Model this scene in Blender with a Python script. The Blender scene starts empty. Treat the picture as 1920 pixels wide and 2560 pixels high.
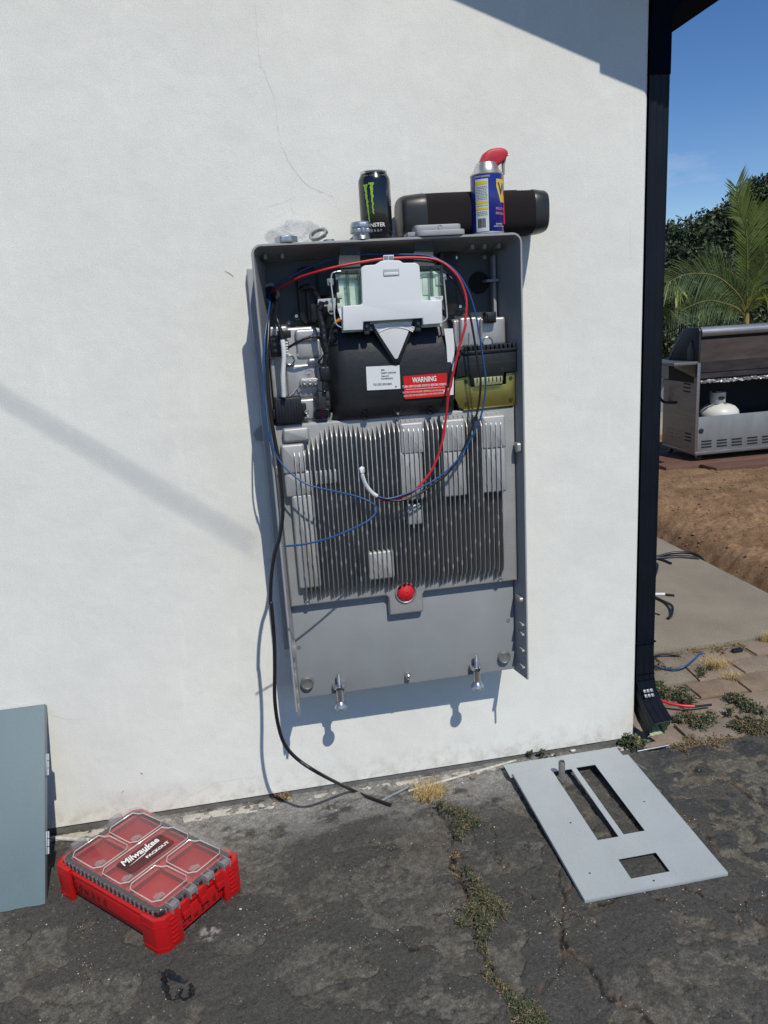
import bpy, bmesh, math, random
import numpy as np
from mathutils import Vector, Matrix

scene = bpy.context.scene
COL = scene.collection
PI = math.pi
rad = math.radians

# ------------------------------------------------------------------ camera, sky, sun, exposure
CAM = Vector((-0.3407, -1.9117, 1.2540))
YAW, PITCH, ROLL = 0.163752, -0.245988, -0.061714
FOCAL = 1921.1                      # in pixels of a 1920 x 2560 frame
cy, sy, cp, sp = math.cos(YAW), math.sin(YAW), math.cos(PITCH), math.sin(PITCH)
FWD = Vector((sy * cp, cy * cp, sp))
_r = Vector((cy, -sy, 0.0)); _u = _r.cross(FWD)
RIGHT = math.cos(ROLL) * _r + math.sin(ROLL) * _u
UP = -math.sin(ROLL) * _r + math.cos(ROLL) * _u
cam_data = bpy.data.cameras.new('camera')
cam = bpy.data.objects.new('camera', cam_data)
COL.objects.link(cam)
m3 = Matrix((RIGHT, UP, -FWD)).transposed()
cam.matrix_world = Matrix.Translation(CAM) @ m3.to_4x4()
cam_data.sensor_fit = 'VERTICAL'
cam_data.sensor_height = 32.0
cam_data.lens = FOCAL / 2560.0 * 32.0
cam_data.clip_start = 0.02
cam_data.clip_end = 2000.0
scene.camera = cam
scene.render.resolution_x, scene.render.resolution_y = 768, 1024

SUN_TO = Vector((-0.155, 0.60, -0.785)).normalized()      # the way the light travels
world = bpy.data.worlds.new('World')
scene.world = world
world.use_nodes = True
wn, wl = world.node_tree.nodes, world.node_tree.links
wn.clear()
w_out = wn.new('ShaderNodeOutputWorld')
w_bg = wn.new('ShaderNodeBackground')
w_bg.inputs['Strength'].default_value = 0.098
w_sky = wn.new('ShaderNodeTexSky')
w_sky.sky_type = 'NISHITA'
w_sky.sun_disc = False
w_sky.sun_elevation = math.asin(-SUN_TO.z)
w_sky.sun_rotation = math.atan2(-SUN_TO.x, -SUN_TO.y)
w_sky.altitude = 1800
w_sky.air_density = 1.0
w_sky.dust_density = 0.0
w_sky.ozone_density = 2.0
# thin wisps of cloud, spread over the whole sky
w_tc = wn.new('ShaderNodeTexCoord')
w_map = wn.new('ShaderNodeMapping')
w_map.inputs['Scale'].default_value = (1.6, 1.6, 5.5)
w_map.inputs['Rotation'].default_value = (0.10, 0.18, 0.3)
w_map.inputs['Location'].default_value = (0.23, 0.55, 0.02)
w_n = wn.new('ShaderNodeTexNoise')
w_n.inputs['Scale'].default_value = 2.6
w_n.inputs['Detail'].default_value = 7
w_n.inputs['Roughness'].default_value = 0.6
w_r = wn.new('ShaderNodeMapRange')
w_r.inputs['From Min'].default_value = 0.55
w_r.inputs['From Max'].default_value = 0.80
w_r.inputs['To Max'].default_value = 0.55
w_mix = wn.new('ShaderNodeMixRGB')
w_mix.inputs['Color2'].default_value = (6.0, 6.5, 7.4, 1)
wl.new(w_tc.outputs['Generated'], w_map.inputs['Vector'])
wl.new(w_map.outputs['Vector'], w_n.inputs['Vector'])
wl.new(w_n.outputs['Fac'], w_r.inputs['Value'])
wl.new(w_r.outputs['Result'], w_mix.inputs['Fac'])
w_hs = wn.new('ShaderNodeHueSaturation')
w_hs.inputs['Saturation'].default_value = 1.26
w_hs.inputs['Hue'].default_value = 0.508
w_hs.inputs['Value'].default_value = 1.0
wl.new(w_sky.outputs['Color'], w_hs.inputs['Color'])
wl.new(w_hs.outputs['Color'], w_mix.inputs['Color1'])
wl.new(w_mix.outputs['Color'], w_bg.inputs['Color'])
wl.new(w_bg.outputs['Background'], w_out.inputs['Surface'])

sun_data = bpy.data.lights.new('sun', 'SUN')
sun_data.energy = 3.2
sun_data.angle = rad(0.53)
sun_data.color = (1.0, 0.955, 0.85)
sun = bpy.data.objects.new('sun', sun_data)
COL.objects.link(sun)
sun.rotation_euler = SUN_TO.to_track_quat('-Z', 'Y').to_euler()
sun.location = (1.5, -5, 7)

scene.view_settings.view_transform = 'Standard'
scene.view_settings.look = 'None'
scene.view_settings.exposure = 0.10
scene.view_settings.gamma = 1.0
scene.view_settings.use_curve_mapping = False
try:
    scene.cycles.max_bounces = 10
    scene.cycles.transparent_max_bounces = 16
    scene.cycles.caustics_reflective = False
    scene.cycles.caustics_refractive = False
except Exception:
    pass

# ------------------------------------------------------------------ measuring: photograph point + real depth -> metres
GZ = -0.02                          # level of the asphalt; the stucco ends at z = 0
def W(px, py, y):
    d = FWD + RIGHT * ((px - 960) / FOCAL) - UP * ((py - 1280) / FOCAL)
    return CAM + d * ((y - CAM.y) / d.y)
def G(px, py, z=GZ):
    d = FWD + RIGHT * ((px - 960) / FOCAL) - UP * ((py - 1280) / FOCAL)
    return CAM + d * ((z - CAM.z) / d.z)
def X(px, py, x):
    d = FWD + RIGHT * ((px - 960) / FOCAL) - UP * ((py - 1280) / FOCAL)
    return CAM + d * ((x - CAM.x) / d.x)
def view(x0, y0, w, zw):
    k = w / zw
    return lambda x, y, d: W(x0 + x * k, y0 + y * k, d)
def gview(x0, y0, w, zw):
    k = w / zw
    return lambda x, y, z=GZ: G(x0 + x * k, y0 + y * k, z)
q1 = view(580, 340, 840, 1659); q2 = view(600, 700, 360, 1659); q3 = view(960, 560, 380, 1557)
q4 = view(640, 1020, 700, 1659); q5 = view(640, 1400, 720, 1659); qa = view(780, 620, 400, 1659)
qb = view(800, 860, 360, 1659); qt = view(660, 340, 740, 1659); ql = view(640, 1520, 220, 1622)
qg = view(1640, 780, 280, 1475); qp = view(1640, 440, 280, 1475)
g5 = gview(0, 2240, 960, 1659); g6 = gview(0, 1740, 660, 1659); g7 = gview(1200, 1780, 720, 1659)
g8 = gview(900, 1860, 520, 1643); g9 = gview(1540, 1160, 380, 1136); gs = gview(1300, 2100, 620, 1659)

# ------------------------------------------------------------------ materials
MATS = {}
def mat(name, col, rough=0.5, metal=0.0, var=0.0, vscale=12.0, bump=0.0, bscale=300.0, spec=0.5, coat=0.0,
        col2=None, stretch=(1, 1, 1), speck=0.0, sscale=400.0, sheen=0.0, alpha=None):
    if name in MATS:
        return MATS[name]
    m = bpy.data.materials.new(name)
    m.use_nodes = True
    nt = m.node_tree; n, l = nt.nodes, nt.links
    b = n['Principled BSDF']
    b.inputs['Base Color'].default_value = (*col, 1)
    b.inputs['Roughness'].default_value = rough
    b.inputs['Metallic'].default_value = metal
    b.inputs['Specular IOR Level'].default_value = spec
    b.inputs['Coat Weight'].default_value = coat
    tc = n.new('ShaderNodeTexCoord')
    mp = n.new('ShaderNodeMapping'); mp.inputs['Scale'].default_value = stretch
    l.new(tc.outputs['Object'], mp.inputs['Vector'])
    if var or col2:
        t = n.new('ShaderNodeTexNoise'); t.inputs['Scale'].default_value = vscale
        t.inputs['Detail'].default_value = 6; t.inputs['Roughness'].default_value = 0.62
        l.new(mp.outputs['Vector'], t.inputs['Vector'])
        mr = n.new('ShaderNodeMapRange'); mr.inputs['From Min'].default_value = 0.3; mr.inputs['From Max'].default_value = 0.7
        l.new(t.outputs['Fac'], mr.inputs['Value'])
        mx = n.new('ShaderNodeMixRGB')
        if col2:
            mx.inputs['Color1'].default_value = (*col, 1); mx.inputs['Color2'].default_value = (*col2, 1)
        else:
            mx.inputs['Color1'].default_value = (*[c * (1 - var) for c in col], 1)
            mx.inputs['Color2'].default_value = (*[min(1, c * (1 + var)) for c in col], 1)
        l.new(mr.outputs['Result'], mx.inputs['Fac'])
        last = mx.outputs['Color']
        if speck:
            s = n.new('ShaderNodeTexNoise'); s.inputs['Scale'].default_value = sscale; s.inputs['Detail'].default_value = 2
            l.new(tc.outputs['Object'], s.inputs['Vector'])
            sr = n.new('ShaderNodeMapRange'); sr.inputs['From Min'].default_value = 0.3; sr.inputs['From Max'].default_value = 0.7
            sr.inputs['To Min'].default_value = 1 - speck; sr.inputs['To Max'].default_value = 1 + speck
            l.new(s.outputs['Fac'], sr.inputs['Value'])
            mm = n.new('ShaderNodeVectorMath'); mm.operation = 'SCALE'
            l.new(last, mm.inputs[0]); l.new(sr.outputs['Result'], mm.inputs['Scale'])
            last = mm.outputs['Vector']
        l.new(last, b.inputs['Base Color'])
        rr = n.new('ShaderNodeMapRange')
        rr.inputs['To Min'].default_value = max(0.02, rough - 0.08); rr.inputs['To Max'].default_value = min(1, rough + 0.08)
        l.new(t.outputs['Fac'], rr.inputs['Value']); l.new(rr.outputs['Result'], b.inputs['Roughness'])
    if bump:
        t2 = n.new('ShaderNodeTexNoise'); t2.inputs['Scale'].default_value = bscale; t2.inputs['Detail'].default_value = 4
        l.new(mp.outputs['Vector'], t2.inputs['Vector'])
        bp = n.new('ShaderNodeBump'); bp.inputs['Strength'].default_value = bump; bp.inputs['Distance'].default_value = 0.001
        l.new(t2.outputs['Fac'], bp.inputs['Height']); l.new(bp.outputs['Normal'], b.inputs['Normal'])
    MATS[name] = m
    return m

def clear_mat(name, tint=(0.95, 0.95, 0.95), haze=0.08, hazecol=(0.8, 0.8, 0.8), rough=0.08, gloss=0.6, bump=0.0, bscale=60):
    """thin clear plastic: lets light through, keeps a little body colour and a reflection at the skin"""
    if name in MATS:
        return MATS[name]
    m = bpy.data.materials.new(name); m.use_nodes = True
    nt = m.node_tree; n, l = nt.nodes, nt.links
    n.clear()
    out = n.new('ShaderNodeOutputMaterial')
    tr = n.new('ShaderNodeBsdfTransparent'); tr.inputs['Color'].default_value = (*tint, 1)
    pr = n.new('ShaderNodeBsdfPrincipled'); pr.inputs['Base Color'].default_value = (*hazecol, 1); pr.inputs['Roughness'].default_value = 0.5
    gl = n.new('ShaderNodeBsdfGlossy'); gl.inputs['Roughness'].default_value = rough
    m1 = n.new('ShaderNodeMixShader'); m1.inputs['Fac'].default_value = haze
    fr = n.new('ShaderNodeFresnel'); fr.inputs['IOR'].default_value = 1.49
    fm = n.new('ShaderNodeMath'); fm.operation = 'MULTIPLY'; fm.inputs[1].default_value = gloss
    m2 = n.new('ShaderNodeMixShader')
    l.new(tr.outputs[0], m1.inputs[1]); l.new(pr.outputs[0], m1.inputs[2])
    ge = n.new('ShaderNodeNewGeometry')          # only the outer skin mirrors, the inner faces just let light through
    inv = n.new('ShaderNodeMath'); inv.operation = 'SUBTRACT'; inv.inputs[0].default_value = 1.0; l.new(ge.outputs['Backfacing'], inv.inputs[1])
    fb = n.new('ShaderNodeMath'); fb.operation = 'MULTIPLY'; l.new(fm.outputs[0], fb.inputs[0]); l.new(inv.outputs[0], fb.inputs[1])
    l.new(fr.outputs[0], fm.inputs[0]); l.new(fb.outputs[0], m2.inputs['Fac'])
    l.new(m1.outputs[0], m2.inputs[1]); l.new(gl.outputs[0], m2.inputs[2]); l.new(m2.outputs[0], out.inputs['Surface'])
    if bump:
        tc = n.new('ShaderNodeTexCoord')
        t2 = n.new('ShaderNodeTexNoise'); t2.inputs['Scale'].default_value = bscale; t2.inputs['Detail'].default_value = 3
        l.new(tc.outputs['Object'], t2.inputs['Vector'])
        bp = n.new('ShaderNodeBump'); bp.inputs['Strength'].default_value = bump; bp.inputs['Distance'].default_value = 0.004
        l.new(t2.outputs['Fac'], bp.inputs['Height'])
        l.new(bp.outputs['Normal'], gl.inputs['Normal']); l.new(bp.outputs['Normal'], fr.inputs['Normal'])
    MATS[name] = m
    return m

def attr_mat(name, attr='tone', rough=0.85, fine=0.35, fscale=260.0, bump=0.6, bscale=420.0, spec=0.3, specks=0.0, grit=0.0):
    m = bpy.data.materials.new(name); m.use_nodes = True
    nt = m.node_tree; n, l = nt.nodes, nt.links
    b = n['Principled BSDF']; b.inputs['Roughness'].default_value = rough; b.inputs['Specular IOR Level'].default_value = spec
    a = n.new('ShaderNodeAttribute'); a.attribute_name = attr
    tc = n.new('ShaderNodeTexCoord')
    t = n.new('ShaderNodeTexNoise'); t.inputs['Scale'].default_value = fscale; t.inputs['Detail'].default_value = 5; t.inputs['Roughness'].default_value = 0.7
    l.new(tc.outputs['Object'], t.inputs['Vector'])
    mr = n.new('ShaderNodeMapRange'); mr.inputs['From Min'].default_value = 0.3; mr.inputs['From Max'].default_value = 0.7
    mr.inputs['To Min'].default_value = 1 - fine; mr.inputs['To Max'].default_value = 1 + fine
    l.new(t.outputs['Fac'], mr.inputs['Value'])
    mm = n.new('ShaderNodeVectorMath'); mm.operation = 'SCALE'
    l.new(a.outputs['Color'], mm.inputs[0]); l.new(mr.outputs['Result'], mm.inputs['Scale'])
    last = mm.outputs['Vector']
    if grit:
        t3 = n.new('ShaderNodeTexNoise'); t3.inputs['Scale'].default_value = 120; t3.inputs['Detail'].default_value = 4; t3.inputs['Roughness'].default_value = 0.75
        l.new(tc.outputs['Object'], t3.inputs['Vector'])
        r3 = n.new('ShaderNodeMapRange'); r3.inputs['From Min'].default_value = 0.3; r3.inputs['From Max'].default_value = 0.7; r3.inputs['To Min'].default_value = 1 - grit; r3.inputs['To Max'].default_value = 1 + grit
        l.new(t3.outputs['Fac'], r3.inputs['Value'])
        m3_ = n.new('ShaderNodeVectorMath'); m3_.operation = 'SCALE'; l.new(last, m3_.inputs[0]); l.new(r3.outputs['Result'], m3_.inputs['Scale']); last = m3_.outputs['Vector']
    if specks:
        t4 = n.new('ShaderNodeTexVoronoi'); t4.inputs['Scale'].default_value = 150
        l.new(tc.outputs['Object'], t4.inputs['Vector'])
        sp_ = n.new('ShaderNodeSeparateColor'); l.new(t4.outputs['Color'], sp_.inputs[0])
        c1 = n.new('ShaderNodeMath'); c1.operation = 'GREATER_THAN'; c1.inputs[1].default_value = 0.955; l.new(sp_.outputs[0], c1.inputs[0])
        c2 = n.new('ShaderNodeMath'); c2.operation = 'LESS_THAN'; c2.inputs[1].default_value = 0.30; l.new(t4.outputs['Distance'], c2.inputs[0])
        c3 = n.new('ShaderNodeMath'); c3.operation = 'MULTIPLY'; l.new(c1.outputs[0], c3.inputs[0]); l.new(c2.outputs[0], c3.inputs[1])
        c4 = n.new('ShaderNodeMath'); c4.operation = 'MULTIPLY'; c4.inputs[1].default_value = specks; l.new(c3.outputs[0], c4.inputs[0])
        mxs = n.new('ShaderNodeMixRGB'); mxs.inputs['Color2'].default_value = (0.30, 0.285, 0.255, 1); l.new(c4.outputs[0], mxs.inputs['Fac']); l.new(last, mxs.inputs['Color1']); last = mxs.outputs['Color']
    l.new(last, b.inputs['Base Color'])
    t2 = n.new('ShaderNodeTexNoise'); t2.inputs['Scale'].default_value = bscale; t2.inputs['Detail'].default_value = 4
    l.new(tc.outputs['Object'], t2.inputs['Vector'])
    bp = n.new('ShaderNodeBump'); bp.inputs['Strength'].default_value = bump; bp.inputs['Distance'].default_value = 0.0015
    l.new(t2.outputs['Fac'], bp.inputs['Height']); l.new(bp.outputs['Normal'], b.inputs['Normal'])
    MATS[name] = m
    return m

# ------------------------------------------------------------------ building helpers
WL = {}                                # world position of every object's frame, while building
def tag(o, label=None, cat=None, group=None, kind=None):
    if label: o['label'] = label
    if cat: o['category'] = cat
    if group: o['group'] = group
    if kind: o['kind'] = kind
    return o
def thing(name, loc, label, cat, group=None, rotz=0.0):
    o = bpy.data.objects.new(name, None)
    o.empty_display_size = 0.05
    COL.objects.link(o)
    o.location = loc; o.rotation_euler = (0, 0, rotz)
    WL[o.name] = Vector(loc)
    return tag(o, label, cat, group)
def link_mesh(me, name, m, parent=None, loc=None):
    o = bpy.data.objects.new(name, me)
    COL.objects.link(o)
    if parent is not None:
        o.parent = parent; WL[o.name] = WL[parent.name]
    else:
        o.location = loc or (0, 0, 0); WL[o.name] = Vector(loc or (0, 0, 0))
    ms = m if isinstance(m, (list, tuple)) else [m]
    if len(me.materials) == 0:
        for k in ms: me.materials.append(k)
    return o
def obj(name, bm, m, parent=None, loc=None, smooth=32, local=False):
    """one mesh object; shapes are given in world metres unless local"""
    off = WL[parent.name] if parent is not None else Vector(loc or (0, 0, 0))
    if not local:
        bmesh.ops.translate(bm, verts=bm.verts, vec=-off)
    bmesh.ops.recalc_face_normals(bm, faces=bm.faces)
    me = bpy.data.meshes.new(name)
    bm.to_mesh(me); bm.free()
    if smooth:
        me.polygons.foreach_set('use_smooth', [True] * len(me.polygons))
        me.set_sharp_from_angle(angle=rad(smooth))
    return link_mesh(me, name, m, parent, loc)
def B(): return bmesh.new()
def box(bm, x0, x1, y0, y1, z0, z1, bev=0.0, seg=2, mi=0):
    t = bmesh.new()
    bmesh.ops.create_cube(t, size=1.0)
    for v in t.verts:
        v.co = Vector(((x0 + x1) / 2 + v.co.x * (x1 - x0), (y0 + y1) / 2 + v.co.y * (y1 - y0), (z0 + z1) / 2 + v.co.z * (z1 - z0)))
    if bev:
        bmesh.ops.bevel(t, geom=t.edges[:], offset=bev, segments=seg, affect='EDGES', profile=0.5)
    merge(bm, t, mi)
def merge(bm, t, mi=0, M=None):
    mp = {}
    for v in t.verts:
        mp[v] = bm.verts.new(M @ v.co if M else v.co)
    for f in t.faces:
        try:
            nf = bm.faces.new([mp[v] for v in f.verts]); nf.material_index = mi
        except ValueError:
            pass
    t.free()
def prism(bm, pts, a0, a1, axis='y', bev=0.0, seg=2, mi=0, frontbev=None):
    """polygon swept along an axis; pts are (x,z) for y, (x,y) for z, (y,z) for x"""
    t = bmesh.new()
    def P(p, a):
        if axis == 'y': return (p[0], a, p[1])
        if axis == 'z': return (p[0], p[1], a)
        return (a, p[0], p[1])
    lo = [t.verts.new(P(p, a0)) for p in pts]; hi = [t.verts.new(P(p, a1)) for p in pts]
    n = len(pts)
    t.faces.new(lo[::-1]); t.faces.new(hi)
    for i in range(n):
        t.faces.new((lo[i], lo[(i + 1) % n], hi[(i + 1) % n], hi[i]))
    bmesh.ops.recalc_face_normals(t, faces=t.faces)
    if frontbev:
        es = [e for e in t.edges if e.verts[0] in hi and e.verts[1] in hi]
        bmesh.ops.bevel(t, geom=es, offset=frontbev, segments=seg, affect='EDGES', profile=0.5)
    elif bev:
        bmesh.ops.bevel(t, geom=t.edges[:], offset=bev, segments=seg, affect='EDGES', profile=0.5)
    merge(bm, t, mi)
def rpoly(x0, x1, z0, z1, r, n=5):
    r = min(r, abs(x1 - x0) * .45, abs(z1 - z0) * .45)
    out = []
    for cx, cz, a in ((x1 - r, z1 - r, 0), (x0 + r, z1 - r, 90), (x0 + r, z0 + r, 180), (x1 - r, z0 + r, 270)):
        for i in range(n + 1):
            t = rad(a + 90 * i / n)
            out.append((cx + r * math.cos(t), cz + r * math.sin(t)))
    return out
def catmull(pts, n=8):
    pts = [Vector(p) for p in pts]
    P = [2 * pts[0] - pts[1]] + pts + [2 * pts[-1] - pts[-2]]
    out = []
    for i in range(1, len(P) - 2):
        for k in range(n):
            t = k / n
            p0, p1, p2, p3 = P[i - 1], P[i], P[i + 1], P[i + 2]
            out.append(0.5 * ((2 * p1) + (p2 - p0) * t + (2 * p0 - 5 * p1 + 4 * p2 - p3) * t * t + (3 * p1 - p0 - 3 * p2 + p3) * t ** 3))
    out.append(pts[-1])
    return out
def tube(bm, pts, r, sides=8, cap=True, mi=0):
    pts = [Vector(p) for p in pts]
    rs = r if isinstance(r, (list, tuple)) else [r] * len(pts)
    rings = []; nrm = None
    for i, p in enumerate(pts):
        d = (pts[min(i + 1, len(pts) - 1)] - pts[max(i - 1, 0)])
        if d.length < 1e-9: d = Vector((0, 0, 1))
        d.normalize()
        if nrm is None:
            nrm = d.orthogonal().normalized()
        else:
            nrm = (nrm - d * nrm.dot(d))
            if nrm.length < 1e-6: nrm = d.orthogonal()
            nrm.normalize()
        b = d.cross(nrm)
        rings.append([bm.verts.new(p + (nrm * math.cos(2 * PI * k / sides) + b * math.sin(2 * PI * k / sides)) * rs[i]) for k in range(sides)])
    for i in range(len(rings) - 1):
        for k in range(sides):
            f = bm.faces.new((rings[i][k], rings[i][(k + 1) % sides], rings[i + 1][(k + 1) % sides], rings[i + 1][k])); f.material_index = mi
    if cap:
        f = bm.faces.new(rings[0][::-1]); f.material_index = mi
        f = bm.faces.new(rings[-1]); f.material_index = mi
def lathe(bm, prof, c, axis='z', n=32, mi=0, a0=0.0, a1=2 * PI):
    """prof: (radius, along)"""
    c = Vector(c); rings = []
    full = abs(a1 - a0 - 2 * PI) < 1e-6
    cnt = n if full else n + 1
    for r, h in prof:
        ring = []
        for k in range(cnt):
            t = a0 + (a1 - a0) * k / n
            ca, sa = math.cos(t) * r, math.sin(t) * r
            v = {'z': Vector((ca, sa, h)), 'y': Vector((ca, h, sa)), 'x': Vector((h, ca, sa))}[axis]
            ring.append(bm.verts.new(c + v))
        rings.append(ring)
    for i in range(len(rings) - 1):
        for k in range(cnt if full else cnt - 1):
            k2 = (k + 1) % cnt
            f = bm.faces.new((rings[i][k], rings[i][k2], rings[i + 1][k2], rings[i + 1][k])); f.material_index = mi
    if full:
        for ring, h in ((rings[0], prof[0]), (rings[-1], prof[-1])):
            if h[0] > 1e-6:
                f = bm.faces.new(ring); f.material_index = mi
def screw_head(bm, c, r, h=0.003, axis='y', sgn=-1):
    lathe(bm, [(r, 0), (r, sgn * h * 0.5), (r * 0.8, sgn * h), (r * 0.45, sgn * h), (r * 0.35, sgn * h * 0.55), (0.0001, sgn * h * 0.5)], c, axis, 14)
def text(name, body, size, m, parent, loc, rot=None, M=None, align='CENTER', shear=0.0, sx=1.0, bold=0.0, space=1.0, local=False):
    bm = text_bm(body, size, shear, bold, align, space)
    if M is None:
        M = Matrix.Rotation(PI / 2, 4, 'X')
    off = Vector((0, 0, 0)) if (local or parent is None) else WL[parent.name]
    T = Matrix.Translation(Vector(loc) - off) @ M @ Matrix.Diagonal((sx, 1, 1, 1))
    bmesh.ops.transform(bm, matrix=T, verts=bm.verts)
    me = bpy.data.meshes.new(name)
    bm.to_mesh(me); bm.free(); me.materials.clear()
    return link_mesh(me, name, m, parent)
def text_bm(body, size, shear=0.0, bold=0.0, align='CENTER', space=1.0):
    """text outline as triangles in the xy plane"""
    cu = bpy.data.curves.new('tmp_text', 'FONT')
    cu.body = body; cu.size = size; cu.align_x = align; cu.align_y = 'CENTER'; cu.shear = shear; cu.offset = bold; cu.space_character = space
    cu.resolution_u = 2
    o = bpy.data.objects.new('tmp_text', cu); COL.objects.link(o)
    bpy.context.view_layer.update()
    me = bpy.data.meshes.new_from_object(o)
    bm = bmesh.new(); bm.from_mesh(me)
    bpy.data.objects.remove(o); bpy.data.meshes.remove(me); bpy.data.curves.remove(cu)
    return bm
def wrap_bm(bm, c, R, ang0, z0):
    """bend an xy sheet round an upright cylinder; ang0 = 0 faces -y, positive to +x"""
    for v in bm.verts:
        a = ang0 + v.co.x / R
        v.co = Vector((c[0] + R * math.sin(a), c[1] - R * math.cos(a), z0 + v.co.y))
def wrap_rect(bm, c, R, a0, a1, z0, z1, n=10, mi=0):
    lo, hi = [], []
    for i in range(n + 1):
        a = a0 + (a1 - a0) * i / n
        lo.append(bm.verts.new((c[0] + R * math.sin(a), c[1] - R * math.cos(a), z0)))
        hi.append(bm.verts.new((c[0] + R * math.sin(a), c[1] - R * math.cos(a), z1)))
    for i in range(n):
        f = bm.faces.new((lo[i], lo[i + 1], hi[i + 1], hi[i])); f.material_index = mi

# value noise on arrays
def _hash(ix, iy, seed):
    h = (ix.astype(np.int64) * 374761393 + iy.astype(np.int64) * 668265263 + seed * 1442695041) & 0xffffffff
    h = ((h ^ (h >> 13)) * 1274126177) & 0xffffffff
    return ((h ^ (h >> 16)) & 0xffff) / 65535.0
def vnoise(x, y, seed=0):
    ix, iy = np.floor(x), np.floor(y)
    fx, fy = x - ix, y - iy
    ux, uy = fx * fx * fx * (fx * (fx * 6 - 15) + 10), fy * fy * fy * (fy * (fy * 6 - 15) + 10)
    ix, iy = ix.astype(np.int64), iy.astype(np.int64)
    a, b_, c, d = _hash(ix, iy, seed), _hash(ix + 1, iy, seed), _hash(ix, iy + 1, seed), _hash(ix + 1, iy + 1, seed)
    return (a * (1 - ux) + b_ * ux) * (1 - uy) + (c * (1 - ux) + d * ux) * uy
def fbm(x, y, octv=5, seed=0, gain=0.5):
    s, a, t = 0.0, 1.0, 0.0
    for i in range(octv):
        s = s + a * vnoise(x * 2 ** i + 17.3 * i, y * 2 ** i - 9.1 * i, seed + i); t += a; a *= gain
    return s / t
def sstep(a, b_, x):
    t = np.clip((x - a) / (b_ - a), 0, 1)
    return t * t * (3 - 2 * t)
def pdist(x, y, pts):
    d = np.full_like(x, 1e9)
    for (ax, ay), (bx, by) in zip(pts[:-1], pts[1:]):
        vx, vy = bx - ax, by - ay
        t = np.clip(((x - ax) * vx + (y - ay) * vy) / (vx * vx + vy * vy + 1e-12), 0, 1)
        d = np.minimum(d, np.hypot(x - ax - t * vx, y - ay - t * vy))
    return d
def grid_mesh(name, xs, ys, zz, tone=None):
    nx, ny = len(xs), len(ys)
    XX, YY = np.meshgrid(xs, ys, indexing='ij')
    co = np.stack([XX.ravel(), YY.ravel(), zz.ravel()], -1).astype(np.float32)
    i = np.arange((nx - 1) * (ny - 1)); a = (i // (ny - 1)) * ny + i % (ny - 1)
    quads = np.stack([a, a + ny, a + ny + 1, a + 1], -1).astype(np.int32)
    me = bpy.data.meshes.new(name)
    me.vertices.add(len(co)); me.vertices.foreach_set('co', co.ravel())
    me.loops.add(quads.size); me.loops.foreach_set('vertex_index', quads.ravel())
    me.polygons.add(len(quads)); me.polygons.foreach_set('loop_start', np.arange(0, quads.size, 4, dtype=np.int32))
    me.update(calc_edges=True)
    me.polygons.foreach_set('use_smooth', np.ones(len(quads), dtype=bool))
    if tone is not None:
        at = me.attributes.new('tone', 'FLOAT_COLOR', 'POINT')
        rgba = np.ones((len(co), 4), dtype=np.float32); rgba[:, :3] = tone.reshape(-1, 3)
        at.data.foreach_set('color', rgba.ravel())
    return me
rnd = random.Random(7)

# ================================================================== THE SETTING
def xy(f, *pts): return [tuple(f(*p)[:2]) for p in pts]

# ---- far ground
bm = B(); box(bm, -200, 200, -120, 260, -0.6, -0.14)
tag(obj('ground', bm, mat('far_soil', (0.20, 0.14, 0.085), 0.95, var=0.3, vscale=0.8, bump=0.4, bscale=20), smooth=0), kind='structure')

# ---- asphalt: a worn sheet with lifted plates, cracks and a pale strip along the wall
ax = np.arange(-1.5, 1.72, 0.0030); ay = np.arange(-1.15, 0.0216, 0.0030)
AX, AY = np.meshgrid(ax, ay, indexing='ij')
wx = AX + 0.06 * (fbm(AX * 8, AY * 8, 6, 3, .62) - 0.5); wy = AY + 0.06 * (fbm(AX * 8, AY * 8, 6, 9, .62) - 0.5)
jx = AX + 0.030 * (fbm(AX * 30, AY * 30, 5, 21, .6) - 0.5); jy = AY + 0.030 * (fbm(AX * 30, AY * 30, 5, 33, .6) - 0.5)
big = fbm(wx * 6.5, wy * 10, 4, 5)
bigr = fbm(wx * 15, wy * 21, 4, 15)
rightness = sstep(0.25, 0.75, AX)
plate = np.maximum(sstep(0.505, 0.520, big) * (1 - 0.35 * rightness), sstep(0.540, 0.552, bigr) * (0.35 + 0.65 * rightness))
lobes = sstep(0.60, 0.612, fbm(wx * 30, wy * 36, 3, 57)) * 0.8
rag = fbm(AX * 60, AY * 60, 3, 58)
plate = np.clip(np.maximum(plate, lobes), 0, 1)
streak = fbm(wx * 18 + wy * 10, wy * 95 - wx * 20, 4, 71)
fine = fbm(AX * 90, AY * 90, 3, 41)
mid = fbm(AX * 22, AY * 22, 4, 44)
main_crack = xy(g8, (470, 400), (570, 480), (690, 610), (735, 800), (735, 980), (800, 1090), (900, 1300), (930, 1560), (1010, 1750), (1110, 1900), (1350, 2150), (1560, 2420))
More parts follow.
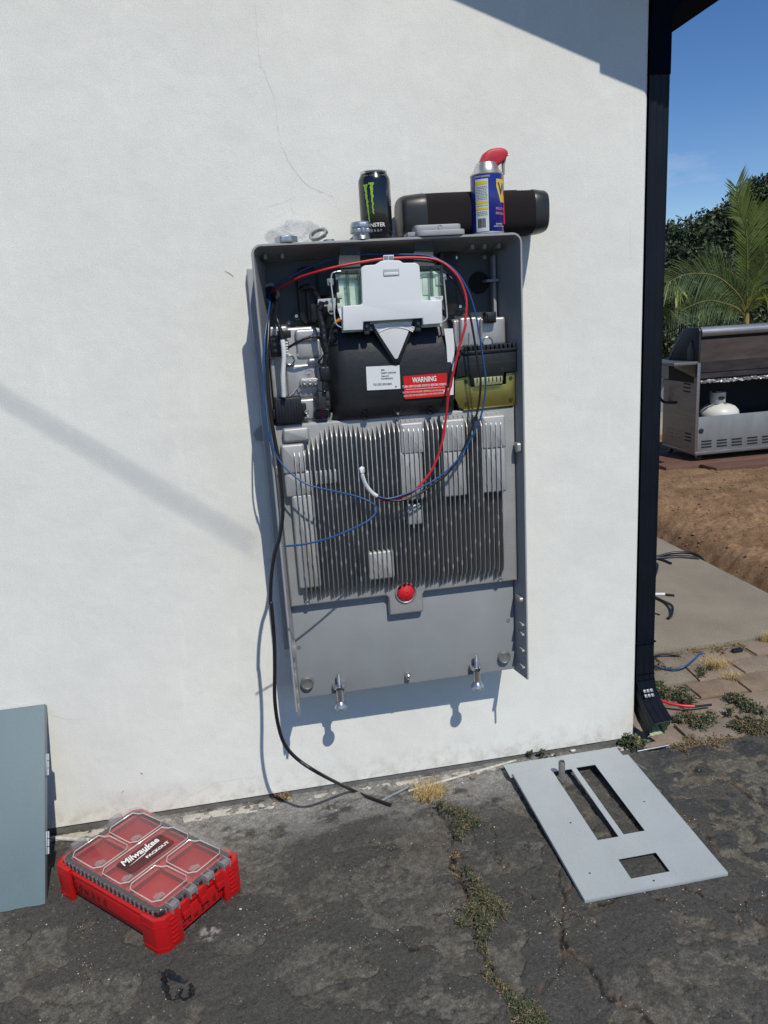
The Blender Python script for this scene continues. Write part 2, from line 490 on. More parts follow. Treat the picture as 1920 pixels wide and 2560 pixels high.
cracks = [
    (main_crack, 0.0085, 0.010),
    (xy(gs, (-60, 330), (0, 370), (120, 420), (200, 520), (270, 540)), 0.0045, 0.006),
    (xy(gs, (285, 200), (275, 330), (295, 440), (275, 540), (285, 640), (300, 720), (400, 820), (480, 920), (560, 1030), (620, 1075), (780, 1100), (860, 1180), (960, 1260)), 0.0055, 0.009),
    (xy(gs, (270, 700), (262, 900), (180, 960), (140, 1020)), 0.0030, 0.005),
    (xy(gs, (300, 480), (430, 540), (510, 560)), 0.0045, 0.005),
    (xy(gs, (450, 460), (560, 420), (760, 340), (860, 320)), 0.0050, 0.006),
    (xy(gs, (830, 350), (900, 400), (1050, 430), (1110, 400)), 0.0035, 0.004),
    (xy(gs, (1030, 260), (1130, 330), (1250, 400), (1400, 460), (1540, 490), (1659, 580), (1800, 700)), 0.0075, 0.007),
    (xy(gs, (1540, 480), (1520, 410), (1659, 370), (1760, 330)), 0.0065, 0.006),
    (xy(gs, (0, 625), (90, 590), (180, 555)), 0.0022, 0.004),
    (xy(gs, (-560, 500), (-420, 470), (-330, 520)), 0.0040, 0.004),
    (xy(g5, (155, 130), (90, 220), (0, 265), (-200, 330)), 0.0024, 0.003),
    (xy(g5, (420, 110), (360, 155), (310, 165)), 0.0022, 0.002),
    (xy(g5, (410, 225), (350, 300), (385, 370), (350, 490), (300, 600)), 0.0022, 0.003),
    (xy(g5, (738, 262), (735, 340), (740, 440), (742, 553)), 0.0022, 0.003),
    (xy(g5, (980, 170), (1130, 150), (1290, 112), (1380, 105), (1450, 155)), 0.0024, 0.003),
    (xy(g5, (1530, 225), (1600, 205), (1700, 180), (1800, 230)), 0.0045, 0.005),
    (xy(g8, (110, 770), (240, 830), (400, 800), (700, 790)), 0.0028, 0.004),
    (xy(g8, (780, 300), (920, 325), (1050, 310), (1140, 270)), 0.0028, 0.005),
    (xy(g8, (-800, 560), (-400, 540), (-120, 500), (150, 500), (400, 470)), 0.0022, 0.004),
    (xy(g8, (1640, 900), (1690, 1100), (1600, 1190), (1590, 1390), (1640, 1620)), 0.0035, 0.006),
    (xy(g7, (1150, 180), (1220, 330), (1420, 400), (1560, 500), (1700, 560)), 0.0060, 0.006),
    (xy(g7, (1100, 560), (1250, 640), (1400, 840)), 0.0040, 0.004),
    (xy(g7, (60, 480), (90, 800), (180, 960)), 0.0025, 0.004),
]
crk = np.zeros_like(AX); soil = np.zeros_like(AX); cdep = np.zeros_like(AX)
for pts, wdt, dep in cracks:
    d = pdist(jx, jy, pts)
    wl_ = wdt * 0.85 * np.clip(2.6 * mid - 0.65, 0.12, 1.7)
    c = 1 - sstep(wl_ * 0.35, wl_, d)
    crk = np.maximum(crk, c); cdep = np.maximum(cdep, c * dep)
    soil = np.maximum(soil, 1 - sstep(wl_ * 0.8, wl_ * 4.2, d))
edge_y = -0.060 + 0.018 * (fbm(AX * 14, AY * 0, 3, 61) - 0.5)
beyond = sstep(0.0, 0.012, AY - edge_y) * sstep(0.70, 0.715, AX)
near_wall = sstep(-0.26, -0.03, AY + 0.13 * (fbm(AX * 5, AY * 8, 4, 81) - 0.5)) * (1 - sstep(0.35, 0.75, AX)) * sstep(-0.95, -0.6, AX)
pale = near_wall * sstep(0.38, 0.60, fbm(AX * 16, AY * 30, 6, 83, .62) + 0.16 * near_wall)
zz = GZ + 0.0045 * (fbm(AX * 2.2, AY * 2.2, 3, 1) - 0.5) + 0.0042 * plate + 0.0018 * (mid - 0.5) * (1 - 0.6 * plate) + 0.0036 * (fine - 0.5) * (1 - 0.6 * plate)
zz = zz - cdep - 0.002 * soil * (1 - crk) + 0.003 * soil * (fine - 0.45)
zz = zz - 0.05 * beyond
def mixc(a, b_, t): return a * (1 - t[..., None]) + np.array(b_, dtype=np.float64) * t[..., None]
matrix_c = np.array((0.104, 0.098, 0.086)) * (1 - rightness[..., None]) + np.array((0.124, 0.113, 0.091)) * rightness[..., None]
matrix_c *= (0.78 + 0.45 * mid)[..., None] * (0.55 + 0.9 * fine)[..., None]
matrix_c = mixc(matrix_c, (0.110, 0.092, 0.070), 0.30 * sstep(0.52, 0.66, fbm(AX * 9, AY * 12, 4, 91)))
darkp = (np.array((0.059, 0.0575, 0.054)) * (1 - rightness[..., None]) + np.array((0.042, 0.0445, 0.047)) * rightness[..., None]) * (0.72 + 0.56 * streak)[..., None]
tone = matrix_c * (1 - 0.88 * plate[..., None]) + darkp * (0.88 * plate[..., None])
patchy = sstep(.42, .62, fbm(AX * 38, AY * 38, 3, 95))
tone = mixc(tone, (0.130, 0.100, 0.070), 0.55 * soil * patchy)
tone = mixc(tone, (0.022, 0.019, 0.016), 0.85 * crk * (1 - .5 * patchy))
outline = np.maximum(np.exp(-((big - .512) / .0045) ** 2), np.exp(-((bigr - .546) / .006) ** 2)) * sstep(.40, .60, mid)
tone = tone * (1 - .55 * outline[..., None])  # dark rim at plate edges, step shadow put into the colour
zz = zz - .0012 * outline
tone = mixc(tone, (0.29, 0.28, 0.265), 0.78 * pale * (.55 + .7 * fine))
spot = 1 - sstep(0.016, 0.030, np.hypot((jx - g5(905, 165)[0]) * 0.85, jy - g5(905, 165)[1]) + 0.02 * (mid - 0.5))
tone = mixc(tone, (0.36, 0.345, 0.325), 0.75 * spot * sstep(0.35, 0.6, fine))
zz += 0.0012 * spot
asp_mat = attr_mat('asphalt', fine=0.50, fscale=330, bump=0.9, bscale=380, rough=0.88, spec=0.2, specks=.45, grit=.34)
me = grid_mesh('asphalt_driveway', ax, ay, zz, tone)
tag(link_mesh(me, 'asphalt_driveway', asp_mat), kind='structure')
def asphalt_z(x, y):
    i = int(np.clip(round((x - ax[0]) / 0.0030), 0, len(ax) - 1)); j = int(np.clip(round((y - ay[0]) / 0.0030), 0, len(ay) - 1))
    return float(zz[i, j])
bm = B()
for x0, x1, y0, y1 in ((-12, -1.495, -14, 0.02), (1.712, 12, -14, -0.06), (-1.495, 1.712, -14, -1.145)):
    f = bm.faces.new([bm.verts.new(p) for p in ((x0, y0, GZ - .003), (x1, y0, GZ - .003), (x1, y1, GZ - .003), (x0, y1, GZ - .003))])
tag(obj('asphalt_apron', bm, mat('asphalt_plain', (0.060, 0.058, 0.054), 0.9, var=0.35, vscale=6, bump=0.8, bscale=200, speck=0.4, sscale=330), smooth=0), kind='structure')

# ---- the pale chips and grit on the asphalt
bm = B()
def chip(bm, p, s, mi=0):
    vs = []
    for k in range(5):
        a = 2 * PI * k / 5 + rnd.uniform(-.4, .4)
        vs.append(bm.verts.new((p[0] + math.cos(a) * s * rnd.uniform(.6, 1.1), p[1] + math.sin(a) * s * rnd.uniform(.6, 1.1), p[2] - 0.0005)))
    top = bm.verts.new((p[0] + rnd.uniform(-.3, .3) * s, p[1] + rnd.uniform(-.3, .3) * s, p[2] + s * rnd.uniform(.5, .9)))
    for k in range(5):
        f = bm.faces.new((vs[k], vs[(k + 1) % 5], top)); f.material_index = mi
for k in range(2600):
    if rnd.random() < 0.45:
        pts, wdt, _ = cracks[rnd.randrange(len(cracks))]
        i = rnd.randrange(len(pts) - 1); t = rnd.random()
        x = pts[i][0] * (1 - t) + pts[i + 1][0] * t + rnd.gauss(0, .012); y = pts[i][1] * (1 - t) + pts[i + 1][1] * t + rnd.gauss(0, .012)
    elif rnd.random() < 0.30:
        x = rnd.uniform(-.9, .5); y = -abs(rnd.gauss(0.03, .07))
    else:
        x = rnd.uniform(-1.4, 1.6); y = rnd.uniform(-1.0, -0.06)
    if y > 0.0 or (x > .68 and y > -.065): continue
    s = abs(rnd.gauss(0, .0008)) + .0005
    if rnd.random() < .008: s *= 2.4
    chip(bm, (x, y, asphalt_z(x, y)), s, 0 if rnd.random() < .42 else (1 if rnd.random() < .6 else 2))
tag(obj('grit', bm, [mat('chip_white', (0.62, 0.60, 0.55), 0.8), mat('chip_brown', (0.22, 0.15, 0.09), 0.9), mat('chip_grey', (0.20, 0.195, 0.185), 0.9)], smooth=0),
    'pale grit and paint chips scattered over the asphalt', 'grit', kind='stuff')

# ---- concrete slab
bm = B(); box(bm, 0.70, 1.815, 0.545, 7.0, -0.22, -0.012, bev=0.006)
slab_mat = mat('slab_concrete', (0.225, 0.195, 0.150), 0.9, var=0.16, vscale=3.2, bump=0.5, bscale=130, speck=0.22, sscale=240)
tag(obj('concrete_slab', bm, slab_mat), kind='structure')

# ---- dirt yard with a trench along the slab
dx = np.concatenate([np.arange(1.80, 3.2, 0.012), np.arange(3.2, 6.0, 0.03), np.arange(6.0, 14.0, 0.25)])
dy = np.concatenate([np.arange(-0.6, 2.4, 0.012), np.arange(2.4, 5.0, 0.03), np.arange(5.0, 16.0, 0.25)])
DX, DY = np.meshgrid(dx, dy, indexing='ij')
n1 = fbm(DX * 1.6, DY * 1.6, 4, 101); n2 = fbm(DX * 8, DY * 8, 4, 103); n3 = fbm(DX * 30, DY * 30, 3, 107)
lip = 1.905 + 0.06 * (fbm(DX * 0, DY * 5, 4, 109) - 0.5) + .06 * (n2 - .5) + .015 * (n3 - .5) + 0.05 * sstep(1.6, 0.9, DY)
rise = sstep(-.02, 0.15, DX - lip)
flat = sstep(2.8, 4.0, DY)
dz = -0.115 + rise * (0.112 + 0.04 * (n1 - .5) * (1 - flat) + 0.042 * (n2 - .5) * (1 - .8 * flat)) + 0.034 * (n3 - .5) * (1 - .6 * flat) - 0.045 * sstep(2.4, 3.4, DY) * rise
dz = dz + 0.03 * (1 - sstep(1.2, 2.2, DY)) * sstep(.1, .5, DX - lip) * n2
dtone = np.zeros(DX.shape + (3,)) + np.array((0.255, 0.160, 0.092))
dtone *= (0.72 + 0.5 * n2)[..., None] * (0.85 + 0.3 * n3)[..., None]
dtone = mixc(dtone, (0.15, 0.088, 0.047), 0.5 * sstep(0.5, 0.62, fbm(DX * 5, DY * 7, 5, 113)))
dtone = mixc(dtone, (0.085, 0.055, 0.035), 0.6 * (1 - rise))  # trench shade put into the soil colour
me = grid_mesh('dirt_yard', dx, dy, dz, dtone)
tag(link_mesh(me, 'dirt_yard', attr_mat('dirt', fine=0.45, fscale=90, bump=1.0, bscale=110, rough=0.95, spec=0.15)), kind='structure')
bm = B()
for k in range(1500):
    x = rnd.uniform(1.9, 3.6); y = rnd.uniform(0.6, 3.4)
    i_ = int(np.clip(np.searchsorted(dx, x), 0, len(dx) - 1)); j_ = int(np.clip(np.searchsorted(dy, y), 0, len(dy) - 1))
    chip(bm, (x, y, float(dz[i_, j_])), abs(rnd.gauss(0, .006)) + .002)
tag(obj('dirt_clods', bm, mat('clod', (0.23, 0.14, 0.075), 0.95, var=.3, vscale=40), smooth=0), 'small brown clods lying over the dug dirt yard', 'dirt clods', kind='stuff')

# ---- pavers between asphalt and slab, each a block of its own
bm = B(); box(bm, 0.66, 2.6, -0.075, 0.548, -0.2, -0.0285)
path = tag(obj('paver_path', bm, mat('paver_bed', (0.17, 0.12, 0.075), 0.95, var=.35, vscale=30, bump=.9, bscale=160), smooth=0), kind='structure')
pav_m = [mat('paver_a', (0.255, 0.198, 0.148), 0.9, var=.18, vscale=14, bump=.7, bscale=220, speck=.25, sscale=300),
         mat('paver_b', (0.225, 0.187, 0.145), 0.9, var=.18, vscale=11, bump=.7, bscale=220, speck=.25, sscale=300),
         mat('paver_c', (0.235, 0.172, 0.120), 0.9, var=.2, vscale=17, bump=.7, bscale=220, speck=.25, sscale=300)]
def paver(x0, x1, y0, y1, z):
    bm = B()
    t = bmesh.new()
    j = lambda: rnd.uniform(-.009, .009)
    pts = [(x0 + j(), y0 + j()), (x1 + j(), y0 + j()), (x1 + j(), y1 + j()), (x0 + j(), y1 + j())]
    prism(t, pts, -0.075, z + rnd.uniform(-.003, .003), 'z', frontbev=0.006)
    tilt = rnd.uniform(-.02, .02), rnd.uniform(-.02, .02)
    for v in t.verts:
        v.co.z += (v.co.x - (x0 + x1) / 2) * tilt[0] + (v.co.y - (y0 + y1) / 2) * tilt[1]
    merge(bm, t)
    o = obj('paver', bm, pav_m[rnd.randrange(3)], path, smooth=40)
rows = [-.055, .062, .185, .300, .418, .535]
for r in range(5):
    x = 0.66 + (0.09 if r % 2 else 0.0) + rnd.uniform(-.02, .02)
    y0, y1 = rows[r] + .005, rows[r + 1] - .005
    while x < 2.0:
        wdt = rnd.uniform(.155, .205)
        if not (r == 4 and x < 0.98):          # the corner by the slab lost its blocks
            paver(x + .005, x + wdt - .005, y0, y1, -0.021)
        x += wdt

# ================================================================== HOUSE
stucco = bpy.data.materials.new('white_stucco'); stucco.use_nodes = True
n, l = stucco.node_tree.nodes, stucco.node_tree.links
b = n['Principled BSDF']; b.inputs['Roughness'].default_value = 0.9; b.inputs['Specular IOR Level'].default_value = 0.2
tc = n.new('ShaderNodeTexCoord')
def nz(scale, detail=5, rough=.6, stretch=None, dist=0):
    t = n.new('ShaderNodeTexNoise'); t.inputs['Scale'].default_value = scale; t.inputs['Detail'].default_value = detail; t.inputs['Roughness'].default_value = rough
    t.inputs['Distortion'].default_value = dist
    if stretch:
        mp = n.new('ShaderNodeMapping'); mp.inputs['Scale'].default_value = stretch[0]; mp.inputs['Rotation'].default_value = stretch[1]
        l.new(tc.outputs['Object'], mp.inputs['Vector']); l.new(mp.outputs['Vector'], t.inputs['Vector'])
    else:
        l.new(tc.outputs['Object'], t.inputs['Vector'])
    return t
def rng(src, a, b_, c, d):
    r = n.new('ShaderNodeMapRange'); r.inputs['From Min'].default_value = a; r.inputs['From Max'].default_value = b_
    r.inputs['To Min'].default_value = c; r.inputs['To Max'].default_value = d
    l.new(src, r.inputs['Value']); return r.outputs['Result']
def mul(a, b_):
    m_ = n.new('ShaderNodeMath'); m_.operation = 'MULTIPLY'; l.new(a, m_.inputs[0]); l.new(b_, m_.inputs[1]); return m_.outputs[0]
f1 = rng(nz(2.2, 6, .62).outputs['Fac'], .35, .68, 0.95, 1.015)
f2 = rng(nz(9, 6, .7, ((1, 1, 1.0), (0, .9, 0))).outputs['Fac'], .3, .7, .955, 1.02)
f3 = rng(nz(7, 5, .6, ((2.6, 1, .35), (0, -.75, 0)), .5).outputs['Fac'], .58, .72, 1.0, 1.04)     # trowel sweeps
f4 = rng(nz(330, 4, .65).outputs['Fac'], .28, .72, .87, 1.09)                                       # sand grain
f5 = rng(nz(38, 4, .8).outputs['Fac'], .24, .30, .93, 1.0)                                         # stray specks
fac = mul(mul(mul(f1, f2), mul(f3, f4)), f5)
sc = n.new('ShaderNodeVectorMath'); sc.operation = 'SCALE'; sc.inputs[0].default_value = (0.845, 0.84, 0.785)
l.new(fac, sc.inputs['Scale'])
# dirt splashed up at the foot of the wall
sep = n.new('ShaderNodeSeparateXYZ'); l.new(tc.outputs['Object'], sep.inputs[0])
hgt = rng(sep.outputs['Z'], 0.0, 0.13, 1.0, 0.0)
dn = rng(nz(24, 6, .7).outputs['Fac'], .45, .7, 0.0, .8)
dm = n.new('ShaderNodeMixRGB'); dm.inputs['Color2'].default_value = (0.46, 0.42, 0.36, 1)
l.new(mul(mul(hgt, hgt), dn), dm.inputs['Fac']); l.new(sc.outputs['Vector'], dm.inputs['Color1'])
l.new(dm.outputs['Color'], b.inputs['Base Color'])
hb = n.new('ShaderNodeBump'); hb.inputs['Strength'].default_value = .55; hb.inputs['Distance'].default_value = .0012
l.new(nz(430, 4, .6).outputs['Fac'], hb.inputs['Height'])
hb2 = n.new('ShaderNodeBump'); hb2.inputs['Strength'].default_value = .35; hb2.inputs['Distance'].default_value = .006
l.new(nz(14, 3, .5).outputs['Fac'], hb2.inputs['Height']); l.new(hb.outputs['Normal'], hb2.inputs['Normal'])
l.new(hb2.outputs['Normal'], b.inputs['Normal'])

house = thing('house', (0.69, 0.0, 0.0), 'white stucco house with a dark blue eave at its corner', 'house')
WCX = 0.693
bm = B()
prof = [(-9.0, 0.0)]
prof += [(WCX - .016 + .016 * math.sin(rad(a)), .016 - .016 * math.cos(rad(a))) for a in range(0, 91, 15)]
prof += [(WCX, 7.0), (WCX - .15, 7.0), (WCX - .15, 0.15), (-9.0, 0.15)]
prism(bm, prof, 0.0, 2.2, 'z')
# the bottom edge of the stucco is slightly ragged
obj('stucco_wall', bm, stucco, house, smooth=40)
bm = B(); prism(bm, [(-9.0, 2.2), (0.45, 2.2), (-4.0, 3.87), (-9.0, 2.35)], 0.0, 0.15, 'y')
obj('gable', bm, stucco, house, smooth=0)
bm = B(); box(bm, -9.0, WCX - .006, 0.0045, 0.14, -0.16, 0.0)
box(bm, WCX - .14, WCX - .006, 0.14, 7.0, -0.16, 0.0)
obj('foundation', bm, mat('foundation', (0.135, 0.135, 0.13), 0.95, var=.3, vscale=40, bump=.8, bscale=200), house, smooth=0)
# cream paint and mortar smeared along the footing
fx = np.arange(-1.45, 0.66, 0.004); fy = np.arange(-0.055, 0.0121, 0.003)
FX, FY = np.meshgrid(fx, fy, indexing='ij')
edge = -0.040 + 0.022 * (fbm(FX * 5, FX * 0, 4, 201) - .5) + 0.016 * (fbm(FX * 40, FY * 40, 3, 203) - .5)
on = sstep(0.0, 0.006, FY - edge) * sstep(.27, .36, fbm(FX * 30, FY * 60, 4, 205) + .14 * sstep(-.02, 0.005, FY))
fz = GZ - 0.014 + on * (0.014 + 0.006 * fbm(FX * 60, FY * 60, 3, 207)) - .010 * sstep(-.012, -.002, FY)
ftone = mixc(np.zeros(FX.shape + (3,)) + np.array((.12, .11, .1)), (0.60, 0.57, 0.50), on * (0.45 + .55 * fbm(FX * 25, FY * 45, 4, 209)))
me = grid_mesh('footing_smear', fx - .69, fy, fz, ftone)
o = link_mesh(me, 'footing_smear', attr_mat('footing_paint', fine=.25, fscale=200, bump=.7, bscale=260), house)

# hairline cracks, scuffs in the stucco
def crack(pts, w=0.0009, jag=0.0028, seed=1):
    r_ = random.Random(seed); bm = B()
    P = []
    for a, c in zip(pts[:-1], pts[1:]):
        k = max(2, int((c - a).length / 0.010))
        for i in range(k):
            p = a.lerp(c, i / k); P.append(Vector((p.x + r_.uniform(-jag, jag), 0, p.z + r_.uniform(-jag, jag))))
    P.append(pts[-1])
    prev = None
    for i, p in enumerate(P):
        t = (P[min(i + 1, len(P) - 1)] - P[max(i - 1, 0)]).normalized()
        s = Vector((t.z, 0, -t.x)) * w * r_.uniform(.35, 1.0) * 0.5
        cur = (bm.verts.new((p.x - s.x, -.0006, p.z - s.z)), bm.verts.new((p.x + s.x, -.0006, p.z + s.z)))
        if prev: bm.faces.new((prev[0], prev[1], cur[1], cur[0]))
        prev = cur
    return bm
D = 1.15732
dw = lambda *pts: [W(a * D, c * D, 0) for a, c in pts]
crk_m = mat('crack', (0.68, 0.67, 0.64), 0.95)
crk_d = mat('scuff', (0.34, 0.33, 0.31), 0.95)
for i, (pts, w, m_) in enumerate([
    (dw((550, 0), (556, 90), (562, 140), (585, 190), (597, 240), (603, 300), (622, 350), (640, 372), (662, 398), (690, 416), (720, 424)), .0010, crk_m),
    (dw((640, 372), (626, 430), (634, 470), (618, 492)), .0008, crk_m),
    (dw((652, 1580), (650, 1640), (640, 1690)), .0008, crk_m),
    (dw((486, 586), (495, 590), (504, 597)), .0024, crk_d),
    (dw((0, 1515), (60, 1530), (150, 1555), (200, 1552)), .0007, crk_m),
    (dw((560, 455), (600, 440), (640, 425)), .0006, crk_m),
    (dw((425, 1712), (470, 1690), (510, 1683), (560, 1678)), .0016, crk_m),
    (dw((243, 1742), (265, 1755), (285, 1765)), .0020, crk_m),
    (dw((303, 1669), (308, 1672)), .005, crk_d),
    (dw((262, 1715), (267, 1708)), .0022, crk_d),
    (dw((1360, 480), (1362, 560)), .0006, crk_m)]):
    obj('crack', crack(pts, w, 0.0022 if w < .002 else .0006, i), m_, house, smooth=0)

navy = mat('navy_paint', (0.0045, 0.0080, 0.0155), 0.8, var=.15, vscale=8, spec=.04)
OV = 0.30                            # rake overhang in front of the wall
def rake_z(x): return 2.158 - 0.376 * (x - 0.764)
bm = B()
prism(bm, [(-4.0, rake_z(-4.0)), (1.05, rake_z(1.05)), (1.05, rake_z(1.05) + .15), (-4.0, rake_z(-4.0) + .15)], -OV, -OV + .022, 'y')
obj('rake_board', bm, navy, house, smooth=0)
bm = B()
prism(bm, [(0.641, rake_z(.641) - .019), (1.05, rake_z(1.05) - .014), (1.05, rake_z(1.05) - .0005), (0.641, rake_z(.641) - .0005)], -OV, -OV + .06, 'y')
obj('rake_return', bm, navy, house, smooth=0)
bm = B()
prism(bm, [(-4.0, rake_z(-4.0) + .03), (1.03, rake_z(1.03) + .03), (1.03, rake_z(1.03) + .07), (-4.0, rake_z(-4.0) + .07)], -OV + .024, 7.2, 'y')
obj('soffit', bm, navy, house, smooth=0)
bm = B()
prism(bm, [(-4.0, rake_z(-4.0) + .16), (1.10, rake_z(1.10) + .16), (1.10, rake_z(1.10) + .175), (-4.0, rake_z(-4.0) + .175)], -OV - .02, 7.25, 'y')
prism(bm, [(-4.0, rake_z(-4.0) + .16), (-4.0, rake_z(-4.0) + .175), (-9.2, rake_z(1.2) + .175), (-9.2, rake_z(1.2) + .16)], -OV - .02, 7.25, 'y')
obj('roof', bm, navy, house, smooth=0)
bm = B()
gx, gz_ = 1.047, 2.051
prism(bm, [(gx - .10, gz_), (gx, gz_), (gx + .03, gz_ + .05), (gx + .035, gz_ + .11), (gx - .012, gz_ + .11), (gx - .012, gz_ + .1), (gx + .02, gz_ + .1), (gx - .005, gz_ + .012), (gx - .088, gz_ + .012), (gx - .088, gz_ + .11), (gx - .10, gz_ + .11)], -OV - .005, 7.2, 'y')
obj('gutter', bm, navy, house, smooth=0)

# unseen service cable from the gable: its soft shadow crosses the wall
def on_wall(x): return Vector((x, 0, 1.135 - .784 * (x + .903)))
cabA = on_wall(-2.95) - SUN_TO * 0.35
cabB = on_wall(-0.36) - SUN_TO * 4.9
far_end = cabB - SUN_TO * 9.0                  # bent along the sun ray here, so its shadow stops
bm = B(); tube(bm, [cabA.lerp(cabB, i / 20) for i in range(20)] + [cabB.lerp(far_end, i / 10) for i in range(11)], 0.0045, 8)
tag(obj('service_cable', bm, mat('black_rubber', (0.02, 0.02, 0.022), .5, spec=.4), loc=cabA),
    'overhead service cable whose soft shadow crosses the wall left of the grey enclosure', 'cable')

# ---- downspout at the corner
spout_paint = mat('spout_paint', (0.0045, 0.0070, 0.0130), 0.40, var=.25, vscale=9, spec=.28, bump=.15, bscale=60)
ds = thing('downspout', (0.72, 0.04, 0.0), 'dark navy corrugated downspout at the corner of the white wall', 'downspout')
def spout_section(w, d, k=6, depth=.004):
    """rectangular outline with shallow corrugations, in (a, b)"""
    pts = []
    for (ax_, ay_), (bx_, by_) in (((-w, -d), (w, -d)), ((w, -d), (w, d)), ((w, d), (-w, d)), ((-w, d), (-w, -d))):
        L = math.hypot(bx_ - ax_, by_ - ay_); nx_, ny_ = (by_ - ay_) / L, -(bx_ - ax_) / L
        for i in range(k * 2):
            t = i / (k * 2)
            s = -depth * (0.5 - .5 * math.cos(2 * PI * t * k / 2))
            pts.append((ax_ + (bx_ - ax_) * t + nx_ * s, ay_ + (by_ - ay_) * t + ny_ * s))
    return pts
def sweep(bm, sec, path, flare=None, close=False, inner=None, mi_in=0):
    rings = []
    for i, p in enumerate(path):
        p = Vector(p); d = (Vector(path[min(i + 1, len(path) - 1)]) - Vector(path[max(i - 1, 0)])).normalized()
        a = Vector((1, 0, 0)); a = (a - d * a.dot(d)).normalized(); c = d.cross(a)
        if c.y < 0: c = -c
        k = flare[i] if flare else 1.0
        rings.append([bm.verts.new(p + a * u * k + c * v * k) for u, v in sec])
    m_ = len(sec)
    for i in range(len(rings) - 1):
        for k in range(m_):
            bm.faces.new((rings[i][k], rings[i][(k + 1) % m_], rings[i + 1][(k + 1) % m_], rings[i + 1][k]))
    return rings
sec = spout_section(.0265, .035)
cx0 = 0.7225
bm = B(); sweep(bm, sec, [(cx0, .040, 1.80), (cx0, .040, 1.2), (cx0, .040, .6), (cx0, .040, .235)])
obj('pipe', bm, spout_paint, ds, smooth=50)
bm = B(); sweep(bm, spout_section(.028, .0365), [(cx0, .040, 1.79), (cx0, .040, 1.90), (cx0 + .004, .040, 1.93), (cx0 + .03, .040, 1.965), (cx0 + .12, .040, 2.02), (cx0 + .235, .040, 2.065)])
obj('top_elbow', bm, navy, ds, smooth=50)
elb = [(cx0, .040, .245), (cx0, .040, .200), (cx0, .037, .172), (cx0 + .002, .027, .142), (cx0 + .005, .010, .110), (cx0 + .008, -.018, .081), (cx0 + .012, -.064, .054)]
bm = B(); sweep(bm, spout_section(.028, .0365, depth=.005), elb, [1, 1, 1.02, 1.0, 1.03, 1.05, 1.07])
obj('elbow', bm, spout_paint, ds, smooth=50)
bm = B(); sweep(bm, [(u * .95, v * .95) for u, v in spout_section(.028, .0365, depth=.005)], elb[3:], [1.0, 1.03, 1.05, 1.068])
o = obj('elbow_lining', bm, mat('pale_green', (0.36, 0.42, 0.27), .6, var=.2, vscale=30), ds, smooth=50)
bm = B()
for i, z in enumerate((.198, .180, .162)):
    sweep(bm, [(u * 1.05, v * 1.05) for u, v in spout_section(.028, .0365)], [(cx0, .040 - .002 * i, z), (cx0, .040 - .002 * i, z - .004)])
obj('crimp_ring', bm, navy, ds, smooth=50)
for i in range(3):
    for k in range(2):
        bm = B(); t = bmesh.new(); box(t, -.0042, .0042, -.0006, .0006, -.0048, .0048, .0003)
        merge(bm, t, 0, Matrix.Translation((cx0 - .010 + .0105 * i, -.0155 - .0075 * (1 - k), .1525 + .0115 * k - .0115)) @ Matrix.Rotation(rad(-34), 4, 'X'))
        obj('painted_glint', bm, mat('glint_grey', (.20, .21, .23), .5, .6), ds)  # pale squares on the elbow, highlights put in as colour
bm = B(); box(bm, cx0 - .030, cx0 + .030, -.0005, .077, .296, .299)
obj('strap', bm, navy, ds, smooth=0)

# ================================================================== GREY WALL ENCLOSURE
HW, ZT, ZB, YF = 0.3045, 1.425, 0.320, -0.160
grey = mat('grey_powder_paint', (0.33, 0.34, 0.345), .48, var=.05, vscale=20, bump=.25, bscale=900, speck=.06, sscale=900)
grey2 = mat('grey_plate_paint', (0.29, 0.305, 0.315), .45, var=.06, vscale=9, bump=.3, bscale=1100, speck=.08, sscale=1000)
cast = mat('cast_aluminium', (0.47, 0.465, 0.455), .42, .65, var=.10, vscale=25, bump=.45, bscale=700, speck=.12, sscale=900)
castg = mat('cast_grey', (0.41, 0.41, 0.40), .46, .30, var=.08, vscale=18, bump=.45, bscale=800, speck=.12, sscale=900)
steel = mat('zinc_steel', (0.62, 0.63, 0.64), .28, .95, var=.12, vscale=60)
blackp = mat('black_plastic', (0.012, 0.013, 0.015), .42, var=.2, vscale=30, bump=.15, bscale=300)
blackm = mat('black_matte', (0.006, 0.006, 0.007), .8)
whitep = mat('white_plastic', (0.70, 0.715, 0.735), .45, var=.03, vscale=8)
ink_k = mat('ink_black', (0.01, 0.01, 0.012), .7)
ink_w = mat('ink_white', (0.80, 0.79, 0.76), .7)

unit = thing('battery_inverter_enclosure', (0, 0, ZB), 'open grey metal inverter enclosure with cooling fins hung on the white wall', 'enclosure')
# housing: a U-shaped tray wall, drafted inwards
def u_path(r=.022, n=6):
    P = [(-HW, ZB, 1, 0), (-HW, ZT - r, 1, 0)]
    for i in range(1, n + 1):
        a = rad(90 * i / n); P.append((-HW + r - r * math.cos(a), ZT - r + r * math.sin(a), math.cos(a), -math.sin(a)))
    for i in range(n + 1):
        a = rad(90 - 90 * i / n); P.append((HW - r + r * math.cos(a), ZT - r + r * math.sin(a), -math.cos(a), -math.sin(a)))
    P.append((HW, ZB, -1, 0))
    return P
bm = B(); rings = []
prof = [(.0, -.157), (.0015, -.160), (.0048, -.160), (.006, -.157), (.0075, -.145), (.030, -.030), (.012, -.0295), (.008, -.145)]
for x, z, nx_, nz_ in u_path():
    rings.append([bm.verts.new((x + nx_ * i, y, z + nz_ * i)) for i, y in prof])
for a, c in zip(rings[:-1], rings[1:]):
    for k in range(len(prof)):
        k2 = (k + 1) % len(prof); bm.faces.new((a[k], a[k2], c[k2], c[k]))
bm.faces.new(rings[0]); bm.faces.new(rings[-1][::-1])
obj('housing', bm, grey, unit, smooth=35)
